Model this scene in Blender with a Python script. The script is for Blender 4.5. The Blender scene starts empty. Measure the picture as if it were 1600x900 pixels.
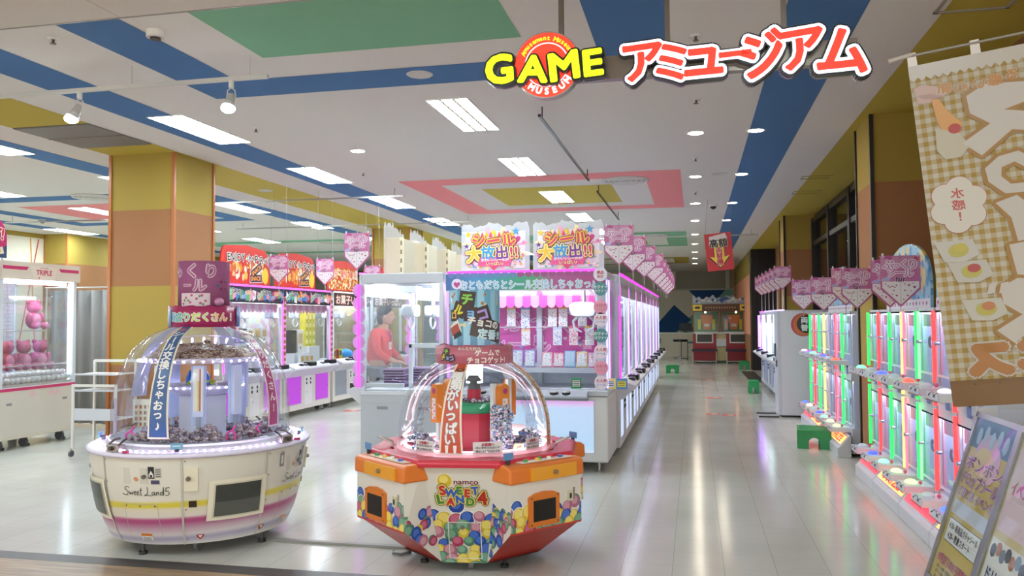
import bpy, math, random
from mathutils import Vector, Matrix
R_ = math.radians
sc = bpy.context.scene
COL = sc.collection
# ---------------------------------------------------------------- camera
cd = bpy.data.cameras.new('camera'); cam = bpy.data.objects.new('camera', cd); COL.objects.link(cam)
YAW, PITCH, ROLL, FPX = 0.21729, 0.037495, -0.00554, 1289.3
cd.sensor_fit = 'HORIZONTAL'; cd.sensor_width = 36.0; cd.lens = 36.0 * FPX / 1600.0
cd.clip_start = 0.05; cd.clip_end = 200
_f = Vector((-math.sin(YAW), math.cos(YAW), 0)); _r = Vector((math.cos(YAW), math.sin(YAW), 0))
_fw = _f * math.cos(PITCH) + Vector((0, 0, 1)) * math.sin(PITCH); _u = _r.cross(_fw)
_rt = _r * math.cos(ROLL) + _u * math.sin(ROLL); _up = _rt.cross(_fw)
cam.matrix_world = Matrix(((_rt.x, _up.x, -_fw.x, 0), (_rt.y, _up.y, -_fw.y, 0), (_rt.z, _up.z, -_fw.z, 1.5), (0, 0, 0, 1)))
sc.camera = cam
# ---------------------------------------------------------------- world, exposure
W = bpy.data.worlds.new('world'); sc.world = W; W.use_nodes = True
bg = W.node_tree.nodes['Background']; bg.inputs[0].default_value = (0.97, 1.0, 0.955, 1); bg.inputs[1].default_value = 2.1
sc.view_settings.view_transform = 'Standard'; sc.view_settings.look = 'None'
sc.view_settings.exposure = -0.06; sc.view_settings.gamma = 1.0; sc.view_settings.use_curve_mapping = False
sc.cycles.max_bounces = 10; sc.cycles.transparent_max_bounces = 40; sc.cycles.transmission_bounces = 6
sc.cycles.caustics_reflective = False; sc.cycles.caustics_refractive = False
sc.cycles.sample_clamp_indirect = 6.0
PANEL_E = 46.0      # ceiling fixtures
DOWN_E = 110.0

# ---------------------------------------------------------------- materials
def lin(h):
    h = h.lstrip('#'); o = []
    for i in (0, 2, 4):
        c = int(h[i:i+2], 16) / 255.0
        o.append(c / 12.92 if c <= 0.04045 else ((c + 0.055) / 1.055) ** 2.4)
    return (o[0], o[1], o[2], 1.0)
MATS = {}
def newmat(name):
    m = bpy.data.materials.new(name); m.use_nodes = True
    nt = m.node_tree; b = nt.nodes['Principled BSDF']
    return m, nt, b
def M(key):
    """'#rrggbb' plastic, 'm#' metal, 'e#rrggbb:strength' light, 'r#' rough cloth/paper, 'G' glass, 'A#' acrylic tint"""
    if key in MATS: return MATS[key]
    if key[0] == '#' or key[:2] in ('m#', 'r#', 'c#'):
        h = key[key.index('#'):]
        m, nt, b = newmat({'#': 'plastic', 'm': 'metal', 'r': 'matt', 'c': 'gloss'}[key[0]] + '_' + h[1:])
        b.inputs['Base Color'].default_value = lin(h)
        base = 0.35
        if key[0] == 'm': b.inputs['Metallic'].default_value = 1.0; base = 0.3
        if key[0] == 'r': base = 0.75
        if key[0] == 'c': base = 0.1
        n = nt.nodes.new('ShaderNodeTexNoise'); n.inputs['Scale'].default_value = 9.0
        mr = nt.nodes.new('ShaderNodeMapRange'); mr.inputs[3].default_value = base * 0.85; mr.inputs[4].default_value = base * 1.15
        nt.links.new(n.outputs[0], mr.inputs[0]); nt.links.new(mr.outputs[0], b.inputs['Roughness'])
    elif key[0] == 'e':
        h, s = key[1:].split(':')
        m, nt, b = newmat('lit_' + h[1:])
        b.inputs['Base Color'].default_value = lin(h); b.inputs['Emission Color'].default_value = lin(h)
        b.inputs['Emission Strength'].default_value = float(s)
    elif key[0] in 'GAg':
        m, nt, b = newmat('glass' if key[0] == 'G' else 'acrylic_' + key[2:])
        nt.nodes.remove(b)
        out = nt.nodes['Material Output']
        tr = nt.nodes.new('ShaderNodeBsdfTransparent'); gl = nt.nodes.new('ShaderNodeBsdfGlossy')
        gl.inputs['Roughness'].default_value = 0.03
        fr = nt.nodes.new('ShaderNodeFresnel'); fr.inputs[0].default_value = 1.45
        mx = nt.nodes.new('ShaderNodeMixShader')
        sc_ = nt.nodes.new('ShaderNodeMath'); sc_.operation = 'MULTIPLY'; sc_.inputs[1].default_value = 0.16 if key[0] == 'g' else 0.38
        nt.links.new(fr.outputs[0], sc_.inputs[0])
        nt.links.new(sc_.outputs[0], mx.inputs[0]); nt.links.new(tr.outputs[0], mx.inputs[1]); nt.links.new(gl.outputs[0], mx.inputs[2])
        if key[0] == 'A':      # 'A#rrggbb:opacity'
            h, op = key[1:].split(':')
            tr.inputs[0].default_value = (1, 1, 1, 1)
            df = nt.nodes.new('ShaderNodeBsdfDiffuse'); df.inputs[0].default_value = lin(h)
            tl = nt.nodes.new('ShaderNodeBsdfTranslucent'); tl.inputs[0].default_value = lin(h)
            m1 = nt.nodes.new('ShaderNodeMixShader'); m1.inputs[0].default_value = 0.5
            nt.links.new(df.outputs[0], m1.inputs[1]); nt.links.new(tl.outputs[0], m1.inputs[2])
            m2 = nt.nodes.new('ShaderNodeMixShader'); m2.inputs[0].default_value = float(op)
            nt.links.new(mx.outputs[0], m2.inputs[1]); nt.links.new(m1.outputs[0], m2.inputs[2]); mx = m2
        else:
            tr.inputs[0].default_value = (0.97, 0.985, 0.985, 1)
        nt.links.new(mx.outputs[0], out.inputs[0])
    MATS[key] = m
    return m
def ramp(nt, stops, interp='LINEAR'):
    r = nt.nodes.new('ShaderNodeValToRGB'); cr = r.color_ramp; cr.interpolation = interp
    while len(cr.elements) < len(stops): cr.elements.new(0.5)
    for e, (p, c) in zip(cr.elements, stops): e.position = p; e.color = lin(c)
    return r
def texco(nt, out='Object'):
    t = nt.nodes.new('ShaderNodeTexCoord'); return t.outputs[out]
def sep(nt, v):
    s = nt.nodes.new('ShaderNodeSeparateXYZ'); nt.links.new(v, s.inputs[0]); return s.outputs
def mth(nt, op, a, b=None, c=None):
    n = nt.nodes.new('ShaderNodeMath'); n.operation = op
    for i, v in enumerate((a, b, c)):
        if v is None: continue
        if isinstance(v, (int, float)): n.inputs[i].default_value = v
        else: nt.links.new(v, n.inputs[i])
    return n.outputs[0]
def mixc(nt, fac, a, b):
    n = nt.nodes.new('ShaderNodeMix'); n.data_type = 'RGBA'
    for i, v in ((0, fac), (6, a), (7, b)):
        if isinstance(v, (int, float)): n.inputs[i].default_value = v
        elif isinstance(v, str): n.inputs[i].default_value = lin(v)
        else: nt.links.new(v, n.inputs[i])
    return n.outputs[2]
def mk_floor():
    m, nt, b = newmat('floor_tile'); x, y, z = sep(nt, texco(nt))
    def line(v, off, w):
        f = mth(nt, 'FRACT', mth(nt, 'DIVIDE', mth(nt, 'ADD', v, off), 0.302))
        return mth(nt, 'LESS_THAN', f, w)
    lx = line(x, 30.2 - 0.151, 0.014); ly = line(y, 30.2 - 5.152, 0.013)
    n = nt.nodes.new('ShaderNodeTexNoise'); n.inputs['Scale'].default_value = 1.3; n.inputs['Detail'].default_value = 6
    nt.links.new(texco(nt), n.inputs[0])
    # each tile slightly its own tone
    fx = mth(nt, 'FLOOR', mth(nt, 'DIVIDE', mth(nt, 'ADD', x, 30.2 - 0.151), 0.302)); fy = mth(nt, 'FLOOR', mth(nt, 'DIVIDE', mth(nt, 'ADD', y, 30.2 - 5.152), 0.302))
    cb = nt.nodes.new('ShaderNodeCombineXYZ'); nt.links.new(fx, cb.inputs[0]); nt.links.new(fy, cb.inputs[1])
    wn = nt.nodes.new('ShaderNodeTexWhiteNoise'); nt.links.new(cb.outputs[0], wn.inputs[0])
    c1 = ramp(nt, [(0.3, '#c9c7bd'), (0.7, '#d5d3ca')]); nt.links.new(n.outputs[0], c1.inputs[0])
    c2 = mixc(nt, mth(nt, 'MULTIPLY', wn.outputs[0], 0.25), c1.outputs[0], '#dbd9d0')
    c3 = mixc(nt, mth(nt, 'MULTIPLY', lx, 0.5), c2, '#8f897c')
    c4 = mixc(nt, mth(nt, 'MULTIPLY', ly, 0.3), c3, '#9a9486')
    nt.links.new(c4, b.inputs['Base Color'])
    rr = ramp(nt, [(0.3, '#606060'), (0.75, '#727272')]); nt.links.new(n.outputs[0], rr.inputs[0]); nt.links.new(rr.outputs[0], b.inputs['Roughness'])
    bp = nt.nodes.new('ShaderNodeBump'); bp.inputs['Strength'].default_value = 0.05; bp.inputs['Distance'].default_value = 0.01
    n2 = nt.nodes.new('ShaderNodeTexNoise'); n2.inputs['Scale'].default_value = 6
    nt.links.new(texco(nt), n2.inputs[0]); nt.links.new(n2.outputs[0], bp.inputs['Height']); nt.links.new(bp.outputs[0], b.inputs['Normal'])
    return m
MATS['floor'] = mk_floor()
def mk_wood():
    m, nt, b = newmat('wood_plank'); x, y, z = sep(nt, texco(nt))
    mp = nt.nodes.new('ShaderNodeMapping'); mp.inputs['Scale'].default_value = (1.2, 14, 1); nt.links.new(texco(nt), mp.inputs[0])
    n = nt.nodes.new('ShaderNodeTexNoise'); n.inputs['Scale'].default_value = 2.0; n.inputs['Detail'].default_value = 8; nt.links.new(mp.outputs[0], n.inputs[0])
    r = ramp(nt, [(0.3, '#7d664c'), (0.55, '#a98d6c'), (0.75, '#bda280')]); nt.links.new(n.outputs[0], r.inputs[0])
    f = mth(nt, 'LESS_THAN', mth(nt, 'FRACT', mth(nt, 'DIVIDE', y, 0.15)), 0.02)
    nt.links.new(mixc(nt, mth(nt, 'MULTIPLY', f, 0.6), r.outputs[0], '#4a3a2a'), b.inputs['Base Color']); b.inputs['Roughness'].default_value = 0.3
    return m
MATS['wood'] = mk_wood()
def mk_paint(name, c, sp=0.04, rough=0.8, scale=60):
    m, nt, b = newmat(name)
    n = nt.nodes.new('ShaderNodeTexNoise'); n.inputs['Scale'].default_value = scale; n.inputs['Detail'].default_value = 4
    nt.links.new(texco(nt), n.inputs[0])
    hs = nt.nodes.new('ShaderNodeHueSaturation'); hs.inputs['Color'].default_value = lin(c)
    mr = nt.nodes.new('ShaderNodeMapRange'); mr.inputs[3].default_value = 1 - sp; mr.inputs[4].default_value = 1 + sp
    nt.links.new(n.outputs[0], mr.inputs[0]); nt.links.new(mr.outputs[0], hs.inputs['Value']); nt.links.new(hs.outputs[0], b.inputs['Base Color'])
    b.inputs['Roughness'].default_value = rough
    MATS[name] = m
for nm, c in dict(ceil_white='#dedad4', ceil_blue='#3d6b9c', ceil_yellow='#b5a03a', ceil_pink='#e08585', ceil_green='#78b08c', ceil_tile='#d3ccc2',
                  wall_yellow='#a58c3c', wall_orange='#9c6a42', wall_cream='#e0d8c4', wall_brown='#7a4a1e', wall_salmon='#e39a78',
                  wall_teal='#7fb0a8', wall_navy='#1f4f86').items(): mk_paint(nm, c)
mk_paint('white_steel', '#dcdcda', 0.015, 0.35, 20); mk_paint('cream_steel', '#d9d3c4', 0.02, 0.4, 20)
mk_paint('grey_steel', '#b9bcc2', 0.02, 0.35, 20); mk_paint('curtain', '#8f8c8a', 0.05, 0.8, 25)
def mk_ball_bands():   # printed bands on the round cabinet
    m, nt, b = newmat('banded_cabinet'); x, y, z = sep(nt, texco(nt))
    zz = mth(nt, 'SUBTRACT', z, mth(nt, 'MULTIPLY', x, 0.03))
    r = ramp(nt, [(0.0, '#d9d4cc'), (0.10, '#d9d4cc'), (0.16, '#a9a0bd'), (0.20, '#d8d0cf'), (0.26, '#c49ab0'), (0.31, '#b0507f'), (0.335, '#b85a88'), (0.36, '#e0d6cc'),
                  (0.425, '#e0d6c0'), (0.445, '#dccb4e'), (0.475, '#dccb4e'), (0.50, '#e0dacd'), (1.0, '#ddd8cd')])
    # z 0..0.75 -> 0..1
    nt.links.new(mth(nt, 'DIVIDE', zz, 0.75), r.inputs[0]); nt.links.new(r.outputs[0], b.inputs['Base Color']); b.inputs['Roughness'].default_value = 0.3
    MATS['bands'] = m
mk_ball_bands()
def mk_gradient(name, axis, lo, hi, stops, rough=0.4, emit=0.0, wave=0.0):
    m, nt, b = newmat(name); o = sep(nt, texco(nt)); v = o['xyz'.index(axis)]
    r = ramp(nt, stops); nt.links.new(mth(nt, 'DIVIDE', mth(nt, 'SUBTRACT', v, lo), hi - lo), r.inputs[0])
    nt.links.new(r.outputs[0], b.inputs['Base Color']); b.inputs['Roughness'].default_value = rough
    if emit: nt.links.new(r.outputs[0], b.inputs['Emission Color']); b.inputs['Emission Strength'].default_value = emit
    MATS[name] = m
def mk_gingham(name, c1, c2, size):
    m, nt, b = newmat(name); x, y, z = sep(nt, texco(nt, 'UV'))
    fx = mth(nt, 'GREATER_THAN', mth(nt, 'FRACT', mth(nt, 'DIVIDE', x, size)), 0.5); fy = mth(nt, 'GREATER_THAN', mth(nt, 'FRACT', mth(nt, 'DIVIDE', y, size)), 0.5)
    s = mth(nt, 'MULTIPLY', mth(nt, 'ADD', fx, fy), 0.5)
    n = nt.nodes.new('ShaderNodeTexNoise'); n.inputs['Scale'].default_value = 50
    nt.links.new(mixc(nt, s, c1, c2), b.inputs['Base Color']); b.inputs['Roughness'].default_value = 0.8
    MATS[name] = m
mk_gingham('gingham', '#ada392', '#94783a', 0.042)  # banner cloth darkened, the shade on its unlit back is in the colour
def mk_speck(name, cols, scale, base=None):   # many small printed blobs / wrappers
    m, nt, b = newmat(name)
    v = nt.nodes.new('ShaderNodeTexVoronoi'); v.inputs['Scale'].default_value = scale; nt.links.new(texco(nt), v.inputs[0])
    sx = sep(nt, v.outputs['Color'])
    n = len(cols); r = ramp(nt, [(i / n, c) for i, c in enumerate(cols)], 'CONSTANT'); nt.links.new(sx[0], r.inputs[0])
    col = r.outputs[0]
    if base:
        d = mth(nt, 'GREATER_THAN', v.outputs['Distance'], 0.38)
        col = mixc(nt, d, r.outputs[0], base)
    nt.links.new(col, b.inputs['Base Color']); b.inputs['Roughness'].default_value = 0.25
    MATS[name] = m
mk_speck('stickers', ['#e88fb0', '#8fb8e8', '#f0d060', '#9fd8a0', '#c79be0', '#f0a070', '#ffffff'], 55, '#eef0f4')
mk_speck('stickers_pink', ['#d84f8e', '#e88fb0', '#b05ac0', '#f0b0d0', '#e05070'], 60, '#f3e6ec')
mk_speck('stickers_blue', ['#5f9be0', '#8fb8e8', '#b0d8f0', '#7080d0', '#f0c0e0'], 60, '#e6eef6')
mk_speck('header_mix', ['#c23a6a', '#e8c040', '#3f7fc0', '#58a868', '#5a2f6e', '#f0f0f0', '#e07a3a'], 24)
mk_speck('snack_mix', ['#d4531f', '#e8a030', '#f2d9a0', '#c43a1f', '#b8742a', '#f0e0c0'], 26)
mk_speck('candy_foil', ['#a9b4c8', '#5f86c8', '#d7d7de', '#39404f', '#c79aa8', '#e4e8f0'], 90)
mk_speck('candy_mauve', ['#9a8fb0', '#b9a0a0', '#c7b8c0', '#8c7f96', '#b79a94', '#d8d0dc'], 80)
mk_speck('busy_back', ['#e6d8d4', '#d8c8d0', '#e8e0c0', '#c8d4e0', '#eee8e4', '#d8b8c8'], 9)
mk_speck('blue_drape', ['#6fb0dc', '#8cc4e6', '#5a9fd0', '#a8d4ec', '#e8d890'], 14)
# ---------------------------------------------------------------- mesh helpers
TC = {}
def clip(poly, conv):
    out = poly
    for i in range(len(conv)):
        (x1, y1), (x2, y2) = conv[i], conv[(i + 1) % len(conv)]; inp = out; out = []
        ins = lambda p: (x2 - x1) * (p[1] - y1) - (y2 - y1) * (p[0] - x1) >= 0
        for j in range(len(inp)):
            a, c = inp[j - 1], inp[j]
            if ins(c) != ins(a):
                d1 = (x2 - x1) * (a[1] - y1) - (y2 - y1) * (a[0] - x1); d2 = (x2 - x1) * (c[1] - y1) - (y2 - y1) * (c[0] - x1); t = d1 / (d1 - d2); out.append((a[0] + (c[0] - a[0]) * t, a[1] + (c[1] - a[1]) * t))
            if ins(c): out.append(c)
        if not out: return []
    return out
def tmesh(s, extrude=0.0, res=3):
    k = (s, extrude, res)
    if k not in TC:
        cu = bpy.data.curves.new('t', 'FONT'); cu.body = s; cu.size = 1.0; cu.align_x = 'CENTER'; cu.resolution_u = res; cu.extrude = extrude
        ob = bpy.data.objects.new('t', cu); me = bpy.data.meshes.new_from_object(ob)
        vs = [tuple(v.co) for v in me.vertices]; fs = [tuple(p.vertices) for p in me.polygons]
        bpy.data.objects.remove(ob); bpy.data.meshes.remove(me); bpy.data.curves.remove(cu)
        if vs:
            x0 = min(v[0] for v in vs); x1 = max(v[0] for v in vs); y0 = min(v[1] for v in vs); y1 = max(v[1] for v in vs)
            cx, cy = (x0 + x1) / 2, (y0 + y1) / 2; vs = [(v[0] - cx, v[1] - cy, v[2]) for v in vs]
            TC[k] = (vs, fs, x1 - x0, y1 - y0)
        else: TC[k] = ([], [], 1, 1)
    return TC[k]
def plane(o, ax, ay):
    o, ax, ay = Vector(o), Vector(ax).normalized(), Vector(ay).normalized(); n = ax.cross(ay)
    return lambda x, y, h=0.0: o + ax * x + ay * y + n * h
FRONT = lambda x, y, z: plane((x, y, z), (1, 0, 0), (0, 0, 1))       # faces -y
def cylmap(cx, cy, r, a0, z0=0.0):      # x runs along the arc, 0 at angle a0 (outward normal), y up
    def f(x, y, h=0.0):
        a = a0 + x / r; return Vector((cx + (r + h) * math.cos(a), cy + (r + h) * math.sin(a), z0 + y))
    return f
class MB:
    def __init__(s): s.v = []; s.f = []; s.m = []; s.s = []; s.ms = []; s.uv = {}
    def mi(s, m):
        if m not in s.ms: s.ms.append(m)
        return s.ms.index(m)
    def add(s, vs, fs, m, smooth=False):
        o = len(s.v); i = s.mi(m); s.v.extend([tuple(v) for v in vs])
        for f in fs: s.f.append(tuple(a + o for a in f)); s.m.append(i); s.s.append(smooth)
        return s
    def box(s, x0, x1, y0, y1, z0, z1, m, mat=None):
        vs = [Vector((x, y, z)) for z in (z0, z1) for y in (y0, y1) for x in (x0, x1)]
        if mat: vs = [mat @ v for v in vs]
        return s.add(vs, [(0, 2, 3, 1), (4, 5, 7, 6), (0, 1, 5, 4), (2, 6, 7, 3), (0, 4, 6, 2), (1, 3, 7, 5)], m)
    def rbox(s, x0, x1, y0, y1, z0, z1, r, m, axis='z', n=3):   # box rounded round one axis
        A = {'z': (0, 1, 2), 'y': (0, 2, 1), 'x': (1, 2, 0)}[axis]; b = [(x0, x1), (y0, y1), (z0, z1)]
        (a0, a1), (c0, c1), (d0, d1) = b[A[0]], b[A[1]], b[A[2]]; pts = []
        for cx, cy, t in ((a1 - r, c1 - r, 0), (a0 + r, c1 - r, 90), (a0 + r, c0 + r, 180), (a1 - r, c0 + r, 270)):
            for i in range(n + 1): q = R_(t + 90 * i / n); pts.append((cx + r * math.cos(q), cy + r * math.sin(q)))
        vs = []
        for d in (d0, d1):
            for p in pts: v = [0, 0, 0]; v[A[0]], v[A[1]], v[A[2]] = p[0], p[1], d; vs.append(v)
        k = len(pts); fs = [tuple(range(k))[::-1], tuple(range(k, 2 * k))] + [(i, (i + 1) % k, k + (i + 1) % k, k + i) for i in range(k)]
        return s.add(vs, fs, m)
    def prism(s, pts, fm, h0, h1, m, side=None):
        k = len(pts); vs = [fm(x, y, h0) for x, y in pts] + [fm(x, y, h1) for x, y in pts]
        s.add(vs, [tuple(range(k))[::-1], tuple(range(k, 2 * k))], m)
        return s.add(vs, [(i, (i + 1) % k, k + (i + 1) % k, k + i) for i in range(k)], side or m)
    def cyl(s, p0, p1, r, m, n=12, r2=None, caps=True):
        p0, p1 = Vector(p0), Vector(p1); d = (p1 - p0).normalized(); a = d.orthogonal().normalized(); b = d.cross(a); r2 = r if r2 is None else r2
        vs = [p0 + (a * math.cos(t) + b * math.sin(t)) * r for t in [2 * math.pi * i / n for i in range(n)]] + [p1 + (a * math.cos(t) + b * math.sin(t)) * r2 for t in [2 * math.pi * i / n for i in range(n)]]
        s.add(vs, [(i, (i + 1) % n, n + (i + 1) % n, n + i) for i in range(n)], m, True)
        if caps: s.add(vs, [tuple(range(n))[::-1], tuple(range(n, 2 * n))], m)
        return s
    def tube(s, pts, r, m, n=8, closed=False):
        pts = [Vector(p) for p in pts]; k = len(pts); vs = []; pa = None
        for i, p in enumerate(pts):
            d = (pts[(i + 1) % k] - pts[i - 1]) if closed else (pts[min(i + 1, k - 1)] - pts[max(i - 1, 0)])
            d.normalize(); a = d.orthogonal().normalized() if pa is None else (pa - d * pa.dot(d)).normalized(); pa = a; b = d.cross(a)
            rr = r[i] if isinstance(r, (list, tuple)) else r
            vs += [p + (a * math.cos(t) + b * math.sin(t)) * rr for t in [2 * math.pi * j / n for j in range(n)]]
        fs = []
        for i in range(k if closed else k - 1):
            q = (i + 1) % k
            fs += [(i * n + j, i * n + (j + 1) % n, q * n + (j + 1) % n, q * n + j) for j in range(n)]
        s.add(vs, fs, m, True)
        if not closed: s.add(vs, [tuple(range(n))[::-1], tuple(range((k - 1) * n, k * n))], m)
        return s
    def lathe(s, prof, c, m, n=32, a0=0.0, a1=360.0, smooth=True, caps=False):
        full = abs(a1 - a0) >= 360; k = n if full else n + 1; vs = []
        for r, z in prof:
            for i in range(k): a = R_(a0 + (a1 - a0) * i / n); vs.append((c[0] + r * math.cos(a), c[1] + r * math.sin(a), c[2] + z))
        fs = []
        for j in range(len(prof) - 1):
            for i in range(n): q = (i + 1) % k; fs.append((j * k + i, j * k + q, (j + 1) * k + q, (j + 1) * k + i))
        s.add(vs, fs, m, smooth)
        if caps: s.add(vs, [tuple(range(k))[::-1], tuple(range((len(prof) - 1) * k, len(prof) * k))], m)
        return s
    def ball(s, c, r, m, n=12, mat=None):
        r = (r, r, r) if isinstance(r, (int, float)) else r; h = max(4, n // 2); vs = []; fs = []
        for j in range(h + 1):
            p = math.pi * j / h - math.pi / 2
            for i in range(n):
                t = 2 * math.pi * i / n; v = Vector((r[0] * math.cos(p) * math.cos(t), r[1] * math.cos(p) * math.sin(t), r[2] * math.sin(p)))
                vs.append((mat @ v if mat else v) + Vector(c))
        for j in range(h):
            for i in range(n): fs.append((j * n + i, j * n + (i + 1) % n, (j + 1) * n + (i + 1) % n, (j + 1) * n + i))
        return s.add(vs, fs, m, True)
    # flat graphics on a mapped surface
    def p2(s, fm, pts, m, h=0.001):
        return s.add([fm(x, y, h) for x, y in pts], [tuple(range(len(pts)))], m)
    def r2(s, fm, x0, y0, x1, y1, m, h=0.001, nx=1, ny=1):
        vs = [fm(x0 + (x1 - x0) * i / nx, y0 + (y1 - y0) * j / ny, h) for j in range(ny + 1) for i in range(nx + 1)]
        return s.add(vs, [(j * (nx + 1) + i, j * (nx + 1) + i + 1, (j + 1) * (nx + 1) + i + 1, (j + 1) * (nx + 1) + i) for j in range(ny) for i in range(nx)], m, nx + ny > 2)
    def p2c(s, fm, pts, m, h=0.001, step=.012):      # same, cut into narrow upright strips so that it follows a curved wall
        x0, x1 = min(p[0] for p in pts), max(p[0] for p in pts); x = x0
        if sum(a[0] * b[1] - b[0] * a[1] for a, b in zip(pts, pts[1:] + pts[:1])) < 0: pts = pts[::-1]
        while x < x1 - 1e-6:
            c = clip(pts, [(x, -9), (x + step, -9), (x + step, 9), (x, 9)])
            if len(c) > 2: s.p2(fm, c, m, h)
            x += step
        return s
    def d2(s, fm, cx, cy, r, m, h=0.001, n=16, ry=None):
        ry = ry or r
        return s.p2(fm, [(cx + r * math.cos(2 * math.pi * i / n), cy + ry * math.sin(2 * math.pi * i / n)) for i in range(n)], m, h)
    def star(s, fm, cx, cy, r, m, h=0.001, k=5, q=0.45, rot=90):
        return s.p2(fm, [(cx + (r if i % 2 == 0 else r * q) * math.cos(R_(rot + 180 * i / k)), cy + (r if i % 2 == 0 else r * q) * math.sin(R_(rot + 180 * i / k))) for i in range(2 * k)], m, h)
    def heart(s, fm, cx, cy, r, m, h=0.001):
        return s.p2(fm, [(cx + r * math.sin(t) ** 3, cy + r * (13 * math.cos(t) - 5 * math.cos(2 * t) - 2 * math.cos(3 * t) - math.cos(4 * t)) / 16) for t in [2 * math.pi * i / 16 for i in range(16)]], m, h)
    def strk(s, fm, pts, w, m, h=0.001):     # poly-line stroke
        for (xa, ya), (xb, yb) in zip(pts, pts[1:]):
            dx, dy = xb - xa, yb - ya; l = math.hypot(dx, dy) or 1; nx, ny = -dy / l * w / 2, dx / l * w / 2
            s.p2(fm, [(xa + nx, ya + ny), (xa - nx, ya - ny), (xb - nx, yb - ny), (xb + nx, yb + ny)], m, h)
        return s
    def txt(s, t, fm, x, y, size, layers, rot=0.0, sx=1.0, w=None, ext=0.0, flip=False, n=6, skew=0.0):
        """layers: list of (fatness as share of size, material, height); w = fit to this width; ext = real depth of the letters"""
        vs, fs, tw, th = tmesh(t, 0.5 if ext else 0.0)
        if w: sx = w / (tw * size)
        c, q = math.cos(R_(rot)), math.sin(R_(rot))
        for fat, m, h in layers:
            offs = [(0, 0)] if fat == 0 else [(fat * size * math.cos(2 * math.pi * i / n), fat * size * math.sin(2 * math.pi * i / n)) for i in range(n)] + [(0, 0)]
            for k, (ox, oy) in enumerate(offs):
                out = []
                for a, b, z in vs:
                    a = (a + skew * b) * size * sx; b = b * size
                    if flip: a = -a
                    out.append(fm(x + a * c - b * q + ox, y + a * q + b * c + oy, h + (z * ext if ext else 0) + k * 0.00006))
                s.add(out, fs, m)
        return s
    def vtxt(s, t, fm, x, y0, step, size, layers, **k):
        for i, ch in enumerate(t):
            r = 90 if ch in 'ー' else 0
            s.txt(ch, fm, x, y0 - i * step, size, layers, rot=-r, **k)
        return s
    def build(s, name, parent=None, label=None, cat=None, group=None, kind=None, loc=(0, 0, 0), rz=0.0, bevel=0.0, mods=None, uvf=None):
        me = bpy.data.meshes.new(name); me.from_pydata(s.v, [], s.f)
        for m in s.ms: me.materials.append(M(m))
        me.polygons.foreach_set('material_index', s.m); me.polygons.foreach_set('use_smooth', s.s)
        if uvf:
            uv = me.uv_layers.new(name='uv')
            for l in me.loops: uv.data[l.index].uv = uvf(me.vertices[l.vertex_index].co)
        me.update()
        o = bpy.data.objects.new(name, me); COL.objects.link(o); o.parent = parent; o.location = loc; o.rotation_euler = (0, 0, rz)
        if bevel:
            b = o.modifiers.new('bevel', 'BEVEL'); b.width = bevel; b.segments = 2; b.limit_method = 'ANGLE'; b.angle_limit = R_(50)
        tag(o, label, cat, group, kind); return o
def tag(o, label=None, cat=None, group=None, kind=None):
    if label: o['label'] = label
    if cat: o['category'] = cat
    if group: o['group'] = group
    if kind: o['kind'] = kind
    return o
def E(name, label, cat, loc=(0, 0, 0), rz=0.0, group=None, kind=None):
    o = bpy.data.objects.new(name, None); COL.objects.link(o); o.location = loc; o.rotation_euler = (0, 0, rz); o.empty_display_size = 0.05
    return tag(o, label, cat, group, kind)
KIDS = {}
def dup(o, loc=None, rz=None, label=None, group=None, parent=None):
    c = o.copy(); COL.objects.link(c)
    if parent is not None: c.parent = parent
    if loc is not None: c.location = loc
    if rz is not None: c.rotation_euler = (0, 0, rz)
    if label: c['label'] = label
    if group: c['group'] = group
    for k in [x for x in bpy.data.objects if x.parent == o]: dup(k, parent=c)
    return c
rnd = random.Random(7)
# ================================================================ the setting
CH = 3.46
b = MB(); b.box(-15.5, 7, 4.62, 36, -0.1, 0, 'floor'); b.build('floor', kind='structure')
b = MB(); b.box(-15.5, 7, -4, 4.48, -0.1, 0, 'wood'); b.build('floor_mall', kind='structure')
b = MB(); b.box(-15.5, 7, 4.48, 4.62, -0.1, 0.001, '#4a4746'); b.build('trim_1', kind='structure')
# ceiling with its painted bands (one painted surface)
b = MB(); b.box(-15.5, 7, 4.6, 36, CH, CH + 0.1, 'ceil_white')
def patch(x0, x1, y0, y1, m, dz=0.002):
    b.add([(x0, y0, CH - dz), (x0, y1, CH - dz), (x1, y1, CH - dz), (x1, y0, CH - dz)], [(0, 1, 2, 3)], m)
for q in [(-4.10, -3.62, 4.6, 6.50, 'ceil_blue'), (-3.62, -0.14, 6.03, 6.50, 'ceil_blue'), (-0.665, -0.14, 4.6, 6.03, 'ceil_blue'), (-3.12, -1.15, 4.6, 5.55, 'ceil_green'),
          (-5.32, -4.84, 4.6, 35, 'ceil_blue'), (-7.74, -7.27, 4.6, 35, 'ceil_blue'), (0.59, 1.09, 4.6, 35, 'ceil_blue'), (1.588, 7, 4.6, 35.4, 'ceil_yellow'),
          (-6.72, -5.83, 4.6, 35, 'ceil_yellow'), (-13.45, -13.05, 4.6, 35, 'ceil_blue')]: patch(*q)
def ring(x0, x1, y0, y1, w, m):
    patch(x0, x1, y0, y0 + w, m); patch(x0, x1, y1 - w, y1, m); patch(x0, x0 + w, y0 + w, y1 - w, m); patch(x1 - w, x1, y0 + w, y1 - w, m)
ring(-4.09, -0.155, 11.03, 14.83, 0.49, 'ceil_pink'); patch(-3.115, -1.16, 12.02, 13.89, 'ceil_yellow')
ring(-4.09, -0.155, 19.0, 22.85, 0.49, 'ceil_green'); ring(-4.09, -0.155, 27, 30.1, 0.49, 'ceil_yellow'); patch(-3.1, -1.16, 20, 21.9, 'ceil_yellow')
ring(-12.3, -8.35, 11.0, 14.62, 0.42, 'ceil_blue'); patch(-11.3, -9.0, 11.9, 13.85, 'ceil_pink')
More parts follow.
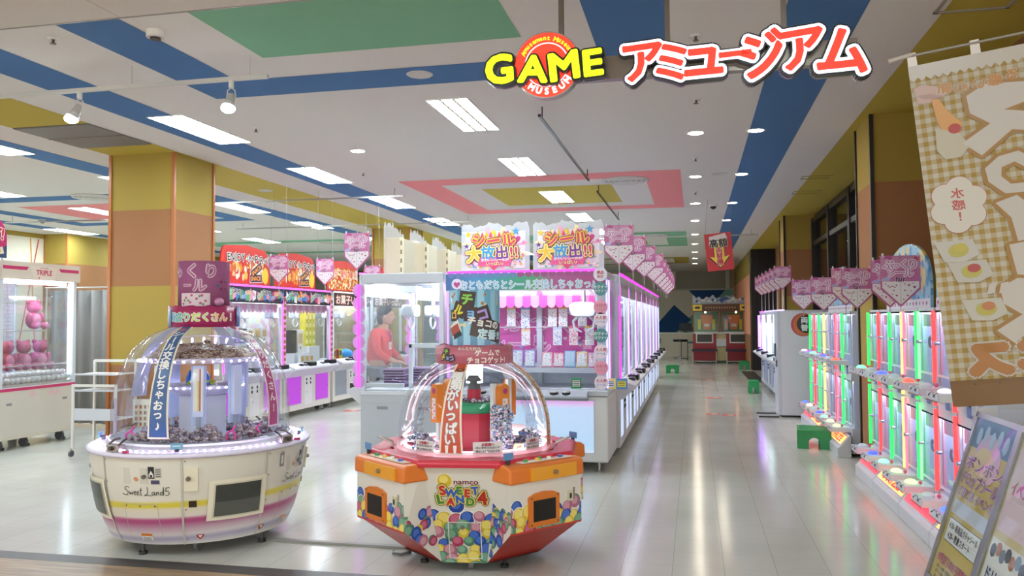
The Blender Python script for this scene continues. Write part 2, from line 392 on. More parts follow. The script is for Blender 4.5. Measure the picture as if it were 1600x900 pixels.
ring(-12.3, -8.35, 18.6, 22.3, 0.49, 'ceil_green'); ring(-12.3, -8.35, 4.7, 7.2, 0.42, 'ceil_pink')
b.build('ceiling', kind='structure')
b = MB(); b.box(-15.5, 7, -4, 4.597, CH, CH + 0.1, 'ceil_tile')
for i in range(-12, 6): b.box(i * 1.2, i * 1.2 + 0.006, -4, 4.597, CH - 0.001, CH + 0.001, '#a59f96')
b.build('ceiling_mall', kind='structure')
b = MB(); b.box(-15.5, 7, 4.592, 4.604, CH - 0.004, CH, '#8f8a84'); b.build('trim_2', kind='structure')
# walls
b = MB(); b.box(-15.5, -14.3, 4.6, 36, 0, CH, 'wall_cream')
fl = plane((-14.3, 0, 0), (0, 1, 0), (0, 0, 1))
for i in range(60):
    y0 = 5 + i * 0.5 + rnd.uniform(-.2, .2); dy = rnd.uniform(-1.4, 1.4)
    b.strk(fl, [(y0, 0.1), (y0 + dy, CH - 0.12)], 0.035, rnd.choice(['#c98a3a', '#c4574f', '#6f9aa0', '#d8a050', '#c4574f']), 0.003)
b.r2(fl, 4.6, CH - 0.1, 36, CH, 'wall_yellow', 0.004); b.build('wall_left', kind='structure')
def banded_pillar(x0, x1, y0, y1, name, edge, label, cols=('wall_yellow', 'wall_orange')):
    b = MB(); zs = [0, 0.99, 1.907, 2.8, CH]
    for i in range(4): b.box(x0, x1, y0, y1, zs[i], zs[i + 1], cols[(i + 1) % 2])
    e = 0.035
    for x in (x0, x1):
        for y in (y0, y1): b.box(x - e / 2 if x == x0 else x - e / 2, x + e / 2, y - e / 2, y + e / 2, 0, CH, edge)
    b.build(name, kind='structure', label=label)
banded_pillar(-6.72, -5.88, 8.46, 9.26, 'pillar', '#b06a36', 'square yellow and orange banded pillar left of the aisle')
banded_pillar(-6.72, -5.88, 16.6, 17.4, 'pillar', '#b06a36', 'yellow and orange pillar farther down the left side')
banded_pillar(-14.3, -13.7, 15.85, 17.3, 'pillar', '#b06a36', 'yellow pillar against the far left wall')
banded_pillar(1.69, 2.6, 8.48, 9.22, 'pillar', '#1d1713', 'near yellow and brown column with black corner strips on the right')
banded_pillar(1.71, 2.6, 16.6, 17.4, 'pillar', '#1d1713', 'farther yellow and brown column on the right')
# right wall : low solid parts, black framed shop windows
def seg(y0, y1, z0, z1, m, x0=2.27, x1=2.4): return (x0, x1, y0, y1, z0, z1, m)
b = MB()
for q in (seg(4.6, 8.5, 0, CH, 'wall_brown'), seg(9.2, 16.6, 0, 0.5, 'wall_brown'), seg(9.2, 16.6, 3.38, CH, '#221c18'), seg(17.4, 24.5, 0, CH, 'wall_orange')): b.box(*q)
b.box(1.62, 2.4, 25.2, 35.4, 0, 0.99, 'wall_orange'); b.box(1.62, 2.4, 25.2, 35.4, 0.99, 1.9, 'wall_salmon'); b.box(1.62, 2.4, 25.2, 35.4, 1.9, 2.8, 'wall_salmon'); b.box(1.62, 2.4, 25.2, 35.4, 2.8, CH, 'wall_yellow')
b.build('wall_right', kind='structure')
b = MB(); b.box(1.6, 2.4, 24.5, 25.2, 0, CH, '#17120f')
for i in range(8): b.box(1.62 + i * 0.09, 1.63 + i * 0.09, 24.49, 24.5, 0, CH, '#0c0a09')
b.cyl((1.8, 24.5, 1.0), (1.8, 24.42, 1.0), 0.035, 'm#bfb8a8'); b.build('door_1', kind='structure')
for k, (y0, y1) in enumerate(((9.3, 12.7), (12.75, 16.55))):
    w = E('window_%d' % (k + 1), None, None, (0, 0, 0), kind='structure'); b = MB()
    for yy in (y0, (y0 + y1) / 2, y1): b.box(2.2, 2.36, yy - 0.05, yy + 0.05, 0.5, 3.38, '#221c18')
    for zz in (0.52, 2.05, 2.9, 3.34): b.box(2.22, 2.34, y0, y1, zz - 0.04, zz + 0.04, '#221c18')
    b.build('window_frame', w); g = MB(); g.box(2.27, 2.28, y0, y1, 0.5, 3.34, 'G'); g.build('window_pane', w)
b = MB(); b.box(4.6, 4.7, 8.5, 18, 0, CH, '#9a9488'); b.box(2.4, 4.6, 17.9, 18, 0, CH, '#8a857a'); b.box(2.4, 4.6, 8.5, 8.6, 0, CH, '#8a857a'); b.build('wall_shop', kind='structure')
# back wall with its painted shapes
b = MB(); b.box(-15.5, 2.4, 35.4, 35.6, 0, CH, 'wall_cream'); f = FRONT(0, 35.4, 0)
b.r2(f, -1.6, 2.70, 1.75, CH, '#9a927e', 0.004); b.p2(f, [(-0.95, 0), (-0.3, 1.45), (0.5, 2.1), (0.5, 2.7), (1.8, 2.7), (1.8, 0)], 'wall_teal', 0.002)
b.p2(f, [(-0.25, 2.7), (1.3, 2.7), (0.9, 2.25), (0.15, 2.25)], 'wall_navy', 0.004)
b.p2(f, [(-1.5, 1.3), (-0.83, 2.05), (-0.13, 1.42), (-0.75, 0.9), (-1.5, 0.9)], 'wall_navy', 0.004); b.r2(f, -1.6, 0.0, -0.95, 0.9, 'wall_cream', 0.004)
for x in (-0.83, 1.36): b.box(x - 0.08, x + 0.08, 35.3, 35.4, 2.7, CH, '#cfc8b6')
b.box(-1.6, 1.75, 35.3, 35.4, 2.66, 2.72, '#bdb5a2'); b.build('wall_back', kind='structure')
b = MB(); b.box(1.585, 7, 35.3, 35.4, 0, CH, 'wall_salmon'); b.build('wall_back_right', kind='structure')

# ---------------------------------------------------------------- ceiling lights
def troffer(x, y, label):
    t = E('ceiling_light', label, 'ceiling light', (x, y, CH), group='recessed fluorescent ceiling lights')
    return t
w, l = 0.37, 1.24
fr = MB(); fr.box(-w/2-.012, w/2+.012, -.012, 0, -.008, .0, '#eeece6'); fr.box(-w/2-.012, w/2+.012, l, l+.012, -.008, 0, '#eeece6'); fr.box(-w/2-.012, -w/2, 0, l, -.008, 0, '#eeece6'); fr.box(w/2, w/2+.012, 0, l, -.008, 0, '#eeece6')
lv = MB(); lv.box(-w/2, w/2, 0, l, -.004, -.0035, 'e#e2f5ff:%.2f' % PANEL_E)
gr = MB()
for k in (1, 2): gr.box(-w/2 + w*k/3 - .013, -w/2 + w*k/3 + .013, 0, l, -.0075, -.004, '#d6cfae')
for k in range(1, 10): gr.box(-w/2, w/2, l*k/10 - .003, l*k/10 + .003, -.006, -.004, '#e9e2c8')
first = None
TROF = [(-4.92, y) for y in (6.93, 9.70, 12.45, 15.2, 17.95, 20.7, 23.4)] + [(-2.13, y) for y in (6.98, 9.74, 12.44, 15.2, 17.95, 20.7, 25.4)] + \
       [(-7.68, y) for y in (6.9, 9.65, 12.4, 15.1, 17.8, 20.5)] + [(-10.35, y) for y in (6.9, 9.65, 12.2, 15.1, 17.8)] + [(-13.25, y) for y in (10.4, 14.85, 17.5)] + \
       [(-4.9, 0.8), (-2.1, 0.8), (0.6, 0.8), (-7.7, 0.8)]  # last four: mall lights added out of view to brighten the machine fronts
rows = {-4.92: 'second row left of the aisle machines', -2.13: 'row above the claw machine block', -7.68: 'row over the left machines', -10.35: 'row left of the banded pillar', -13.25: 'row nearest the left wall'}
ordn = ['nearest', 'second', 'third', 'fourth', 'fifth', 'sixth', 'farthest']
cnt = {}
for x, y in TROF:
    k = cnt.get(x, 0); cnt[x] = k + 1
    lab = 'recessed fluorescent ceiling light, %s of the %s' % (ordn[min(k, 6)], rows[x]) if x in rows and y > 4 else 'mall ceiling light in front of the arcade, %s from the left' % {-7.7: 'first', -4.9: 'second', -2.1: 'third', 0.6: 'fourth'}[x]
    if first is None:
        first = troffer(x, y, lab); fr.build('frame', first); lv.build('diffuser', first); gr.build('louvre', first)
    else: dup(first, (x, y, CH), label=lab)
dl = None
DL = [(0.04, y, 'left row') for y in (8.91, 11.67, 14.43, 17.0, 19.75, 22.3, 25.1, 27.8, 30.4)] + [(0.655, y, 'right row on the blue band') for y in (8.93, 11.62, 14.5, 17.05, 19.8, 22.5)] + \
     [(-3.795, 8.915, 'on the white field beside the blue band')]
c2 = {}
for x, y, wh in DL:
    k = c2.get(wh, 0); c2[wh] = k + 1
    lab = 'round recessed downlight, %s of the %s' % ((ordn + ['eighth', 'ninth'])[k], wh) if k or wh[0] != 'o' else 'round recessed downlight ' + wh
    if dl is None:
        dl = E('downlight', lab, 'downlight', (x, y, CH), group='round recessed downlights over the aisle')
        q = MB(); q.lathe([(.075, 0), (.095, -.006), (.1, 0)], (0, 0, 0), '#efece6', 24); q.build('trim_ring', dl)
        q = MB(); q.lathe([(.001, -.003), (.076, -.003)], (0, 0, 0), 'e#fff4dc:%.1f' % DOWN_E, 20); q.build('lamp', dl)
    else: dup(dl, (x, y, CH), label=lab)
# detectors, sprinklers, round diffusers, vents
sp = None
for i, (x, y, wh) in enumerate([(-4.31, 4.83, 'near the arcade front left'), (-4.34, 7.59, 'between two fluorescent rows'), (-4.29, 10.26, 'in front of the salmon ring'), (0.04, 7.52, 'behind the lit storefront sign'), (0.035, 5.8, 'above the lit storefront sign'), (0.04, 10.3, 'between the aisle downlights'), (0.04, 13.1, 'farther along the aisle downlights'), (-7.15, 10.4, 'left of the banded pillar'), (-9.36, 12.04, 'beside the salmon field far left')]):
    lab = 'small ceiling sprinkler head ' + wh
    if sp is None:
        sp = E('sprinkler', lab, 'sprinkler', (x, y, CH), group='ceiling sprinkler heads'); q = MB(); q.lathe([(.04, 0), (.03, -.008), (.012, -.01)], (0, 0, 0), '#e4e0da', 16); q.build('rosette', sp)
        q = MB(); q.cyl((0, 0, -.01), (0, 0, -.035), .008, 'm#6a5a4c'); q.cyl((0, 0, -.035), (0, 0, -.04), .02, 'm#6a5a4c', 10); q.build('nozzle', sp)
    else: dup(sp, (x, y, CH), label=lab)
q = MB(); q.cyl((0, 0, 0), (0, 0, -.045), .06, '#e9e6e0', 24); q.cyl((0, 0, -.045), (0, 0, -.06), .035, '#2b2b2e', 20); q.cyl((0, 0, -.03), (0, 0, -.05), .055, '#d5d2cc', 20)
q.build('smoke_detector', None, 'round smoke detector on the white ceiling near the front track light', 'smoke detector', loc=(-3.53, 4.86, CH))
for k, (x, y, r, lab) in enumerate([(-0.93, 11.7, 0.33, 'large round ceiling air diffuser overlapping the salmon ring'), (-0.9, 19.7, 0.33, 'round ceiling air diffuser on the green ring'), (-9.2, 11.2, 0.33, 'round air diffuser on the blue band left of the pillar'), (-8.9, 19.3, 0.33, 'round air diffuser on the far left green ring')]):
    t = E('ceiling_diffuser', lab, 'air diffuser', (x, y, CH), group='round ceiling diffusers'); q = MB()
    for j in range(4): q.lathe([(r * (1 - j * .22), -.006), (r * (1 - j * .22) - .02, -.026), (r * (1 - j * .22) - .04, -.012)], (0, 0, 0), '#cfcac2', 40)
    q.build('rings', t); q = MB(); q.lathe([(0.001, -.008), (r, -.008), (r, 0)], (0, 0, 0), '#a9a49c', 40); q.build('throat', t)
for x, y, lab in ((-2.12, 6.22, 'round ceiling speaker on the blue cross band'), (-6.3, 11.3, 'round ceiling speaker on the yellow band'), (0.35, 11.5, 'dim round ceiling speaker right of the downlights')):
    q = MB(); q.lathe([(.001, -.006), (.085, -.006), (.095, -.01), (.11, 0)], (0, 0, 0), '#c6c2ba', 28); q.build('ceiling_speaker', None, lab, 'speaker', 'round ceiling speakers', loc=(x, y, CH))
q = MB(); q.box(-6.71, -5.83, 7.0, 7.97, CH - .012, CH - .003, '#6e6a66')
for i in range(44): q.box(-6.70 + i * .02, -6.69 + i * .02, 7.01, 7.96, CH - .018, CH - .012, '#8b8782')
q.box(-6.71, -5.83, 7.47, 7.5, CH - .02, CH - .012, '#4e4a46'); q.build('return_air_grille', None, 'grey return air grille set in the yellow ceiling band', 'air grille')
for x0, x1, y0, y1, lab in ((1.49, 1.9, 12.0, 12.25, 'nearer'), (1.53, 1.93, 13.4, 13.7, 'farther')):
    q = MB(); t = .012
    for a in ((x0, x1, y0, y0 + t), (x0, x1, y1 - t, y1), (x0, x0 + t, y0, y1), (x1 - t, x1, y0, y1)): q.box(*a, CH - .008, CH - .001, '#9f8f3a')
    q.build('access_hatch', None, lab + ' small ceiling access hatch on the right yellow band', 'access hatch', 'ceiling access hatches')
q = MB()
for a in ((1.53, 1.97, 5.70, 5.72), (1.53, 1.97, 5.28, 5.30), (1.53, 1.55, 5.28, 5.72), (1.95, 1.97, 5.28, 5.72)): q.box(*a, CH - .012, CH - .001, '#9a9488')
q.build('access_hatch', None, 'square framed ceiling hatch near the front right corner', 'access hatch')
for x, y, lab in ((0.34, 14.67, 'small black dome camera over the aisle'), (-12.2, 13.46, 'small black dome camera at the far left ceiling')):
    q = MB(); q.cyl((0, 0, 0), (0, 0, -.03), .07, '#d8d5cf', 20); q.ball((0, 0, -.03), (.055, .055, .05), 'c#141416', 16); q.build('dome_camera', None, lab, 'security camera', loc=(x, y, CH))
# hanging ceiling rails
RAILS = [((-1.35, 7.3), (-1.35, 10.9), 'c#2a2622', 'black ceiling track above the claw machine block, nearest the camera'), ((-1.35, 11.9), (-1.35, 15.4), 'c#2a2622', 'black ceiling track above the claw machine block, behind the salmon ring'),
         ((-9.0, 11.6), (-4.2, 11.6), 'm#b5b2ac', 'long thin grey ceiling rail crossing the left blue bands, nearer'), ((-9.0, 15.0), (-4.0, 15.0), 'm#b5b2ac', 'long thin grey ceiling rail crossing the left blue bands, farther'),
         ((-5.0, 19.0), (1.4, 19.0), 'm#b5b2ac', 'long thin grey rail crossing above the aisle'), ((-12.5, 12.9), (-9.5, 13.1), 'm#a8a5a0', 'thin rail on the far left ceiling')]
for (xa, ya), (xb, yb), m, lab in RAILS:
    q = MB(); dx, dy = xb - xa, yb - ya; L = math.hypot(dx, dy); 
    q.box(0, L, -.012, .012, CH - .13, CH - .105, m)
    for t in (0.15, L - 0.15): q.cyl((t, 0, CH - .11), (t, 0, CH), .006, m, 8)
    q.build('ceiling_rail', None, lab, 'ceiling rail', loc=(xa, ya, 0), rz=math.atan2(dy, dx))

# ---------------------------------------------------------------- front track with two spots
q = MB(); q.box(-6.4, -3.05, 5.485, 5.515, 3.285, 3.315, '#cfccc6'); 
tr = q.build('lighting_track', None, 'long white lighting track hanging across the ceiling near the front', 'lighting track')
for x in (-5.9, -4.2, -3.2):
    q = MB(); q.cyl((x, 5.5, 3.31), (x, 5.5, CH), .006, '#cfccc6', 8); q.build('hanger', tr)
for x, dx, lab in ((-4.66, -.02, 'left lit spotlight on the white ceiling track'), (-3.35, .0, 'right lit spotlight on the white ceiling track')):
    t = E('spotlight', lab, 'spotlight', (x, 5.5, 3.285), group='track spotlights'); q = MB(); q.cyl((0, 0, 0), (0, 0, -.05), .02, '#e6e4e0', 12); q.build('mount', t)
    q = MB()
    for s in (-1, 1): q.tube([(0, 0, -.05), (s * .03, 0, -.07), (s * .036, 0, -.12), (s * .03, -.01, -.17)], .005, '#d6d4d0', 6)
    q.build('yoke', t); q = MB(); q.cyl((dx * 0, 0, -.10), (dx, -.02, -.17), .022, '#bdbab4', 16, .036); q.cyl((dx, -.02, -.17), (dx * 1.6, -.035, -.205), .036, '#d8d6d2', 20, .05); q.build('lamp_holder', t)
    q = MB(); q.ball((dx * 1.8, -.04, -.215), (.052, .052, .036), 'e#eefaff:30', 20); q.build('bulb', t)

# ---------------------------------------------------------------- lit storefront sign
SG = E('storefront_sign', 'lit hanging sign reading GAME and red katakana over the entrance', 'sign', (0.05, 4.6, CH))
def sp_(name, mb, **k):      # build in world coordinates, then hang on the sign
    o = mb.build(name, SG, loc=(-0.05, -4.6, -CH), **k); return o
q = MB(); q.box(-0.62, 0.86, 4.60, 4.66, 2.845, 2.975, 'm#8c8278'); sp_('mounting_bar', q)
for x in (-0.725, -0.126, 0.494):
    q = MB(); q.box(x - .014, x + .014, 4.62, 4.65, 2.95, CH, 'm#8a817a'); sp_('hanger_rod', q)
f = FRONT(0, 4.6, 0)
q = MB(); q.cyl((-.793, 4.60, 2.93), (-.793, 4.535, 2.93), .19, 'm#b8aca4', 64)
fc = FRONT(-.793, 4.535, 2.93)
q.d2(fc, 0, 0, .183, 'e#f03a26:1.15', .0012, 48)
for r0, m in ((.127, 'e#ffd9d9:1.2'), (.120, 'e#f03a26:1.15')): q.d2(fc, 0, 0, r0, m, .0018 + (.127 - r0) * .1, 48)
s = 'Amusement Museum'; n = len(s)
for i, ch in enumerate(s):
    a = R_(152 - i * (124 / (n - 1)))
    if ch != ' ': q.txt(ch, fc, .150 * math.cos(a), .150 * math.sin(a), .037, [(.03, 'e#ffe01e:1.3', .003)], rot=math.degrees(a) - 90)
for i, ch in enumerate('AMUSEUM'):
    a = R_(217 + i * 17.5); q.txt(ch, fc, .150 * math.cos(a), .150 * math.sin(a), .05, [(.05, 'e#ffffff:1.3', .003)], rot=math.degrees(a) + 90)
sp_('round_plate', q)
def letter(ch, x, z, size, rot, face, edge, mid=None, sx=1.0, back='#151416', yb=4.535, dep=.05, fat=.03):
    q = MB(); g = FRONT(x, yb, z)
    q.txt(ch, g, 0, 0, size, [(fat + (.095 if mid else .055), back, -dep / 2)], rot=rot, sx=sx, ext=dep, n=16)
    q.txt(ch, g, 0, 0, size, [(fat + (.095 if mid else .055), 'm#a89c94', -dep - .012)], rot=rot, sx=sx, ext=.02, n=16)
    if mid: q.txt(ch, g, 0, 0, size, [(fat + .062, mid, .003)], rot=rot, sx=sx, n=18)
    q.txt(ch, g, 0, 0, size, [(fat, face, .006)], rot=rot, sx=sx, n=18)
    sp_('letter', q)
for ch, px_, pz_, sz, ro, sx in (('G', -1.06, 2.912, .222, 3, 1.05), ('A', -.865, 2.90, .205, -4, 1.15), ('M', -.69, 2.905, .215, 6, 1.12), ('E', -.528, 2.912, .20, 4, 1.2)):
    letter(ch, px_, pz_, sz, ro, 'e#e6ff12:1.15', 0, None, sx, yb=4.50, fat=.042)
for ch, x, z, sz, ro, sx in (('ア', -.255, 2.905, .25, 4, 1.0), ('ミ', -.105, 2.895, .235, -4, .95), ('ュ', .065, 2.885, .27, 2, 1.0), ('ー', .232, 2.915, .20, 3, 1.0),
                           ('ジ', .375, 2.905, .27, 12, .95), ('ア', .575, 2.915, .26, 6, 1.0), ('ム', .775, 2.89, .275, -4, 1.0)):
    letter(ch, x, z, sz, ro, 'e#ff3524:1.15', 0, 'e#eef2ff:1.5', sx, fat=.034)
# ================================================================ machines
GREY, WHT, CRM = 'grey_steel', 'white_steel', 'cream_steel'
def claw_parts(t, x, y, z, s=1.0, body='#e2e6ee'):
    c = E_child('claw', t, (x, y, z))
    q = MB(); q.box(-.10 * s, .10 * s, -.09, .09, -.07, 0, body); q.cyl((0, 0, -.07), (0, 0, -.22 * s), .022, 'm#d5d8de', 12); q.build('carriage', c)
    q = MB(); q.rbox(-.11 * s, .11 * s, -.07, .07, -.33 * s, -.20 * s, .045, body, 'y'); q.cyl((-.125 * s, 0, -.265 * s), (-.11 * s, 0, -.265 * s), .05 * s, '#c4ccd8', 14); q.cyl((.11 * s, 0, -.265 * s), (.125 * s, 0, -.265 * s), .05 * s, '#c4ccd8', 14); q.build('claw_body', c, bevel=.008)
    q = MB()
    for sx in (-1, 1): q.tube([(sx * .04 * s, 0, -.32 * s), (sx * .095 * s, 0, -.37 * s), (sx * .085 * s, 0, -.43 * s), (sx * .02 * s, 0, -.47 * s)], [.016, .015, .013, .008], '#dfe6f0', 8)
    q.build('prongs', c)
    q = MB(); q.tube([(.03, .02, -.07), (.10 * s, .05, -.14 * s), (.12 * s, .05, -.24 * s), (.09 * s, .04, -.33 * s)], .011, '#d7dae2', 8); q.build('coiled_cable', c)
def E_child(name, parent, loc):
    o = bpy.data.objects.new(name, None); COL.objects.link(o); o.parent = parent; o.location = loc; o.empty_display_size = .02; return o
def feet(t, w, d, n=2):
    for x in (-w / 2 + .1, w / 2 - .1):
        for y in (.1, d - .1):
            q = MB(); q.cyl((x, y, .1), (x, y, .015), .012, 'm#b0b0b0', 8); q.cyl((x, y, .015), (x, y, 0), .03, 'm#8a8a8a', 12); q.build('levelling_foot', t)
            q = MB(); q.cyl((x - .012, y + .09, .04), (x + .012, y + .09, .04), .04, '#55565a', 16); q.box(x - .02, x + .02, y + .07, y + .11, .06, .1, 'm#aaaaaa'); q.build('caster', t)
def claw_machine(label, loc, rz, w, d, body=WHT, led='#ff5cf2', door='e#b23cc4:0.3', header=None, group=None, claws=2, back='#eef2fa', led_e=1.3, deck='#d5d6da', top=1.98, scallop=False, doors=2, side_led=True):
    t = E('claw_machine', label, 'claw machine', loc, rz, group)
    hw = w / 2; q = MB()
    q.box(-hw, hw, 0, d, .10, .74, body); q.box(-hw - .004, hw + .004, -.004, d, .72, .76, '#cfd2d8'); q.build('base_cabinet', t, bevel=.006)
    q = MB(); f = plane((hw, 0, 0), (0, 1, 0), (0, 0, 1)); q.r2(f, .18, .575, .30, .605, '#8e9196', .002); q.r2(f, .62, .575, .76, .605, '#8e9196', .002); q.r2(f, .0, .635, d, .638, '#a7a9ad', .002); q.build('side_vents', t)
    feet(t, w, d)
    n = doors; f = FRONT(0, 0, 0)
    for k in range(n):
        cx = -hw + w * (k + .5) / n if n == 1 else (-hw + w * (.27 if k == 0 else .73))
        if n == 2 and k == 1: cx = hw - w * .2
        if n == 2 and k == 0: cx = -hw + w * .2
        dw = w * (.40 if n == 1 else .145); q = MB(); q.r2(f, cx - dw - .012, .188, cx + dw + .012, .642, '#b9babd', .002); q.r2(f, cx - dw, .20, cx + dw, .63, door, .004)
        q.d2(f, cx + dw - .03, .42, .012, '#2d2d33', .006, 10); q.build('prize_door', t)
    if n == 2:
        q = MB(); q.r2(f, -.13, .16, .13, .66, '#e6e4de', .003)
        for (x, z) in ((-.07, .56), (.07, .56), (-.07, .5), (.07, .5)): q.box(x - .012, x + .012, -.012, -.002, z - .02, z + .02, '#3a3a3e')
        q.d2(f, -.06, .36, .01, '#444444', .005, 8); q.build('coin_panel', t)
    # control deck
    q = MB(); pr = [(-.17, .77), (-.17, .74), (-.02, .62), (0, .62), (0, .83)]
    g = plane((-hw + .03, 0, 0), (0, 1, 0), (0, 0, 1)); q.prism(pr, g, 0, w - .06, deck); dk = q.build('control_deck', t, bevel=.006)
    for k in range(2 if w > 1.3 else 1):
        cx = (-hw + w * (.27 + .46 * k)) if w > 1.3 else 0
        q = MB()
        for i in range(2): q = MB(); q.cyl((cx - .06 + .13 * i, -.09, .795), (cx - .06 + .13 * i, -.09, .822), .032, 'c#f4f4f4' if (i + k) % 2 else 'c#1b1c20', 16); q.cyl((cx - .06 + .13 * i, -.09, .79), (cx - .06 + .13 * i, -.09, .812), .042, '#2a2b30', 16); q.build('button', t)
        q = MB(); q.box(cx + .14, cx + .36, -.155, -.03, .77, .84, 'c#1e1f24'); q.build('card_reader', t, bevel=.01)
    # frame, roof, glass
    p = .045
    for x in (-hw, hw - p):
        for y in (0, d - p): q = MB(); q.box(x, x + p, y, y + p, .76, top - .1, '#d3d7de'); q.build('corner_post', t)
    q = MB(); q.box(-hw, hw, 0, d, top - .11, top, '#c2c4ca'); q.build('roof', t, bevel=.01)
    q = MB(); q.box(-hw + .02, hw - .02, .02, d - .02, .76, .775, '#eef1f6'); q.build('prize_floor', t)
    q = MB(); q.box(-hw + p, hw - p, d - .02, d - .01, .77, top - .11, back); q.build('back_panel', t)
    q = MB(); q.box(-hw + p, hw - p, .015, .021, .76, top - .11, 'G'); q.build('front_glass', t)
    for x in (-hw + .012, hw - .018):
        q = MB(); q.box(x, x + .006, p, d - p, .76, top - .11, 'G'); q.build('side_glass', t)
    if header == 'game':
        q = MB(); fb = FRONT(0, .06, 0); nn_ = int(w / .11)
        for i in range(nn_):
            x0 = -hw + .06 + i * (w - .12) / nn_; ww_ = (w - .12) / nn_
            q.p2(fb, [(x0, 1.74), (x0, 1.66)] + [(x0 + ww_ / 2 - ww_ / 2 * math.cos(math.pi * k / 5), 1.66 - ww_ / 2 * math.sin(math.pi * k / 5)) for k in range(1, 5)] + [(x0 + ww_, 1.66), (x0 + ww_, 1.74)], '#f08cc8' if i % 2 else '#f4c0de', 0)
        q.build('pink_bunting', t)
    q = MB(); q.cyl((-hw + .12, .12, top - .135), (hw - .12, .12, top - .135), .014, 'e#f2f6ff:85', 8); q.cyl((-hw + .12, d - .14, top - .135), (hw - .12, d - .14, top - .135), .014, 'e#f2f6ff:85', 8); q.build('inner_tube_light', t)
    q = MB(); q.box(-hw + .01, hw - .01, -.022, -.004, top - .008, top + .014, 'e%s:%.1f' % (led, led_e))
    if side_led:
        q.box(-hw + .005, -hw + .025, -.02, -.004, .80, top - .12, 'e%s:%.1f' % (led, led_e)); q.box(hw - .021, hw - .009, -.016, -.004, .80, top - .12, 'e#b4d2ff:1.5' if header == 'mix' else 'e%s:%.1f' % (led, led_e))
    q.build('led_strip', t)
    q = MB(); q.box(-hw, hw, -.015, 0, top - .235, top - .015, '#2b2030' if header == 'game' else '#dcdde2'); f = FRONT(0, -.016, top - .125)
    if header == 'game':
        for k in range(int(w / .82 + .4)):
            cx = -hw + .41 + .81 * k
            for j in range(9): q.p2(f, [(cx - .38 + .085 * j, rnd.uniform(-.1, -.03)), (cx - .29 + .085 * j, rnd.uniform(-.1, -.02)), (cx - .28 + .085 * j, rnd.uniform(.0, .1)), (cx - .37 + .085 * j, rnd.uniform(.02, .1))], rnd.choice(['#c8304f', '#e8c040', '#3f7fc0', '#58a868', '#f0f0f0', '#e8a0b0', '#2f6fa8', '#e07a3a']), .001 + .0005 * j)
            for wd, xx, zz, sz, ro, c in (('POP', -.3, .0, .085, 35, '#58b868'), ('GAME', -.12, .04, .085, -6, '#2a2238'), ('NEW', .06, -.03, .06, 8, '#3f7fc0'), ('FUN', .17, .03, .07, 10, '#e8a040'), ('HAPPY', .3, .02, .055, -35, '#d04060')): q.txt(wd, f, cx + xx, zz, sz, [(.12, '#f6f2ea', .008), (.03, c, .010)], rot=ro)
    elif header == 'snack':
        q.r2(f, -hw, -.11, hw, .11, '#3a2626', .001); q.txt('お菓子いっぱい', f, 0, 0, .17, [(.08, '#c4551f', .003), (.02, '#f6efe0', .005)], w=w * .9)
    elif header == 'mix':
        for j in range(int(w / .16)): q.r2(f, -hw + .16 * j + .015, -.09, -hw + .16 * j + .145, .09, rnd.choice(['#e9d8e0', '#dcc7d8', '#c9d7e6', '#efe6ea']), .001); q.d2(f, -hw + .16 * j + .08, 0, .03, rnd.choice(['#c9568f', '#7f9fd0', '#d8b050']), .002, 10)
    q.build('header_panel', t)
    if scallop:
        for x in (-hw, hw):
            q = MB()
            for j in range(8): q.cyl((x - .006, -.02, .86 + .135 * j), (x + .006, -.02, .86 + .135 * j), .068, 'A#f0b8ec:0.75', 20)
            q.box(x - .006, x + .006, -.035, -.005, .8, 1.86, 'e#e070f0:1.4'); q.build('scalloped_trim', t)
    for k in range(claws):
        cx = 0 if claws == 1 else (-w * .24 + w * .48 * k)
        claw_parts(t, cx, d * .45, top - .12, 1.0)
    q = MB()
    for k in range(max(1, claws)):
        cx = 0 if claws == 1 else (-w * .24 + w * .48 * k); q.box(cx - .02, cx + .02, .05, d - .05, top - .125, top - .11, '#9ba0aa')
    q.build('gantry_rails', t)
    return t
mk_gradient('lightpanel', 'z', .19, .70, [(0, '#cfe2f6'), (.12, '#b4d4f2'), (.85, '#bcd3f2'), (.97, '#e7b2ea')], .3, .55)
# --- prizes
def prize_box(x, y, z, sx, sy, sz, m, label, group, rz=0., mark=None, name='prize_box'):
    q = MB(); q.box(-sx / 2, sx / 2, -sy / 2, sy / 2, 0, sz, m); f = FRONT(0, -sy / 2, sz / 2)
    q.r2(f, -sx * .38, -sz * .1, sx * .38, sz * .35, mark or '#ffffff', .0008); q.d2(f, 0, -sz * .28, min(sx, sz) * .12, '#d0406a' if mark is None else '#2a2a2a', .0008, 10)
    return q.build(name, None, label, 'prize box', group, loc=(x, y, z), rz=rz, bevel=.003)

# ---------------------------------------------------------------- front unit of the claw machine block (faces the camera)
FX, FY = -1.645, 8.05; hw = .815; d = .88
t = E('claw_machine', 'front claw machine with rainbow header and pink awning, facing the entrance', 'claw machine', (FX, FY, 0))
q = MB(); q.box(-hw, hw, 0, d, .10, .74, WHT); q.build('base_cabinet', t, bevel=.02)
q = MB(); f = FRONT(0, 0, 0); q.r2(f, -hw + .01, .185, .685, .705, '#cfd3d8', .002); q.r2(f, -hw + .02, .195, .675, .695, 'lightpanel', .004); q.build('light_panel', t)
feet(t, 1.63, d)
q = MB(); g = plane((-hw + .02, 0, 0), (0, 1, 0), (0, 0, 1)); q.prism([(-.14, .755), (-.14, .735), (-.10, .715), (0, .70), (0, .80), (-.02, .80)], g, 0, 1.42, '#aeb3bc')
q.box(-hw + .01, .63, -.12, 0, .705, .72, '#8d9096'); q.build('control_deck', t, bevel=.006)
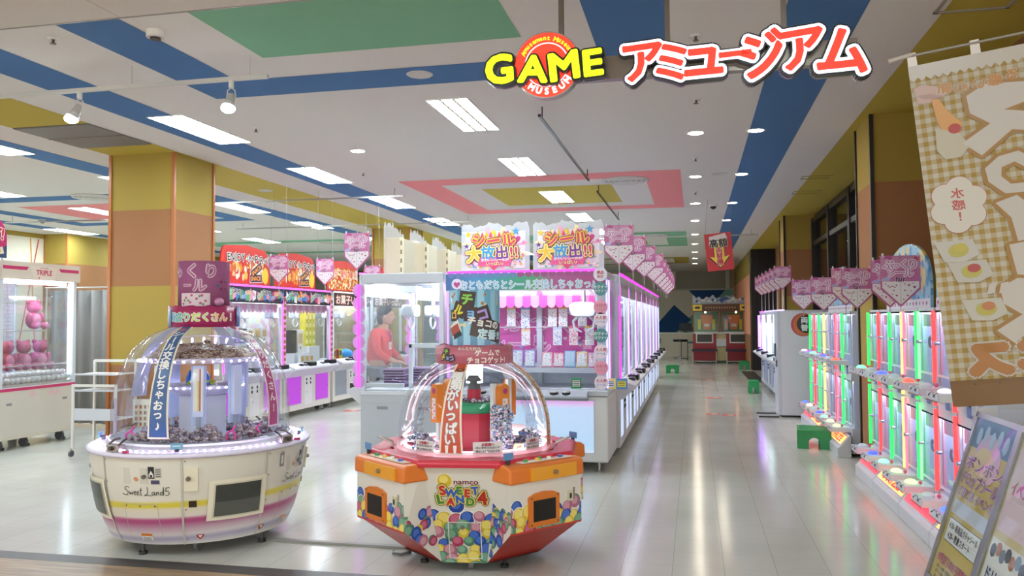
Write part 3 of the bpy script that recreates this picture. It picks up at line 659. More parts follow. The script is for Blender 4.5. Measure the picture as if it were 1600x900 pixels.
for x in (-.42, .30, .42):
    q = MB(); q.cyl((x, -.09, .758), (x, -.09, .785), .042, '#1c1d20', 20); q.cyl((x, -.09, .78), (x, -.09, .80), .033, 'c#f2f4f4', 20); q.build('button', t)
q = MB(); q.box(-hw, hw, -.01, d, .745, .79, '#ccd0d6'); q.box(-hw, hw, -.03, .03, .79, .80, '#e3e8ee'); q.build('sill', t, bevel=.005)
for x0, x1, y0, y1 in ((-hw, -hw + .05, 0, .05), (hw - .10, hw - .02, .0, .06), (hw - .045, hw, .05, .12), (-hw, -hw + .05, d - .05, d), (hw - .05, hw, d - .05, d), (-.03, .03, d - .12, d - .06)): q = MB(); q.box(x0, x1, y0, y1, .79, 1.90, '#cfd6e6'); q.build('corner_post', t, bevel=.005)
q = MB(); q.box(-hw, hw, 0, d, 1.90, 1.965, '#c9cbd2'); q.build('roof', t, bevel=.01)
q = MB(); q.box(-hw + .03, hw - .03, .05, d - .03, .79, .80, '#e9eef6'); q.build('prize_floor', t)
q = MB(); q.box(-hw + .05, hw - .10, .01, .016, .80, 1.79, 'G'); q.build('front_glass', t)
for x in (-hw + .01, hw - .016):
    q = MB(); q.box(x, x + .006, .08, d - .05, .80, 1.9, 'G'); q.build('side_glass', t)
q = MB(); q.box(-hw + .05, hw - .05, d - .03, d - .02, .80, 1.90, '#d94fae'); f = FRONT(0, d - .031, 0)
q.txt('ぷっくり', f, .1, 1.48, .27, [(.05, '#f2cbe6', .001), (.0, '#e07fc6', .002)]); q.txt('シール', f, -.25, 1.22, .25, [(.05, '#f2cbe6', .001), (.0, '#e07fc6', .002)])
for i in range(26): q.heart(f, rnd.uniform(-.7, .7), rnd.uniform(1.0, 1.3), .022, rnd.choice(['#c03a98', '#f7e2f2', '#8fb0f0']), .003)
q.r2(f, -hw + .05, .80, hw - .05, 1.02, '#dbe6f6', .003); q.build('back_panel', t)
q = MB()      # scalloped awning inside
n = 17; ww = 1.5 / n; f = FRONT(0, .52, 0)
for i in range(n):
    x0 = -.75 + i * ww; m = '#ee4fb8' if i % 2 else '#f6a9dc'
    q.add([(x0, d - .05, 1.82), (x0 + ww, d - .05, 1.82), (x0 + ww, .52, 1.74), (x0, .52, 1.74)], [(0, 1, 2, 3)], m)
    q.p2(f, [(x0, 1.74), (x0, 1.66)] + [(x0 + ww / 2 - ww / 2 * math.cos(math.pi * k / 6), 1.66 - ww / 2 * math.sin(math.pi * k / 6)) for k in range(1, 6)] + [(x0 + ww, 1.66), (x0 + ww, 1.74)], m, .0)
q.build('awning', t)
q = MB(); q.cyl((-.7, .10, 1.865), (.7, .10, 1.865), .012, 'e#f6f4ff:60', 8); q.cyl((-.7, d - .07, 1.85), (.7, d - .07, 1.85), .012, 'e#ffd8f8:22', 8); q.build('inner_tube_light', t)
q = MB(); q.box(-hw + .01, hw - .03, -.022, -.006, 1.965, 1.985, 'e#ff3cf0:1.5')
for j in range(42): q.box(-hw + .008, -hw + .03, -.012, -.004, .84 + j * .024, .853 + j * .024, 'e#e879f2:2')
for j in range(3): q.box(hw - .015, hw + .004, .02 + .1 * j, .028 + .1 * j, .82, 1.88, 'e#b9b4ff:1.6')
q.build('led_strip', t)
mk_gradient('rainbow', 'x', -.82, .82, [(0, '#4a6ea8'), (.2, '#4a8fc0'), (.42, '#3f9a86'), (.55, '#4aa070'), (.68, '#a8588e'), (1, '#b03a7a')], .3)
q = MB(); q.box(-hw, hw - .01, -.018, -.002, 1.775, 1.955, 'rainbow'); f = FRONT(0, -.018, 1.865)
q.txt('おともだちとシール交換しちゃおっ♪', f, .02, -.02, .1, [(.07, '#eef2f4', .001), (.0, '#7fb2d8', .0022)], w=1.36)
for i, c in enumerate(['#6fa8e0', '#58a8e0', '#58b8c8', '#7fd0a0', '#c8e070', '#f0e080', '#f0a0b8']): pass
q.d2(f, -.70, -.01, .055, '#e9dff0', .001, 24); q.heart(f, -.70, -.015, .035, '#c04a90', .002)
for j in range(20): q.d2(f, -.76 + .08 * j, .085, .035, '#6f7fb8' if j < 9 else '#a04a86', .0008, 12)
q.r2(f, -hw, -.09, hw - .01, -.075, '#dfe3e9', .002); q.build('header_panel', t)
claw_parts(t, .53, .42, 1.90, 1.15, '#eef2fa')
q = MB(); q.box(.50, .56, .05, d - .05, 1.885, 1.90, '#aab0bc'); q.build('gantry_rails', t)
q = MB()
for z in (1.60, 1.36): q.cyl((-.75, .745, z + .05), (.75, .745, z + .05), .006, '#e8eaf2', 8)
q.build('hook_rails', t)
q = MB(); q.box(-.75, .72, .28, d - .05, .985, .995, '#e3e8f2'); q.box(-.75, .72, .27, .28, .95, 1.0, '#c9d0de'); q.box(-.75, .72, .29, .295, .995, 1.06, 'G'); q.build('display_shelf', t)
for x, m, w_ in ((-1.165 - FX, '#2f9a56', .1), (-.93 - FX, '#f3e3e6', .1), (-.83 - FX, '#e8dc80', .11), (-.72 - FX, '#4f86c8', .11)):
    q = MB(); f = FRONT(x + .02, .05, .862); q.box(x + .02 - w_ / 2, x + .02 + w_ / 2, .05, .054, .81, .915, m); q.r2(f, -w_ * .36, -.03, w_ * .36, .03, '#f6e94a' if m == '#4f86c8' else '#f4f2ec', .001)
    for k in range(3): q.r2(f, -w_ * .3, .015 - .018 * k, w_ * .3, .022 - .018 * k, '#3a3a3a' if m != '#f3e3e6' else '#c23a4a', .002)
    q.build('notice_card', t)
# round stickers down the right post
STK = [(1.93, '#e9e6ee', '景品'), (1.79, '#4f9090', 'カワイイ'), (1.61, '#f0a0b8', '大好き'), (1.49, '#f0e0ea', '大人気'), (1.335, '#4f9090', 'カワイイ'), (1.18, '#f0e0ea', '大人気'), (1.02, '#f0a0b8', '大好き'), (.88, '#f0e0ea', '大人気')]
for z, m, s in STK:
    q = MB(); f = FRONT(hw - .06, -.028, z); q.cyl((hw - .06, -.02, z), (hw - .06, -.028, z), .068, m, 28)
    tc = '#f2f6f6' if m == '#4f9090' else '#c8305a'
    q.txt(s, f, 0, .018, .036, [(.06, '#ffffff' if m != '#4f9090' else m, .001), (.03, tc, .002)], skew=.15); q.txt('シール' if s == '大人気' else ('カワイイ' if m == '#4f9090' else ('大好き' if s != '景品' else '限定')), f, 0, -.022, .032, [(.06, '#ffffff' if m != '#4f9090' else m, .001), (.02, '#3a6fc0' if s == '大人気' else tc, .002)], skew=.15)
    q.build('round_sticker', t)
# hanging sticker sheets and shelf packets
SHE = [(-1.945,1.629,1.42),(-1.788,1.627,1.40),(-1.492,1.632,1.417),(-1.376,1.631,1.417),(-1.168,1.636,1.423),(-1.785,1.391,1.217),(-1.438,1.41,1.217),(-1.264,1.423,1.218),(-1.092,1.423,1.218)]
wh = ['upper row, leftmost', 'upper row, second from left', 'upper row, third from left', 'upper row, fourth from left', 'upper row, behind the claw', 'lower row, leftmost', 'lower row, second from left', 'lower row, third from left', 'lower row, rightmost']
for i, (x, z1, z0) in enumerate(SHE):
    q = MB(); q.box(-.048, .048, -.002, .002, -(z1 - z0), 0, ['stickers', 'stickers_blue', 'stickers', 'stickers', 'stickers', 'stickers', 'stickers_blue', 'stickers_pink', 'stickers'][i]); q.tube([(0, -.004, -.01), (0, -.012, .015), (0, .005, .028), (0, .018, .028)], .004, '#7d5a80', 6)
    f = FRONT(0, -.002, -(z1 - z0) / 2); q.r2(f, -.048, (z1 - z0) / 2 - .025, .048, (z1 - z0) / 2, ['#e8d870', '#7fa8e0', '#e07a98', '#f0c050', '#e8d870', '#f0c890', '#c8d8f0', '#e07898', '#f0d070'][i], .001)
    q.build('sticker_sheet', None, 'hanging sticker sheet in the pink front machine, ' + wh[i], 'sticker sheet', 'sticker sheets on the hooks', loc=(x, 8.765, z1))
PK = [(-1.82,1.177,0.999,'stickers_blue','#9fb0e0'),(-1.688,1.178,0.999,'stickers_blue','#8f9fd8'),(-1.504,1.155,0.999,'stickers','#e8a0b8'),(-1.382,1.15,0.999,'stickers_pink','#e06a9a'),(-1.264,1.17,0.999,'#bcdcf4','#8fc4ee'),(-1.14,1.16,0.999,'stickers','#f0dc90'),(-1.019,1.15,0.999,'stickers_pink','#eab0cc')]
for i, (x, z1, z0, m, e) in enumerate(PK):
    q = MB(); q.box(-.056, .056, -.012, .012, 0, z1 - z0, e); q.box(-.046, .046, -.016, -.012, .01, z1 - z0 - .012, m)
    for k in range(3): q.tube([(-.05 + .03 * k, -.018, .02), (-.03 + .03 * k, -.019, .08), (-.045 + .035 * k, -.018, .15)], .0025, '#f2f6fa', 5)
    o = q.build('sticker_packet', None, 'plastic wrapped sticker packet on the shelf, %s' % ['leftmost', 'second from the left', 'third from the left with pink edge', 'bright pink one', 'plain light blue one', 'one with a yellow edge', 'rightmost pale pink one'][i], 'sticker packet', 'sticker packets on the machine shelf', loc=(x, 8.48, z0), bevel=.003); o.rotation_euler = (R_(-12), 0, 0)

# ---------------------------------------------------------------- rows behind the front unit
LU = claw_machine('end claw machine with glass side and pink scalloped edge, left of the rainbow one', (-3.40, 8.87, 0), R_(-90), 1.60, .90, body=GREY, led='#f070f0', group='claw machines facing the left aisle', scallop=True, door='e#b23cc4:0.3', header='mix')
q = MB()      # prize chute frame near the viewer side
for bx in ((-.2, -.17, .35, .38, .76, 1.26), (-.2, -.17, .80, .83, .76, 1.26)): pass
q.box(.52, .56, .44, .48, .76, 1.24, '#dfe3ea'); q.box(.52, .56, .82, .86, .76, 1.24, '#dfe3ea'); q.box(.52, .56, .44, .86, 1.20, 1.25, '#e6eaf0'); q.box(.74, .78, .05, .46, .80, .84, '#dfe3ea'); q.build('prize_chute_frame', LU, bevel=.004)
for k, (x, y, n, lab) in enumerate([(-3.16, 8.5, 7, 'taller folded stack of purple blankets inside the end machine'), (-2.93, 8.75, 7, 'second folded stack of purple blankets inside the end machine'), (-2.98, 9.2, 5, 'lower folded stack of purple blankets at the back of the end machine')]):
    for j in range(n):
        q = MB(); q.rbox(-.125, .125, -.09, .09, 0, .026, .022, ['r#6b5570', 'r#7a6480', 'r#5c4a64'][(j + k) % 3], 'z'); q.tube([(-.12, -.093, .013), (0, -.098, .013), (.12, -.093, .013)], .006, 'r#a08cac', 6)
        q.build('folded_blanket', None, 'folded purple blanket, number %d from the floor of the %s' % (j + 1, ['left stack', 'middle stack', 'rear stack'][k]) if False else 'folded purple blanket, %s in the %s stack' % (['lowest', 'second lowest', 'third lowest', 'fourth lowest', 'fifth lowest', 'second from the top', 'topmost'][j], ['left', 'middle', 'rear'][k]), 'blanket', 'folded purple blankets in the end machine', loc=(x + rnd.uniform(-.008, .008), y, .776 + j * .0285), bevel=.006)
for i in range(5):
    claw_machine('claw machine facing the left aisle, %s behind the glass end machine' % ordn[i], (-3.40, 10.30 + i * 1.24, 0), R_(-90), 1.2, .84, body=GREY, led='#f070f0', group='claw machines facing the left aisle', claws=1, header='mix', scallop=(i < 2), doors=1)
for i in range(8):
    claw_machine('claw machine facing the aisle with magenta light strips, %s behind the rainbow one' % (ordn + ['eighth'])[min(i, 7)], (-.80, 9.60 + i * 1.24, 0), R_(90), 1.2, .86, body=WHT, led='#ff3cf0', group='claw machines facing the aisle', claws=1, header='mix', door='e#cfe0ff:0.75', doors=2, led_e=1.4)
    for k in range(3):
        prize_box(-1.18 + .05 * k, 9.25 + i * 1.24 + .3 * k, .776, .16, .12, .2 + .05 * ((i + k) % 2), ['#d8dff0', '#e8c8d8', '#c8d8b0', '#f0e0a0', '#a8c0e0'][(i + k) % 5], 'prize box on the floor of the %s aisle claw machine, %s' % ((ordn + ['eighth'])[i], ['nearest', 'middle', 'farthest'][k]), 'prize boxes in the aisle machines', rz=R_(90))
# cream backs of the display boards standing on the row, with clear jagged sheets over them
for i, (y, zt) in enumerate([(8.75, 2.42), (9.62, 2.43), (10.5, 2.43), (11.4, 2.43), (12.4, 2.43), (13.5, 2.43)]):
    t = E('display_board', 'cream backed display board on top of the left machine row, %s from the camera' % ['nearest', 'second', 'third', 'fourth', 'fifth', 'farthest'][i], 'display board', (-3.26, y, 1.982), group='cream display boards seen from the side')
    q = MB(); q.box(-.13, .045, -.02, .50, 0, zt - 1.982, '#d9ccb0'); q.build('board_box', t, bevel=.004)
    q = MB(); q.box(.047, .085, -.02, .02, 0, zt - 1.982, '#efe2c0')
    f = FRONT(.088, -.0215, 0)
    for j in range(4): q.p2(f, [(-.032, .05 + j * .1), (-.014, .05 + j * .1), (-.014, .10 + j * .1), (-.032, .10 + j * .1)], '#8a7f6a', .001)
    q.build('perforated_edge', t)
    q = MB(); g = plane((-.14, 0, 0), (0, 1, 0), (0, 0, 1)); pts = [(-.03, 0), (.62, 0)] + [(.62 - .65 * k / 16, .60 + .035 * ((k % 2)) - .10 * abs(k - 11) / 11 + (0.03 if k % 3 == 0 else 0)) for k in range(17)]
    q.prism(pts, g, 0, .004, 'A#fafafa:0.3'); q.build('jagged_clear_sheet', t)
# big sticker boards on the front unit
def outl(fm, q, s, x, y, sz, c, o1='#ffffff', o2=None, rot=0, w=None, h=.003, fat=.03):
    L = []
    if o2: L.append((fat + .13, o2, h))
    L += [(fat + .075, o1, h + .001), (fat, c, h + .002)]
    q.txt(s, fm, x, y, sz, L, rot=rot, w=w, n=8)
for k, x in enumerate((-1.985, -1.23)):
    t = E('sticker_sale_board', 'pop art board reading シール大放出 on the front machine, %s one' % ('left', 'right')[k], 'sign board', (x, 8.2, 1.968), group='sticker sale boards on the front machine')
    q = MB(); pts = [(-.36, 0), (.36, 0)] + [(.36 - .72 * j / 24 + .008 * math.sin(j * 2.2), .50 + .012 * math.sin(j * 1.9) + .02 * math.sin(j * .6) - (.05 if j in (0, 24) else 0)) for j in range(25)]
    q.prism(pts, plane((0, 0, 0), (1, 0, 0), (0, 0, 1)), 0, .006, 'A#f2f2f6:0.55'); q.build('clear_backing', t)
    f = FRONT(0, -.008, .25); q = MB(); q.prism([(-.31, -.20), (.31, -.20), (.32, .18), (-.31, .18)], f, -.003, 0, '#efe4ea')
    for j in range(24):
        a = 2 * math.pi * j / 24; r = 1 if j % 2 else .78
        q.p2(f, [(0, 0), (.34 * r * math.cos(a - .08), .22 * r * math.sin(a - .08) ), (.36 * r * math.cos(a + .05), .235 * r * math.sin(a + .05))], ['#f6c8d8', '#f2a8c4', '#f8e0b0'][j % 3], .0006 + j * 1e-5)
    for j in range(9): q.p2(f, [(-.2 + .045 * j, .12), (-.18 + .045 * j, .2 - .02 * (j % 2)), (-.155 + .045 * j, .12)], ['#e8b83a', '#d84a5a'][j % 2], .0012)
    for (sx, sy, sr, c) in ((.22, .175, .045, '#4f9fd0'), (-.28, .15, .04, '#f0c83a'), (-.30, .03, .03, '#6a3a8a'), (-.02, .17, .03, '#f0c83a'), (.3, .06, .025, '#e880b0')): q.star(f, sx, sy, sr, c, .0022)
    q.heart(f, .22, .09, .05, '#d0408a', .0022); q.heart(f, .12, .16, .03, '#e0609a', .0022)
    for j in range(46):
        sx = rnd.choice([rnd.uniform(-.30, -.15), rnd.uniform(.15, .30)]); sy = rnd.uniform(-.19, -.06); [q.heart, q.d2, q.star][j % 3](f, sx, sy, rnd.uniform(.010, .016), rnd.choice(['#e86a9a', '#f0b040', '#70b890', '#6f9fd8', '#b070c0', '#f08a60', '#e8e0f0']), .0024 + j * 1e-5)
    for j, ch in enumerate('シール'): outl(f, q, ch, -.17 + .155 * j, .085, .155, '#d8406a', '#f6cf4a', '#8a2a3a', rot=8, h=.004 + j * .001)
    for j, (ch, c) in enumerate((('大', '#f2c63a'), ('放', '#3f9fd8'), ('出', '#7a3a9a'), ('!', '#d8406a'), ('!', '#d8406a'))): outl(f, q, ch, (-.22, -.075, .075, .175, .225)[j], -.04 + (-.015 if j == 0 else 0), .15 if j else .17, c, '#fbe9a0', '#5a2a2a', rot=4, h=.007 + j * .0008)
    q.p2(f, [(-.18, -.175), (.16, -.175), (.18, -.085), (-.16, -.085)], '#e0588c', .010); q.p2(f, [(-.06, -.175), (.04, -.175), (-.01, -.225)], '#d8486a', .010)
    q.txt('かわいいシールが', f, 0, -.112, .036, [(.03, '#ffffff', .011)]); q.txt('いっぱい♪', f, 0, -.150, .042, [(.1, '#c03a6a', .011), (.03, '#f8f0a0', .012)])
    q.build('printed_card', t)

# ---------------------------------------------------------------- pennants
def pennant_proto():
    t = E('pennant_sign', 'p', 'pennant sign', (0, 0, 0)); w, h = .145, .40; v = .14
    q = MB(); P = [(-w, 0), (0, -.0), (w, 0)]; 
    pts = [(-w, v), (0, 0), (w, v), (w, h), (-w, h)]
    q.prism(pts, plane((0, 0, 0), (1, 0, 0), (0, 0, 1)), 0, .004, '#b8608f')
    f = FRONT(0, -.0042, 0)
    q.p2(f, [(-w, .20), (w, .20), (w, h), (-w, h)], '#c5709f', .0003); q.p2(f, [(-w + .006, .30), (w - .006, .30), (w - .006, h - .006), (-w + .006, h - .006)], '#cb8cb0', .0006)
    q.p2(f, [(-w + .012, v + .012), (0, .018), (w - .012, v + .012), (w - .012, .20), (-w + .012, .20)], '#eadfe2', .0006)
    q.p2(f, [(-.0015, .02), (.0015, .02), (.0015, .20), (-.0015, .20)], '#a08a90', .001)
    for (x, y, r) in ((-.09, .165, .008), (-.05, .13, .007), (-.11, .18, .006), (-.03, .17, .008), (-.03, .09, .009), (.03, .13, .007), (.06, .17, .01), (.1, .155, .011), (.09, .185, .006), (.05, .09, .008), (.02, .06, .006), (-.06, .1, .006), (.075, .125, .006), (.03, .18, .006)): q.heart(f, x, y, r, rnd.choice(['#b8406a', '#c85a86', '#9a3a5a']), .0012)
    q.strk(f, [(-.085, .15), (-.06, .165), (-.035, .15)], .006, '#a0606a', .0012)
    q.d2(f, -.085, .375, .03, '#b8508c', .0012); q.d2(f, .115, .375, .018, '#c8506a', .0013); q.star(f, 0, .382, .012, '#6a3a70', .0013, 2, .3, 0)
    q.p2(f, [(-.14, .205), (-.08, .205), (-.07, .225), (-.1, .235), (-.135, .225)], '#b7b0dc', .0012)
    for j, (ch, x, s) in enumerate((('ぷ', -.09, .085), ('っ', -.035, .07), ('く', .025, .08), ('り', .09, .085))): q.txt(ch, f, x, .332 + (-.012 if j == 1 else 0), s, [(.10, '#f2e8ee', .0016), (.02, '#c878a6', .0026)])
    for j, (ch, x) in enumerate((('シ', -.06), ('ー', .0), ('ル', .06))): q.txt(ch, f, x, .268, .078, [(.10, '#f2e8ee', .0016), (.02, '#c878a6', .0026)])
    q.txt('fair', f, 0, .218, .055, [(.07, '#f2e8ee', .0018), (.04, '#6a2a58', .0028)])
    q.build('printed_plate', t)
    q = MB(); q.box(-.004, .004, .006, .014, -.10, .42, 'A#e8e8ee:0.5'); q.box(-.15, .15, .004, .010, .395, .40, '#b8a8b4')
    for x in (-.125, .125): q.box(x - .006, x + .006, -.006, .012, .392, .42, '#d9d9dc')
    q.build('clear_post', t); return t
def wires(t, z):
    for s in (-.125, .125): q = MB(); q.cyl((s, .004, .42), (s * .9, .004, CH - z), .0018, '#9a9a9a', 5); q.build('hanging_wire', t)
def post(t, dz): q = MB(); q.box(-.006, .006, .006, .016, -dz, .05, '#d8d8dc'); q.box(-.03, .03, -.01, .04, -dz, -dz + .008, '#d8d8dc'); q.build('support_post', t)
PN = pennant_proto(); first_used = False
def pennant(x, y, z, label, group, rz=0):
    global first_used
    if not first_used: PN.location = (x, y, z); PN.rotation_euler = (0, 0, rz); PN['label'] = label; PN['group'] = group; first_used = True; return PN
    return dup(PN, (x, y, z), rz, label, group)
on9 = ['nearest', 'second', 'third', 'fourth', 'fifth', 'sixth', 'seventh', 'eighth', 'farthest']
for i, y in enumerate((8.12, 9.3, 10.6, 11.95, 13.3, 14.6, 15.9, 17.2, 18.4)):
    pennant(-.715 + .05 * min(i, 3), y, 2.015 if i else 2.015, 'pink sticker fair pennant over the aisle side of the claw block, %s from the camera' % on9[i], 'pennants above the aisle machines')
for i, (x, y, z, lab) in enumerate([(-3.52, 8.25, 2.03, 'pink pennant at the left corner above the glass end machine'), (-5.42, 11.5, 2.02, 'pink pennant in front of the red snack boards, middle one'), (-5.75, 10.7, 2.02, 'pink pennant covering the gap between the two red snack boards'), (-5.35, 13.2, 2.02, 'pink pennant behind the corner pennant on the left')]):
    t = pennant(x, y, z, lab, 'pennants over the left aisle')
    if i in (1, 2, 3): wires(t, z)
# ---------------------------------------------------------------- left row along the far side (front x = -6.05)
LXF = -6.05
rows_l = [(10.58, 1.62, 'game', '#ff5cf2', 'pink lit claw machine behind the round candy machine, nearer'), (12.24, 1.62, 'game', '#ff5cf2', 'pink lit claw machine with comic header, second of the left row'),
          (13.97, 1.62, 'snack', '#e8e0d8', 'plain claw machine with brown snack header and blue domes'), (15.75, 1.62, 'snack', '#e8e0d8', 'farther plain claw machine at the end of the left row')]
for i, (yc, w, hd, led, lab) in enumerate(rows_l):
    claw_machine(lab, (LXF, yc, 0), R_(90), w, .95, body=CRM, led=led, door='e#b23cc4:0.3' if hd == 'game' else '#8d9298', header=hd, group='claw machines in the left row', led_e=1.4 if hd == 'game' else .6, back='busy_back' if hd == 'game' else '#a9a08c', side_led=hd == 'game')
# column of round stickers between machines
for k, y in enumerate((11.41, 13.06)):
    t = E('sticker_column', 'vertical chain of round tan stickers between the %s machines of the left row' % ('first two', 'second and third')[k], 'sticker chain', (LXF + .02, y, .8)); q = MB(); f = plane((0, 0, 0), (0, 1, 0), (0, 0, 1))
    for j in range(12): q.cyl((.0, 0, .09 * j + .02), (.006, 0, .09 * j + .02), .042, ['#b08a70', '#c49a84', '#a87a68'][j % 3], 16); q.d2(f, 0, .09 * j + .02, .025, '#6a3a30', .007, 10)
    q.build('stickers', t)
# prizes in the left row
q = MB(); q.box(-6.46, -6.16, 10.5, 11.32, .776, .96, '#eef0f4'); q.build('prize_shelf', None, 'white prize block in the nearer pink lit machine', 'shelf', 'white prize blocks')
q = MB(); q.box(-6.46, -6.20, 12.05, 12.58, .776, .97, '#eef0f4'); q.build('prize_shelf', None, 'white prize block under the black and white gift boxes', 'shelf', 'white prize blocks')
q = MB(); q.box(-6.50, -6.22, 12.62, 13.0, .776, 1.06, '#eef0f4'); q.build('prize_shelf', None, 'taller white prize block under the yellow boxes', 'shelf', 'white prize blocks')
for i in range(8):
    c, r = i % 4, i // 4; cc = ['#e9e6e0', '#3a3a40', '#eef0f2', '#d8c8a8'][(c + r) % 4]
    prize_box(-6.30, 10.62 + .19 * c, .961 + .215 * r, .15, .12, .21, cc, '%s prize box in the nearer pink lit machine, %s row, %s' % (['white', 'dark', 'pale', 'tan'][(c + r) % 4], ['lower', 'upper'][r], ['first', 'second', 'third', 'last'][c]), 'prize boxes in the left row', rz=R_(90), mark='#c9a24a')
for i in range(15):
    c, r = i % 3, i // 3
    prize_box(-6.35, 12.69 + .125 * c, 1.061 + .135 * r, .11, .10, .13, '#d8d03a', 'yellow prize box in the second pink lit machine, %s row, %s of three' % (['bottom', 'second', 'middle', 'fourth', 'top'][r], ['first', 'second', 'last'][c]), 'stacked yellow prize boxes', rz=R_(90), mark='#f4eea0', name='yellow_prize_box')
for i, y in enumerate((12.17, 12.40)): prize_box(-6.34, y, .971, .19, .14, .37, ['#26262b', '#eceae4'][i], 'tall %s gift box at the front of the second pink lit machine' % ['black dotted', 'white patterned'][i], 'tall gift boxes', rz=R_(90), mark=['#4a4030', '#c8b080'][i])
for i in range(3): prize_box(-6.13, 12.15 + .16 * i, .776, .13, .05, .17, ['#eef0f4', '#e8ecf0', '#f0eee8'][i], 'small white box with gold print at the foot of the gift boxes, %s' % ['left', 'middle', 'right'][i], 'small boxes below the gift boxes', rz=R_(90), mark='#d8a84a')
for i, (y, r, lab) in enumerate([(13.45, .07, 'small blue dome on the counter of the plain claw machine'), (14.15, .15, 'large shiny blue dome inside the plain claw machine')]):
    t = E('blue_dome', lab, 'dome', (-6.25, y, .777)); q = MB(); q.lathe([(r * math.cos(R_(a)), r * math.sin(R_(a)) * .9) for a in range(0, 91, 10)], (0, 0, .06), 'c#2f8fd8', 28); q.build('shell', t)
    q = MB(); q.cyl((0, 0, 0), (0, 0, .06), r * .7, '#d8a090', 20); q.build('stand', t)
for i in range(3): prize_box(-6.3, 13.65 + .14 * i, .776, .12, .1, .2, ['#e8e020', '#d83a2a', '#e8e020'][i], '%s prize sign box in the plain claw machine, %s' % (['yellow', 'red', 'yellow'][i], ['left', 'middle', 'right'][i]), 'sign boxes in the plain machine', rz=R_(90), mark='#2a2a2a')
# round topped boards
def party_board(y, lab, kind):
    t = E('party_board', lab, 'sign board', (-6.14, y, 2.012), R_(90), 'red party boards on the left row'); w, h = .66, .50
    pts = [(-w, 0), (w, 0), (w, .18)] + [(w - .02 - .12 * (1 - math.cos(R_(a))), .2 + (h - .2) * math.sin(R_(a))) for a in range(10, 91, 20)] + [(0, h + .04)] + [(-w + .14 - .12 * math.sin(R_(a)), .2 + (h - .2) * math.cos(R_(a))) for a in range(0, 91, 20)] + [(-w, .18)]
    q = MB(); q.prism(pts, plane((0, 0, 0), (1, 0, 0), (0, 0, 1)), 0, .02, '#c8281c'); f = FRONT(0, -.021, 0)
    if kind == 'party':
        for j in range(12): q.p2(f, [(-.6 + .1 * j, .30), (-.57 + .1 * j, .50 - abs(j - 6) * .012), (-.545 + .1 * j, .30)], ['#d8402a', '#b82018'][j % 2], .0005)
        for j in range(70):
            x = rnd.uniform(-.52, .6); z = rnd.uniform(.085, .26 + .1 * max(0, x)); q.d2(f, x, z, rnd.uniform(.018, .05), rnd.choice(['#f0b440', '#e88a20', '#f6dca0', '#e8c890', '#d86a1a', '#f4e6c8', '#c85a28']), .001 + j * 4e-5, 9, rnd.uniform(.02, .07))
        for j in range(26): q.d2(f, rnd.uniform(.0, .5), rnd.uniform(.2, .4), rnd.uniform(.012, .022), '#f8ead0', .0045 + j * 2e-5, 7)
        q.p2(f, [(-.62, .06), (-.45, .10), (-.40, .24), (-.52, .26), (-.64, .16)], '#dfe4e8', .003); q.d2(f, .53, .13, .09, '#f0c22a', .0042, 18, .12)
        x = -.47
        for ch, s, r in zip('ENJOY the PaRty!', (.14, .14, .13, .14, .15, 0, .11, .14, .10, 0, .16, .10, .15, .10, .11, .16), (8, -4, 3, -6, 5, 0, 4, -3, 4, 0, 2, -4, 4, -2, 6, -3)):
            if ch == ' ': x += .035; continue
            tw = tmesh(ch)[2] * s; q.txt(ch, f, x + tw / 2, .365 - abs(x) * .03, s, [(.09, '#f4f0e6', .005), (.02, '#1c1c26', .0065)], rot=r, n=8); x += tw + .018
        for (x, z, r) in ((.28, .205, 28), (.27, .085, 3)):
            c, s = math.cos(R_(r)), math.sin(R_(r))
            for wq, hq, m, hh in ((.17, .062, '#f2ece0', .0052), (.16, .054, '#3a1c48', .0056)): q.p2(f, [(x + a * c - b * s, z + a * s + b * c) for a, b in ((-wq, -hq), (wq, -hq), (wq, hq), (-wq, hq))], m, hh)
            q.txt('SNACK', f, x, z, .085, [(.04, '#f2a030', .007)], rot=r)
    else:
        q.r2(f, -.62, .02, .62, .40, 'snack_mix', .001)
        for j in range(3): q.txt('菓子', f, -.4 + .4 * j, .30, .14, [(.1, '#f0e0c0', .002), (.03, '#d8402a', .003)])
    q.build('printed_board', t)
    for x in (-.5, .44): q = MB(); q.box(x, x + .06, .0, .06, .0, .03, '#888888'); q.build('bracket', t)
party_board(10.45, 'red ENJOY the PaRty board on the nearer pink lit machine', 'party'); party_board(11.95, 'red ENJOY the PaRty board half hidden by a pink pennant', 'party')
party_board(13.75, 'snack picture board above the plain claw machine', 'snack'); party_board(15.3, 'farther snack picture board on the left row', 'snack')

# ---------------------------------------------------------------- TRIPLE machine with the plush window, far left
TX = -7.8
t = E('prize_machine', 'large white claw machine marked TRIPLE with plush toys and blue picture', 'claw machine', (TX, 8.60, 0), R_(90)); hw = .60; d = .95
q = MB(); q.box(-hw, hw, 0, d, .12, .72, CRM); q.build('base_cabinet', t, bevel=.01)
q = MB(); f = FRONT(0, 0, 0)
q.r2(f, -hw, .685, hw, .72, '#c9326e', .002); q.r2(f, -hw + .02, .16, hw - .02, .66, '#dad6cc', .001)
for x in (-.45, .42): q.r2(f, x - .04, .52, x + .04, .55, '#8a8f94', .003)
for x in (-.1, .2, .3): q.p2(f, [(x - .06, .6), (x + .06, .6), (x, .68)], '#e6c4cc', .0025)
q.build('front_panel', t)
for x in (-hw + .12, -.1, hw - .12):
    for y in (.12, d - .12): q = MB(); q.cyl((x - .02, y, .055), (x + .02, y, .055), .055, '#4a4b50', 18); q.cyl((x + .05, y, 0), (x + .05, y, .03), .035, '#3a3a3e', 12); q.cyl((x + .05, y, .03), (x + .05, y, .13), .012, 'm#aaaaaa', 8); q.build('caster', t)
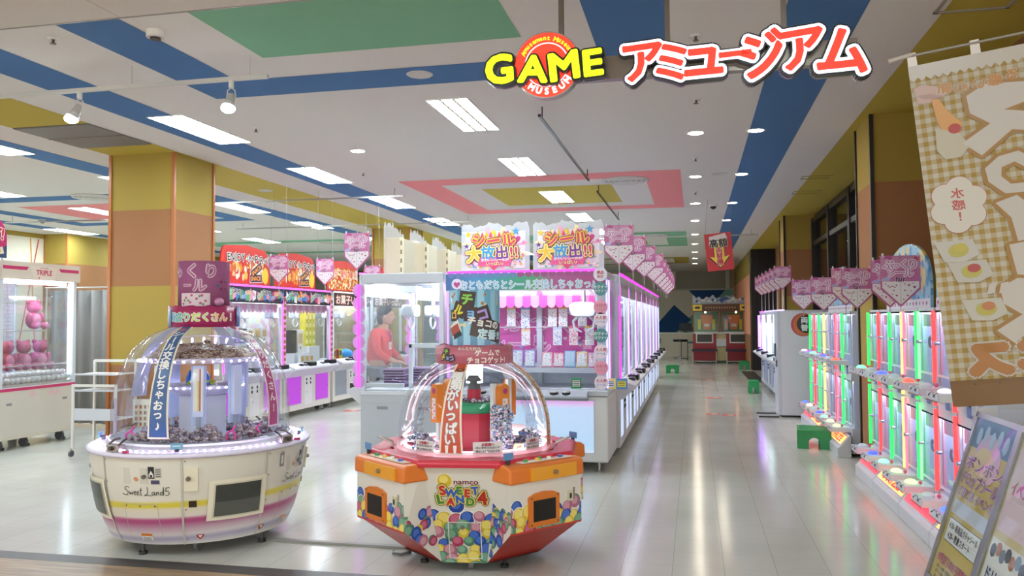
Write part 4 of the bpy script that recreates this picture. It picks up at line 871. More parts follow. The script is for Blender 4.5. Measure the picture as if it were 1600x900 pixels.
for x in (-hw, hw - .05):
    for y in (0, d - .05): q = MB(); q.box(x, x + .05, y, y + .05, .72, 2.0, '#dfe8f2'); q.build('corner_post', t)
q = MB(); q.box(-hw - .01, hw + .03, -.03, d, 2.0, 2.21, '#e2dacb'); f = FRONT(0, -.03, 2.1)
q.p2(f, [(-hw, .055), (-.22, .055), (-.25, .015), (-hw, .015)], '#c9326e', .002); q.p2(f, [(.26, .055), (hw, .055), (hw, .015), (.29, .015)], '#c9326e', .002)
q.p2(f, [(-.2, .07), (.24, .07), (.18, -.09), (-.14, -.09)], '#eae3d6', .001); q.txt('TRIPLE', f, .02, -.005, .085, [(.04, '#c9506a', .002)]); q.txt('CATCHER', f, .02, .05, .03, [(.03, '#c98a94', .002)]); q.d2(f, -.06, -.07, .012, '#c9506a', .002, 8); q.build('header', t)
q = MB(); q.box(-hw + .05, hw - .05, .01, .016, .73, 2.0, 'G'); q.build('front_glass', t); q = MB(); q.box(hw - .02, hw - .014, .05, d - .05, .73, 2.0, 'G'); q.box(-hw + .014, -hw + .02, .05, d - .05, .73, 2.0, 'G'); q.build('side_glass', t)
mk, nt_, b_ = newmat('grey_brick'); br = nt_.nodes.new('ShaderNodeTexBrick'); br.inputs['Scale'].default_value = 5; br.inputs['Color1'].default_value = lin('#b9bdd0'); br.inputs['Color2'].default_value = lin('#c6c9da'); br.inputs['Mortar'].default_value = lin('#9296ac'); br.inputs['Mortar Size'].default_value = .015
sx_ = sep(nt_, texco(nt_)); cb_ = nt_.nodes.new('ShaderNodeCombineXYZ'); nt_.links.new(sx_[0], cb_.inputs[0]); nt_.links.new(sx_[2], cb_.inputs[1]); nt_.links.new(cb_.outputs[0], br.inputs[0]); nt_.links.new(br.outputs[0], b_.inputs['Base Color']); MATS['brick'] = mk
q = MB(); q.box(-hw + .04, hw - .04, d - .04, d - .02, .73, 2.0, 'brick'); q.build('back_panel', t)
q = MB(); f = FRONT(-.06, d - .06, 1.38); q.prism([(-.36, -.22), (.30, -.22), (.30, .20), (-.36, .20)], f, -.01, 0, '#8fa8e0'); q.p2(f, [(-.36, .15), (.30, .15), (.30, .20), (-.36, .20)], '#e6e0a0', .001); q.p2(f, [(-.36, .02), (-.2, .13), (.05, .15), (.30, .02), (.30, -.2), (-.36, -.2)], '#9fb4ea', .0012); q.p2(f, [(-.36, -.22), (.3, -.22), (.3, -.19), (-.36, -.19)], '#e6e0a0', .0015)
q.d2(f, .1, .0, .06, '#d06a9a', .002); q.d2(f, .1, -.1, .08, '#d06a9a', .002); q.build('blue_picture', t)
q = MB(); q.cyl((-hw + .1, .08, 1.97), (hw - .1, .08, 1.97), .016, 'e#eef6ff:130', 8)
for x in (-hw + .055, hw - .075): q.box(x, x + .02, .05, .06, .75, 1.98, 'e#dff0ff:14')
q.build('inner_tube_light', t)
q = MB(); q.box(-hw + .05, hw - .05, .03, d - .05, .72, .76, '#e8ecf4'); q.build('prize_floor', t)
q = MB(); q.cyl((-hw + .05, .40, 1.385), (hw - .05, .40, 1.385), .008, 'm#cccccc', 8); q.cyl((-hw + .05, .05, .97), (hw - .05, .05, .97), .008, 'm#cccccc', 8); q.cyl((-hw + .05, .88, 1.75), (hw - .05, .88, 1.75), .006, 'm#cccccc', 8); q.build('bridge_bars', t)
pool = MB()
for i in range(14):
    for j in range(4): pool.ball((-hw + .09 + i * .079 + (j % 2) * .03, .06 + j * .075, .80 + .012 * ((i * 3 + j) % 3)), .040, '#f2f4fa', 10)
for i in range(13): pool.ball((-hw + .13 + i * .079, .09, .865), .038, '#f2f4fa', 10)
pool.build('white_balls', t, kind='stuff')
def plush_proto():
    t = E('plush_toy', 'p', 'plush toy', (0, 0, 0)); m = 'r#a84a70'
    q = MB(); q.ball((0, 0, .12), (.095, .085, .115), m, 16); q.ball((0, -.01, .285), (.088, .08, .08), m, 16)
    for s in (-1, 1): q.ball((s * .07, 0, .35), (.03, .018, .03), m, 10); q.ball((s * .09, -.04, .15), (.028, .035, .07), m, 10)
    q.build('body', t); q = MB(); q.ball((0, -.06, .12), (.06, .04, .08), 'r#c07a98', 12); q.build('belly', t)
    for s in (-1, 1):
        q = MB(); q.ball((s * .065, -.115, .05), (.042, .06, .045), m, 12); q.ball((s * .065, -.165, .055), (.036, .016, .040), 'r#c07a98', 12); q.build('foot', t)
    q = MB()
    for s in (-1, 1): q.ball((s * .03, -.078, .30), .008, 'c#201418', 8)
    q.build('eyes', t); return t
pl = plush_proto()
PL = [(-8.13, 8.19, .90, 'plush toy at the left end of the front row in the TRIPLE machine'), (-8.13, 8.44, .90, 'plush toy second in the front row of the TRIPLE machine'), (-8.13, 8.70, .90, 'plush toy third in the front row of the TRIPLE machine'), (-8.13, 8.96, .90, 'plush toy at the right end of the front row in the TRIPLE machine'), (-8.20, 8.93, 1.40, 'plush toy sitting higher on the bar above the others')]
for i, (x, y, z, lab) in enumerate(PL):
    if i == 0: pl.location = (x, y, z); pl.rotation_euler = (0, 0, R_(75)); pl['label'] = lab; pl['group'] = 'raspberry plush toys'
    else: dup(pl, (x, y, z), R_(75 + 6 * (i % 3)), lab, 'raspberry plush toys')
# neighbour at the frame edge with round stickers and a pink board
t = E('prize_machine', 'claw machine cut off by the left edge of the frame, with a magenta top light', 'claw machine', (TX, 7.28, 0), R_(90)); hw = .66
q = MB(); q.box(-hw, hw, 0, .95, .12, .76, CRM); q.box(-hw, hw, -.02, .95, 1.98, 2.2, '#e2dacb'); q.build('base_cabinet', t, bevel=.01)
for x in (-hw, hw - .05):
    for y in (0, .9): q = MB(); q.box(x, x + .05, y, y + .05, .76, 1.98, '#dfe8f2'); q.build('corner_post', t)
q = MB(); q.box(-hw + .05, hw - .05, .01, .016, .76, 1.98, 'G'); q.build('front_glass', t)
q = MB(); q.box(-hw + .05, hw - .05, .93, .94, .76, 1.98, '#dfe6f4'); q.build('back_panel', t)
q = MB(); q.cyl((-hw + .1, .1, 1.94), (hw - .1, .1, 1.94), .014, 'e#eef6ff:90', 8); q.box(-hw, hw, -.03, -.01, 2.2, 2.225, 'e#ff4cf0:1.6'); q.build('light_tubes', t)
q = MB(); f = FRONT(hw - .05, -.02, 0)
for j in range(8): q.cyl((hw - .05, -.012, .72 + j * .158 + .1), (hw - .05, -.02, .72 + j * .158 + .1), .072, ['#7a2038', '#5a3a44'][j % 2], 24); q.txt('大人気', f, 0, .72 + j * .158 + .125, .042, [(.03, '#f2e6e2', .001)]); q.txt('プライズ', f, 0, .72 + j * .158 + .08, .034, [(.03, '#f2e6e2', .001)])
q.build('round_stickers', t)
for x in (-.5, .5):
    q = MB(); q.cyl((x - .02, .12, .055), (x + .02, .12, .055), .055, '#4a4b50', 18); q.cyl((x, .12, .055), (x, .12, .13), .02, 'm#999999', 8); q.cyl((x - .02, .8, .055), (x + .02, .8, .055), .055, '#4a4b50', 18); q.cyl((x, .8, .055), (x, .8, .13), .02, 'm#999999', 8); q.build('caster', t)
t = E('round_topped_board', 'magenta round topped board with a cassette picture at the left edge', 'sign board', (TX + .02, 7.62, 2.235), R_(90)); q = MB()
pts = [(-.6, 0), (.42, 0), (.42, .22)] + [(.12 + .30 * math.cos(R_(a)), .24 + .26 * math.sin(R_(a))) for a in range(10, 91, 16)] + [(-.6, .5)]
q.prism(pts, plane((0, 0, 0), (1, 0, 0), (0, 0, 1)), 0, .02, '#c8286a'); f = FRONT(0, -.021, 0)
for j in range(30): q.d2(f, rnd.uniform(.1, .4), rnd.uniform(.1, .4), .008, '#d85a94', .0008, 8)
q.txt('Y!', f, .30, .28, .17, [(.1, '#ffffff', .002), (.04, '#d83a3a', .003)], rot=-8); q.txt('E', f, .25, .12, .15, [(.1, '#ffffff', .002), (.04, '#e8b030', .003)])
q.p2(f, [(.10, .0), (.42, .0), (.42, .15), (.36, .12), (.10, .02)], '#2f4f7a', .001); q.p2(f, [(.12, .01), (.38, .05), (.36, .13), (.12, .08)], '#efe6cc', .002); q.p2(f, [(.17, .04), (.33, .065), (.32, .10), (.17, .075)], '#c88a30', .003); q.d2(f, .21, .06, .012, '#222222', .004); q.d2(f, .29, .075, .012, '#222222', .004)
q.build('printed_board', t)
pennant(-7.35, 7.35, 2.25, 'pink pennant in front of the magenta cassette board', 'pennants over the left aisle')
# curtain
t = E('curtain', 'grey floor length curtain hung on a rail left of the banded pillar', 'curtain', (-8.7, 10.35, 0)); q = MB()
n = 60; vs = []; 
for j, z in enumerate((.03, 1.0, 1.95)):
    for i in range(n + 1): x = -.55 + 1.5 * i / n; vs.append((x, .045 * math.sin(i * .75 + .3 * j) + .02 * math.sin(i * .31), z))
q.add(vs, [(j * (n + 1) + i, j * (n + 1) + i + 1, (j + 1) * (n + 1) + i + 1, (j + 1) * (n + 1) + i) for j in range(2) for i in range(n)], 'curtain', True); o = q.build('drape', t); s_ = o.modifiers.new('solid', 'SOLIDIFY'); s_.thickness = .004
q = MB(); q.cyl((-.6, 0, 1.99), (1.0, 0, 1.99), .012, 'm#c8c6c2', 10)
for x in (-.58, .98): q.cyl((x, 0, 0), (x, 0, 1.99), .014, '#c9c6c0', 10); q.cyl((x, 0, 0), (x, 0, .02), .08, '#c9c6c0', 14)
q.build('curtain_rail', t)
# white cart
t = E('white_cart', 'white slim rolling cart with shelves beside the round candy machine', 'cart', (-6.52, 8.15, 0), R_(3)); q = MB()
for x in (-.26, .26):
    for y in (-.18, .18): q.rbox(x - .014, x + .014, y - .014, y + .014, .09, .80 if y < 0 else 1.05, .006, '#e8e6e0')
q.box(-.26, .26, -.19, -.17, .77, .80, '#e8e6e0'); q.box(-.26, .26, .17, .19, 1.03, 1.06, '#e8e6e0'); q.build('tube_frame', t)
for z, hh in ((.90, .02), (.40, .13), (.72, .02)):
    q = MB(); q.box(-.25, .25, -.17, .17, z, z + .012, '#f0eeea'); q.box(-.25, .25, -.18, -.165, z, z + hh, '#d3d6de'); q.build('shelf', t)
for x in (-.26, .26):
    for y in (-.2, .2): q = MB(); q.cyl((x - .012, y, .035), (x + .012, y, .035), .035, '#55565c', 14); q.cyl((x, y, .03), (x, y, .09), .01, '#888888', 8); q.build('caster', t)
q = MB(); q.box(-.17, .17, 0, .02, 0, .62, '#d8d4cc')
for i in range(6):
    for j in range(8): q.box(-.14 + .05 * i, -.115 + .05 * i, -.006, 0, .06 + .065 * j, .10 + .065 * j, '#a05a30' if i < 2 else '#8a7a6a')
q.box(-.17, -.15, -.14, .16, 0, .02, '#d8d4cc'); q.box(.15, .17, -.14, .16, 0, .02, '#d8d4cc'); q.build('mesh_stand', None, 'white punched panel stand with orange squares behind the cart', 'display stand', loc=(-6.02, 8.22, 0), rz=R_(10))
# staff member beyond the end machine, seen through its glass
t = E('person', 'person in a red jacket with a badge, seen through the end machine glass', 'person', (-3.86, 9.75, 0))
def skinned(name, parent, joints, edges, m, lvl=2, root=0):
    me = bpy.data.meshes.new(name); me.from_pydata([j[:3] for j in joints], edges, []); o = bpy.data.objects.new(name, me); COL.objects.link(o); o.parent = parent; me.materials.append(M(m))
    s = o.modifiers.new('skin', 'SKIN'); s.use_smooth_shade = True
    for i, v in enumerate(me.skin_vertices[0].data): r = joints[i][3]; v.radius = (r, r if len(joints[i]) < 5 else joints[i][4]); v.use_root = (i == root)
    b = o.modifiers.new('sub', 'SUBSURF'); b.levels = lvl; b.render_levels = lvl; return o
# body facing +x, leaning a little forward
HJ, HE = [], []
for s_i, (yy, base) in enumerate(((-.16, 9), (.16, 13))):      # four fingers and a thumb on each hand
    for k in range(4):
        y0 = yy + (k - 1.5) * .021; n0 = 22 + len(HJ); HJ += [(.365, y0, .978, .0095), (.395 + (.006 if k in (1, 2) else 0), y0, .968, .009), (.412 + (.010 if k in (1, 2) else 0), y0, .950, .008)]; HE += [(base, n0), (n0, n0 + 1), (n0 + 1, n0 + 2)]
    n0 = 22 + len(HJ); sg = 1 if yy < 0 else -1; HJ += [(.325, yy + sg * .035, .972, .010), (.352, yy + sg * .050, .962, .009)]; HE += [(base - 1, n0), (n0, n0 + 1)]
skinned('body', t, [(0, 0, .88, .14, .11), (0, 0, 1.08, .13, .10), (.02, 0, 1.28, .15, .11), (.04, 0, 1.36, .10, .09), (.07, 0, 1.42, .05), (.09, 0, 1.47, .05),
    (.02, -.17, 1.33, .055), (.06, -.22, 1.10, .042), (.24, -.18, .99, .033), (.32, -.16, .98, .02), (.02, .17, 1.33, .055), (.06, .22, 1.10, .042), (.24, .18, .99, .033), (.32, .16, .98, .02),
    (0, -.09, .84, .09), (.0, -.10, .45, .06), (0, -.10, .09, .042), (.12, -.11, .04, .035), (0, .09, .84, .09), (.0, .10, .45, .06), (0, .10, .09, .042), (.12, .11, .04, .035)] + HJ,
    [(0, 1), (1, 2), (2, 3), (3, 4), (4, 5), (2, 6), (6, 7), (7, 8), (8, 9), (2, 10), (10, 11), (11, 12), (12, 13), (0, 14), (14, 15), (15, 16), (16, 17), (0, 18), (18, 19), (19, 20), (20, 21)] + HE, 'r#c8926e')
q = MB(); q.ball((.10, 0, 1.545), (.095, .078, .115), 'r#d9a888', 24); q.ball((.20, 0, 1.535), (.018, .012, .018), 'r#d9a888', 10)
for s in (-1, 1): q.ball((.183, s * .032, 1.56), (.008, .013, .007), 'c#1c1414', 8); q.ball((.10, s * .078, 1.54), (.018, .01, .028), 'r#d9a888', 8)
q.ball((.188, 0, 1.495), (.008, .026, .007), 'r#a8504a', 8); q.build('head', t)
q = MB(); q.ball((.075, 0, 1.585), (.105, .088, .095), 'r#1e1a1c', 24); q.ball((.04, 0, 1.53), (.07, .082, .10), 'r#1e1a1c', 16); q.build('hair', t)
skinned('red_jacket', t, [(0, 0, .90, .185, .15), (0, 0, 1.08, .17, .135), (.02, 0, 1.29, .168, .128), (.035, 0, 1.39, .09, .085), (.02, -.185, 1.335, .07), (.06, -.235, 1.10, .056), (.22, -.19, 1.0, .046), (.02, .185, 1.335, .07), (.06, .235, 1.10, .056), (.22, .19, 1.0, .046)],
    [(0, 1), (1, 2), (2, 3), (2, 4), (4, 5), (5, 6), (2, 7), (7, 8), (8, 9)], 'r#d8342c')
skinned('grey_trousers', t, [(0, 0, 1.0, .168, .14), (0, -.09, .84, .10), (0, -.10, .45, .075), (0, -.10, .12, .062), (0, .09, .84, .10), (0, .10, .45, .075), (0, .10, .12, .062)], [(0, 1), (1, 2), (2, 3), (0, 4), (4, 5), (5, 6)], 'r#8f9298')
q = MB(); q.box(.145, .155, -.05, .03, 1.13, 1.22, '#eef0f2'); q.d2(plane((.156, -.01, 1.175), (0, 1, 0), (0, 0, 1)), 0, 0, .03, '#e0b060', .001); q.tube([(.10, -.06, 1.38), (.165, -.03, 1.28), (.15, -.01, 1.22), (.165, .01, 1.28), (.10, .06, 1.38)], .005, '#1e50a0', 6); q.build('badge', t)
# ================================================================ round candy machines
def prof_len(prof):
    L = [0.0]
    for (a, b), (c, d) in zip(prof, prof[1:]): L.append(L[-1] + math.hypot(c - a, d - b))
    return L
def domemap(c, prof, a0):
    L = prof_len(prof)
    def f(x, y, h=0.0):
        y = max(0.0, min(L[-1] - 1e-6, y)); k = max(i for i in range(len(L)) if L[i] <= y); k = min(k, len(prof) - 2)
        t = (y - L[k]) / (L[k + 1] - L[k]); (r0, z0), (r1, z1) = prof[k], prof[k + 1]; r, z = r0 + (r1 - r0) * t, z0 + (z1 - z0) * t
        tn = Vector((r1 - r0, z1 - z0)).normalized(); nr, nz = tn.y, -tn.x
        a = a0 + x / r; rr = r + nr * h
        return Vector((c[0] + rr * math.cos(a), c[1] + rr * math.sin(a), c[2] + z + nz * h))
    return f
def smooth_prof(pts, n=5):     # Catmull-Rom through the measured outline
    out = []
    for i in range(len(pts) - 1):
        p0, p1, p2, p3 = pts[max(i - 1, 0)], pts[i], pts[i + 1], pts[min(i + 2, len(pts) - 1)]
        for k in range(n):
            t = k / n; out.append(tuple(.5 * ((2 * p1[j]) + (-p0[j] + p2[j]) * t + (2 * p0[j] - 5 * p1[j] + 4 * p2[j] - p3[j]) * t * t + (-p0[j] + 3 * p1[j] - 3 * p2[j] + p3[j]) * t ** 3) for j in (0, 1)))
    return out + [pts[-1]]
def arcrect(q, cx, cy, r, a0, a1, z0, z1, m, top=None, n=40, th=.003, both=True):     # curved sheet; top(i/n) gives a wavy upper edge
    vs = []
    for rr in (r, r - th):
        for i in range(n + 1):
            a = a0 + (a1 - a0) * i / n; zt = z1 + (top(i / n) if top else 0)
            vs += [(cx + rr * math.cos(a), cy + rr * math.sin(a), z0), (cx + rr * math.cos(a), cy + rr * math.sin(a), zt)]
    fs = []; o = 2 * (n + 1)
    for i in range(n):
        k = 2 * i; fs += [(k, k + 2, k + 3, k + 1), (o + k, o + k + 1, o + k + 3, o + k + 2), (k + 1, k + 3, o + k + 3, o + k + 1), (k, o + k, o + k + 2, k + 2)]
    q.add(vs, fs, m, True)
# ---------------------------------------------------------------- A: white round machine with printed bands
C1 = (-3.40, 5.25); RZ1 = R_(0)
A = E('candy_machine', 'large white round candy machine with yellow and magenta bands and violet lit dome', 'candy machine', (C1[0], C1[1], 0))
BP = [(.58, .085), (.625, .18), (.66, .30), (.69, .45), (.705, .58), (.71, .645)]
q = MB(); q.lathe(BP, (0, 0, 0), 'bands', 72); q.lathe([(.001, .085), (.58, .085)], (0, 0, 0), '#8a8884', 72); q.build('round_cabinet', A)
bodyf = lambda deg: domemap((0, 0, 0), BP, R_(deg))
q = MB(); q.lathe([(.70, .640), (.728, .648), (.735, .656), (.735, .668), (.722, .676), (.62, .678)], (0, 0, 0), '#e6dff2', 80); q.lathe([(.70, .640), (.735, .650)], (0, 0, 0), '#e8e2ee', 80); q.build('counter_rim', A)
for deg in (-113, -67, -23, 23, 67, 113, 157, 203):
    q = MB(); f = bodyf(deg); q.r2(f, -.006, 0, .006, .58, '#c6c0b6', .004, 1, 12)
    for y in (.04, .25, .42, .56): q.d2(f, .02, y, .005, '#77736c', .004, 8)
    q.build('panel_seam', A)
# screen recesses
for deg in (-38.5, -128.5, 51.5, 141.5):
    f = bodyf(deg); q = MB()
    for m, w, y0, y1, h in (('#efe7d2', .185, .165, .43, .012), ('#d9d0ba', .155, .185, .41, .016)): q.r2(f, -w, y0, w, y1, m, h, 12, 6)
    for (x0, x1, y0, y1) in ((-.185, .185, .165, .17), (-.185, .185, .425, .43), (-.185, -.18, .165, .43), (.18, .185, .165, .43)): q.r2(f, x0, y0, x1, y1, '#e2dac6', .006, 10, 4)
    fr_ = q.build('screen_frame', A); q = MB(); q.r2(f, -.145, .195, .145, .40, '#3f423e', .0175, 12, 4); q.r2(f, -.145, .195, .145, .29, '#595a55', .018, 12, 4); q.build('screen', fr_)
for deg in (-62.5, -152.5, 27.5, 117.5):
    f = bodyf(deg); q = MB(); q.prism([(-.04, .375), (.04, .375), (.04, .52), (-.04, .52)], f, 0, .014, '#ece3cb'); q.build('lock_box', A, bevel=.003); q = MB(); q.cyl(f(-.015, .455, .012), f(-.015, .455, .03), .014, 'm#8d8a84', 14); q.build('lock', A)
    q = MB(); q.prism([(-.03 + .015, .265), (.015 + .015, .265), (.03, .305), (-.015, .305)], f, 0, .006, '#3a2c2a'); q.build('sensor_window', A)
for deg in (-90, 0, 90, 180):
    f = bodyf(deg); q = MB(); q.r2(f, -.115, .02, .115, .29, '#d8d3c8', .0015, 6, 4) if False else None
    q = MB()
    for (x0, x1, y0, y1) in ((-.115, .115, .03, .033), (-.115, .115, .285, .288), (-.117, -.114, .03, .288), (.114, .117, .03, .288)): q.r2(f, x0, y0, x1, y1, '#b9b4aa', .002, 6, 4)
    for x in (-.1, 0, .1): q.d2(f, x, .275, .006, '#6a665f', .003, 8)
    q.build('service_panel', A)
    q = MB(); q.prism([(-.10, .42), (.07, .42), (.07, .52), (-.10, .52)], f, 0, .004, '#d2ccc0'); q.d2(f, -.01, .452, .014, '#e0905a', .006, 6); q.cyl(f(.05, .468, .004), f(.05, .468, .018), .013, 'm#8d8a84', 14); q.build('coin_door', A)
    q = MB()
    # handwritten name, drawn as pen strokes
    def pen(pts, ox, oy, s, w=.0042): q.strk(f, [(ox + x * s, oy + y * s) for x, y in pts], w, '#3a3836', .0035)
    s = .052; ox, oy = -.115, .345
    S_ = [(1, .95), (.75, 1.1), (.4, 1.0), (.35, .75), (.65, .55), (.8, .3), (.55, .0), (.15, .05), (-.1, .2)]
    pen(S_, ox, oy, s); pen([(.95, .5), (1.05, .1), (1.2, .4), (1.35, .1), (1.55, .55)], ox, oy, s)
    pen([(1.65, .3), (1.9, .35), (1.85, .55), (1.65, .45), (1.65, .1), (1.95, .08)], ox, oy, s); pen([(2.05, .3), (2.3, .35), (2.25, .55), (2.05, .45), (2.05, .1), (2.35, .1)], ox, oy, s); pen([(2.6, 1.0), (2.5, .1), (2.7, .05)], ox, oy, s); pen([(2.38, .65), (2.8, .72)], ox, oy, s)
    ox += .165; pen([(.25, 1.1), (.3, .6), (.15, .1), (-.15, .0), (-.1, .15), (.3, .08), (.75, .0)], ox, oy, s); pen([(1.1, .5), (.85, .45), (.8, .1), (1.1, .15), (1.15, .5), (1.2, .05)], ox, oy, s); pen([(1.35, .05), (1.4, .5), (1.38, .3), (1.6, .5), (1.65, .05)], ox, oy, s); pen([(2.1, .5), (1.85, .4), (1.85, .08), (2.1, .15), (2.25, 1.1), (2.2, .05)], ox, oy, s)
    pen([(3.15, 1.05), (2.75, 1.0), (2.65, .6), (2.95, .62), (3.1, .35), (2.9, .05), (2.6, .1)], ox - .01, oy, s)
    q.build('name_lettering', A)
    q = MB(); q.r2(f, .075, .455, .115, .53, '#26242a', .002); q.p2(f, [(.08, .48), (.095, .505), (.11, .48), (.11, .463), (.08, .463)], '#e9e6e0', .003); q.r2(f, .087, .465, .103, .48, '#26242a', .004); q.r2(f, .12, .46, .16, .525, '#c9c5bd', .002)
    for k in range(4): q.r2(f, .124, .467 + .014 * k, .156, .472 + .014 * k, '#55514c', .003)
    q.r2(f, .09, .42, .145, .445, '#4f4a66', .002); q.r2(f, -.03, .065, .045, .085, '#e07a2a', .002); q.r2(f, -.03, .03, .045, .065, '#efece6', .002)
    for k in range(3): q.r2(f, -.022, .035 + .01 * k, .036, .039 + .01 * k, '#77736c', .003)
    q.build('stickers', A)
for deg in (-58, -20):
    f = bodyf(deg); q = MB(); q.p2(f, [(-.022, .07), (.022, .07), (.022, .055), (0, .03), (-.022, .055)], '#b03030', .002); q.p2(f, [(-.015, .066), (.015, .066), (0, .042)], '#e8e2d8', .003); q.build('warning_sticker', A)
for deg in (-12, 12):
    f = bodyf(deg); q = MB(); q.p2(f, [(-.022, .455), (.022, .455), (.022, .545), (.008, .56), (-.022, .545)], '#8f8f90', .002); q.r2(f, -.010, .475, .010, .53, '#e0dcd2', .003); q.build('service_mark', A)
q = MB()
for k in range(90):
    a = R_(4 * k); q.ball((.680 * math.cos(a), .680 * math.sin(a), .684), (.008, .008, .007), ['e#e6dcff:25', 'e#f3e0ff:25', 'e#d9d2ff:20', 'e#ff6fc0:12'][0 if k % 4 else (3 if k % 12 == 0 else 1)], 6)
q.build('led_dots', A, kind='stuff')
q = MB(); q.lathe([(.665, .679), (.690, .679)], (0, 0, 0), 'e#8f7cf0:3.5', 80); q.lathe([(.60, .70), (.603, .715), (.592, .715)], (0, 0, 0), '#f2eef4', 72); q.lathe([(.60, .678), (.605, .70), (.64, .6785)], (0, 0, 0), '#efe9f4', 72); q.build('light_ring', A)
for deg in (-50, -140, 40, 130):      # card reader tabs, handles
    a = R_(deg - 20); q = MB(); m4 = Matrix.Translation((.665 * math.cos(a), .665 * math.sin(a), .68)) @ Matrix.Rotation(a + math.pi / 2, 4, 'Z')
    q.box(-.012, .012, -.012, .012, 0, .03, '#2a2a2e', m4); q.box(-.035, .035, -.022, -.012, .02, .055, '#6fa8c8', m4); q.box(-.025, .025, -.0235, -.022, .035, .042, '#d8e4ea', m4); q.build('card_holder', A)
for deg in (-8, 82, 172, 262 - 8):
    a = R_(deg); c, s = math.cos(a), math.sin(a); P = lambda r, t, z: (r * c - t * s, r * s + t * c, z)
    q = MB(); q.tube([P(.71, -.05, .68), P(.70, -.05, .72), P(.66, -.045, .745), P(.63, -.03, .75)], .007, 'm#6d6258', 8); q.tube([P(.71, .05, .68), P(.70, .05, .72), P(.66, .045, .745), P(.63, .03, .75)], .007, 'm#6d6258', 8)
    q.build('handle', A); q = MB(); m4 = Matrix.Rotation(a, 4, 'Z'); q.box(.655, .715, -.055, .055, .676, .72, 'm#a8a098', m4); q.cyl(P(.715, 0, .70), P(.73, 0, .70), .014, 'm#5f5a54', 12); q.build('latch_plate', A, bevel=.004)
    q = MB(); q.cyl(P(.70, .12, .676), P(.70, .12, .690), .022, '#b8285a', 16); q.build('button', A)
for i in range(4):
    a = R_(-100 + 90 * i); q = MB(); q.cyl((.52 * math.cos(a), .52 * math.sin(a), .0), (.52 * math.cos(a), .52 * math.sin(a), .02), .028, '#2c2c2e', 14); q.cyl((.52 * math.cos(a), .52 * math.sin(a), .02), (.52 * math.cos(a), .52 * math.sin(a), .09), .012, '#4a4a4c', 10); q.build('levelling_foot', A)
    a += R_(40); q = MB(); q.cyl((.42 * math.cos(a) - .014, .42 * math.sin(a), .04), (.42 * math.cos(a) + .014, .42 * math.sin(a), .04), .04, '#6b6a68', 18); q.cyl((.42 * math.cos(a), .42 * math.sin(a), .04), (.42 * math.cos(a), .42 * math.sin(a), .09), .012, 'm#8a8a8a', 8); q.build('caster', A)
DP = smooth_prof([(.585, .70), (.592, .85), (.585, .97), (.555, 1.11), (.49, 1.26), (.385, 1.38), (.235, 1.455)])
q = MB(); q.lathe(DP, (0, 0, 0), 'G', 72); q.build('clear_dome', A)
DL_ = prof_len(DP)[-1]
def dome_strip(parent, prof, deg, y0, y1, w0, w1, m, edge, name, deco=None, h=.004, n=24):
    f0 = domemap((0, 0, 0), prof, R_(deg)); q = MB()
    for mm, e, hh in ((edge, 0, h), (m, .012, h + .0012)):
        vs = []
        for i in range(n + 1):
            y = y0 + (y1 - y0) * i / n; w = w0 + (w1 - w0) * i / n
            for k in range(5): vs.append(f0((w - e) * (k / 2 - 1), y if not (e and i == 0) else y + e, hh))
        q.add(vs, [(i * 5 + k, i * 5 + k + 1, (i + 1) * 5 + k + 1, (i + 1) * 5 + k) for i in range(n) for k in range(4)], mm, True)
    if deco: deco(q, f0)
    return q.build(name, parent)
def dA(q, f):
    for i, ch in enumerate('シール交換しちゃおっ♪'):
        q.txt(ch, f, 0, DL_ - .115 - i * .066, .068 - .0 * i, [(.035, '#f0ece6', .0065)], rot=-90 if ch == 'ー' else 0)
    q.d2(f, 0, DL_ - .055, .022, '#c06a80', .0065, 16)
dome_strip(A, DP, -84, .05, DL_, .072, .042, '#3f5f92', '#e6dcc4', 'hanging_banner', dA)
def dB(q, f):
    for i, ch in enumerate('種類盛りだくさん！'): q.txt(ch, f, 0, DL_ - .10 - i * .075, .062, [(.035, '#f2e6ea', .0065)])
dome_strip(A, DP, -8, .08, DL_, .055, .035, '#b04a7c', '#e9d8da', 'hanging_banner', dB)
for deg in (172, 100): dome_strip(A, DP, deg, .25, DL_, .075, .04, '#cdd2ea', '#d8dcf0', 'hanging_banner')
q = MB(); a0 = R_(-57); arcrect(q, 0, 0, .235, a0 - R_(175), a0 + R_(175), 1.455, 1.60, '#a82a5e', lambda t: .008 * math.sin(t * 75)); f = cylmap(0, 0, .235, a0)
for i, (ch, c) in enumerate(zip('種類盛りだくさん！', ['#e8e070', '#5fa8d0', '#58b0a8', '#7fc890', '#c8d850', '#b8d860', '#f0d070', '#f0b878', '#f2eef0'])): q.txt(ch, f, -.30 + .062 * i, 1.525, .066, [(.09, '#f4eee8', .002), (.02, c, .004)])
q.build('wavy_collar', A); q = MB(); arcrect(q, 0, 0, .245, a0 + R_(62), a0 + R_(78), 1.46, 1.60, '#4f6fb0'); arcrect(q, 0, 0, .245, a0 - R_(70), a0 - R_(60), 1.46, 1.58, '#8fa8d0'); q.build('collar_tabs', A)
q = MB(); arcrect(q, 0, 0, .172, a0 - R_(179), a0 + R_(179), 1.58, 1.915, 'A#c47ea6:0.85'); f = cylmap(0, 0, .172, a0)
arc = [('っ', -.20, 1.83, .085), ('く', -.085, 1.845, .105), ('り', .045, 1.845, .10), ('ー', -.12, 1.745, .07), ('ル', -.03, 1.745, .095)]
for ch, x, z, s in arc: q.txt(ch, f, x, z, s, [(.085, '#dcc8d4', .002), (.02, '#b05a88', .004)])
q.star(f, .09, 1.745, .022, '#3f6f9a', .003, 4, .35); q.p2c(f, [(.09 - .26, 1.60), (.04, 1.60), (.04, 1.69), (-.17, 1.69)], '#d8c4cc', .002)
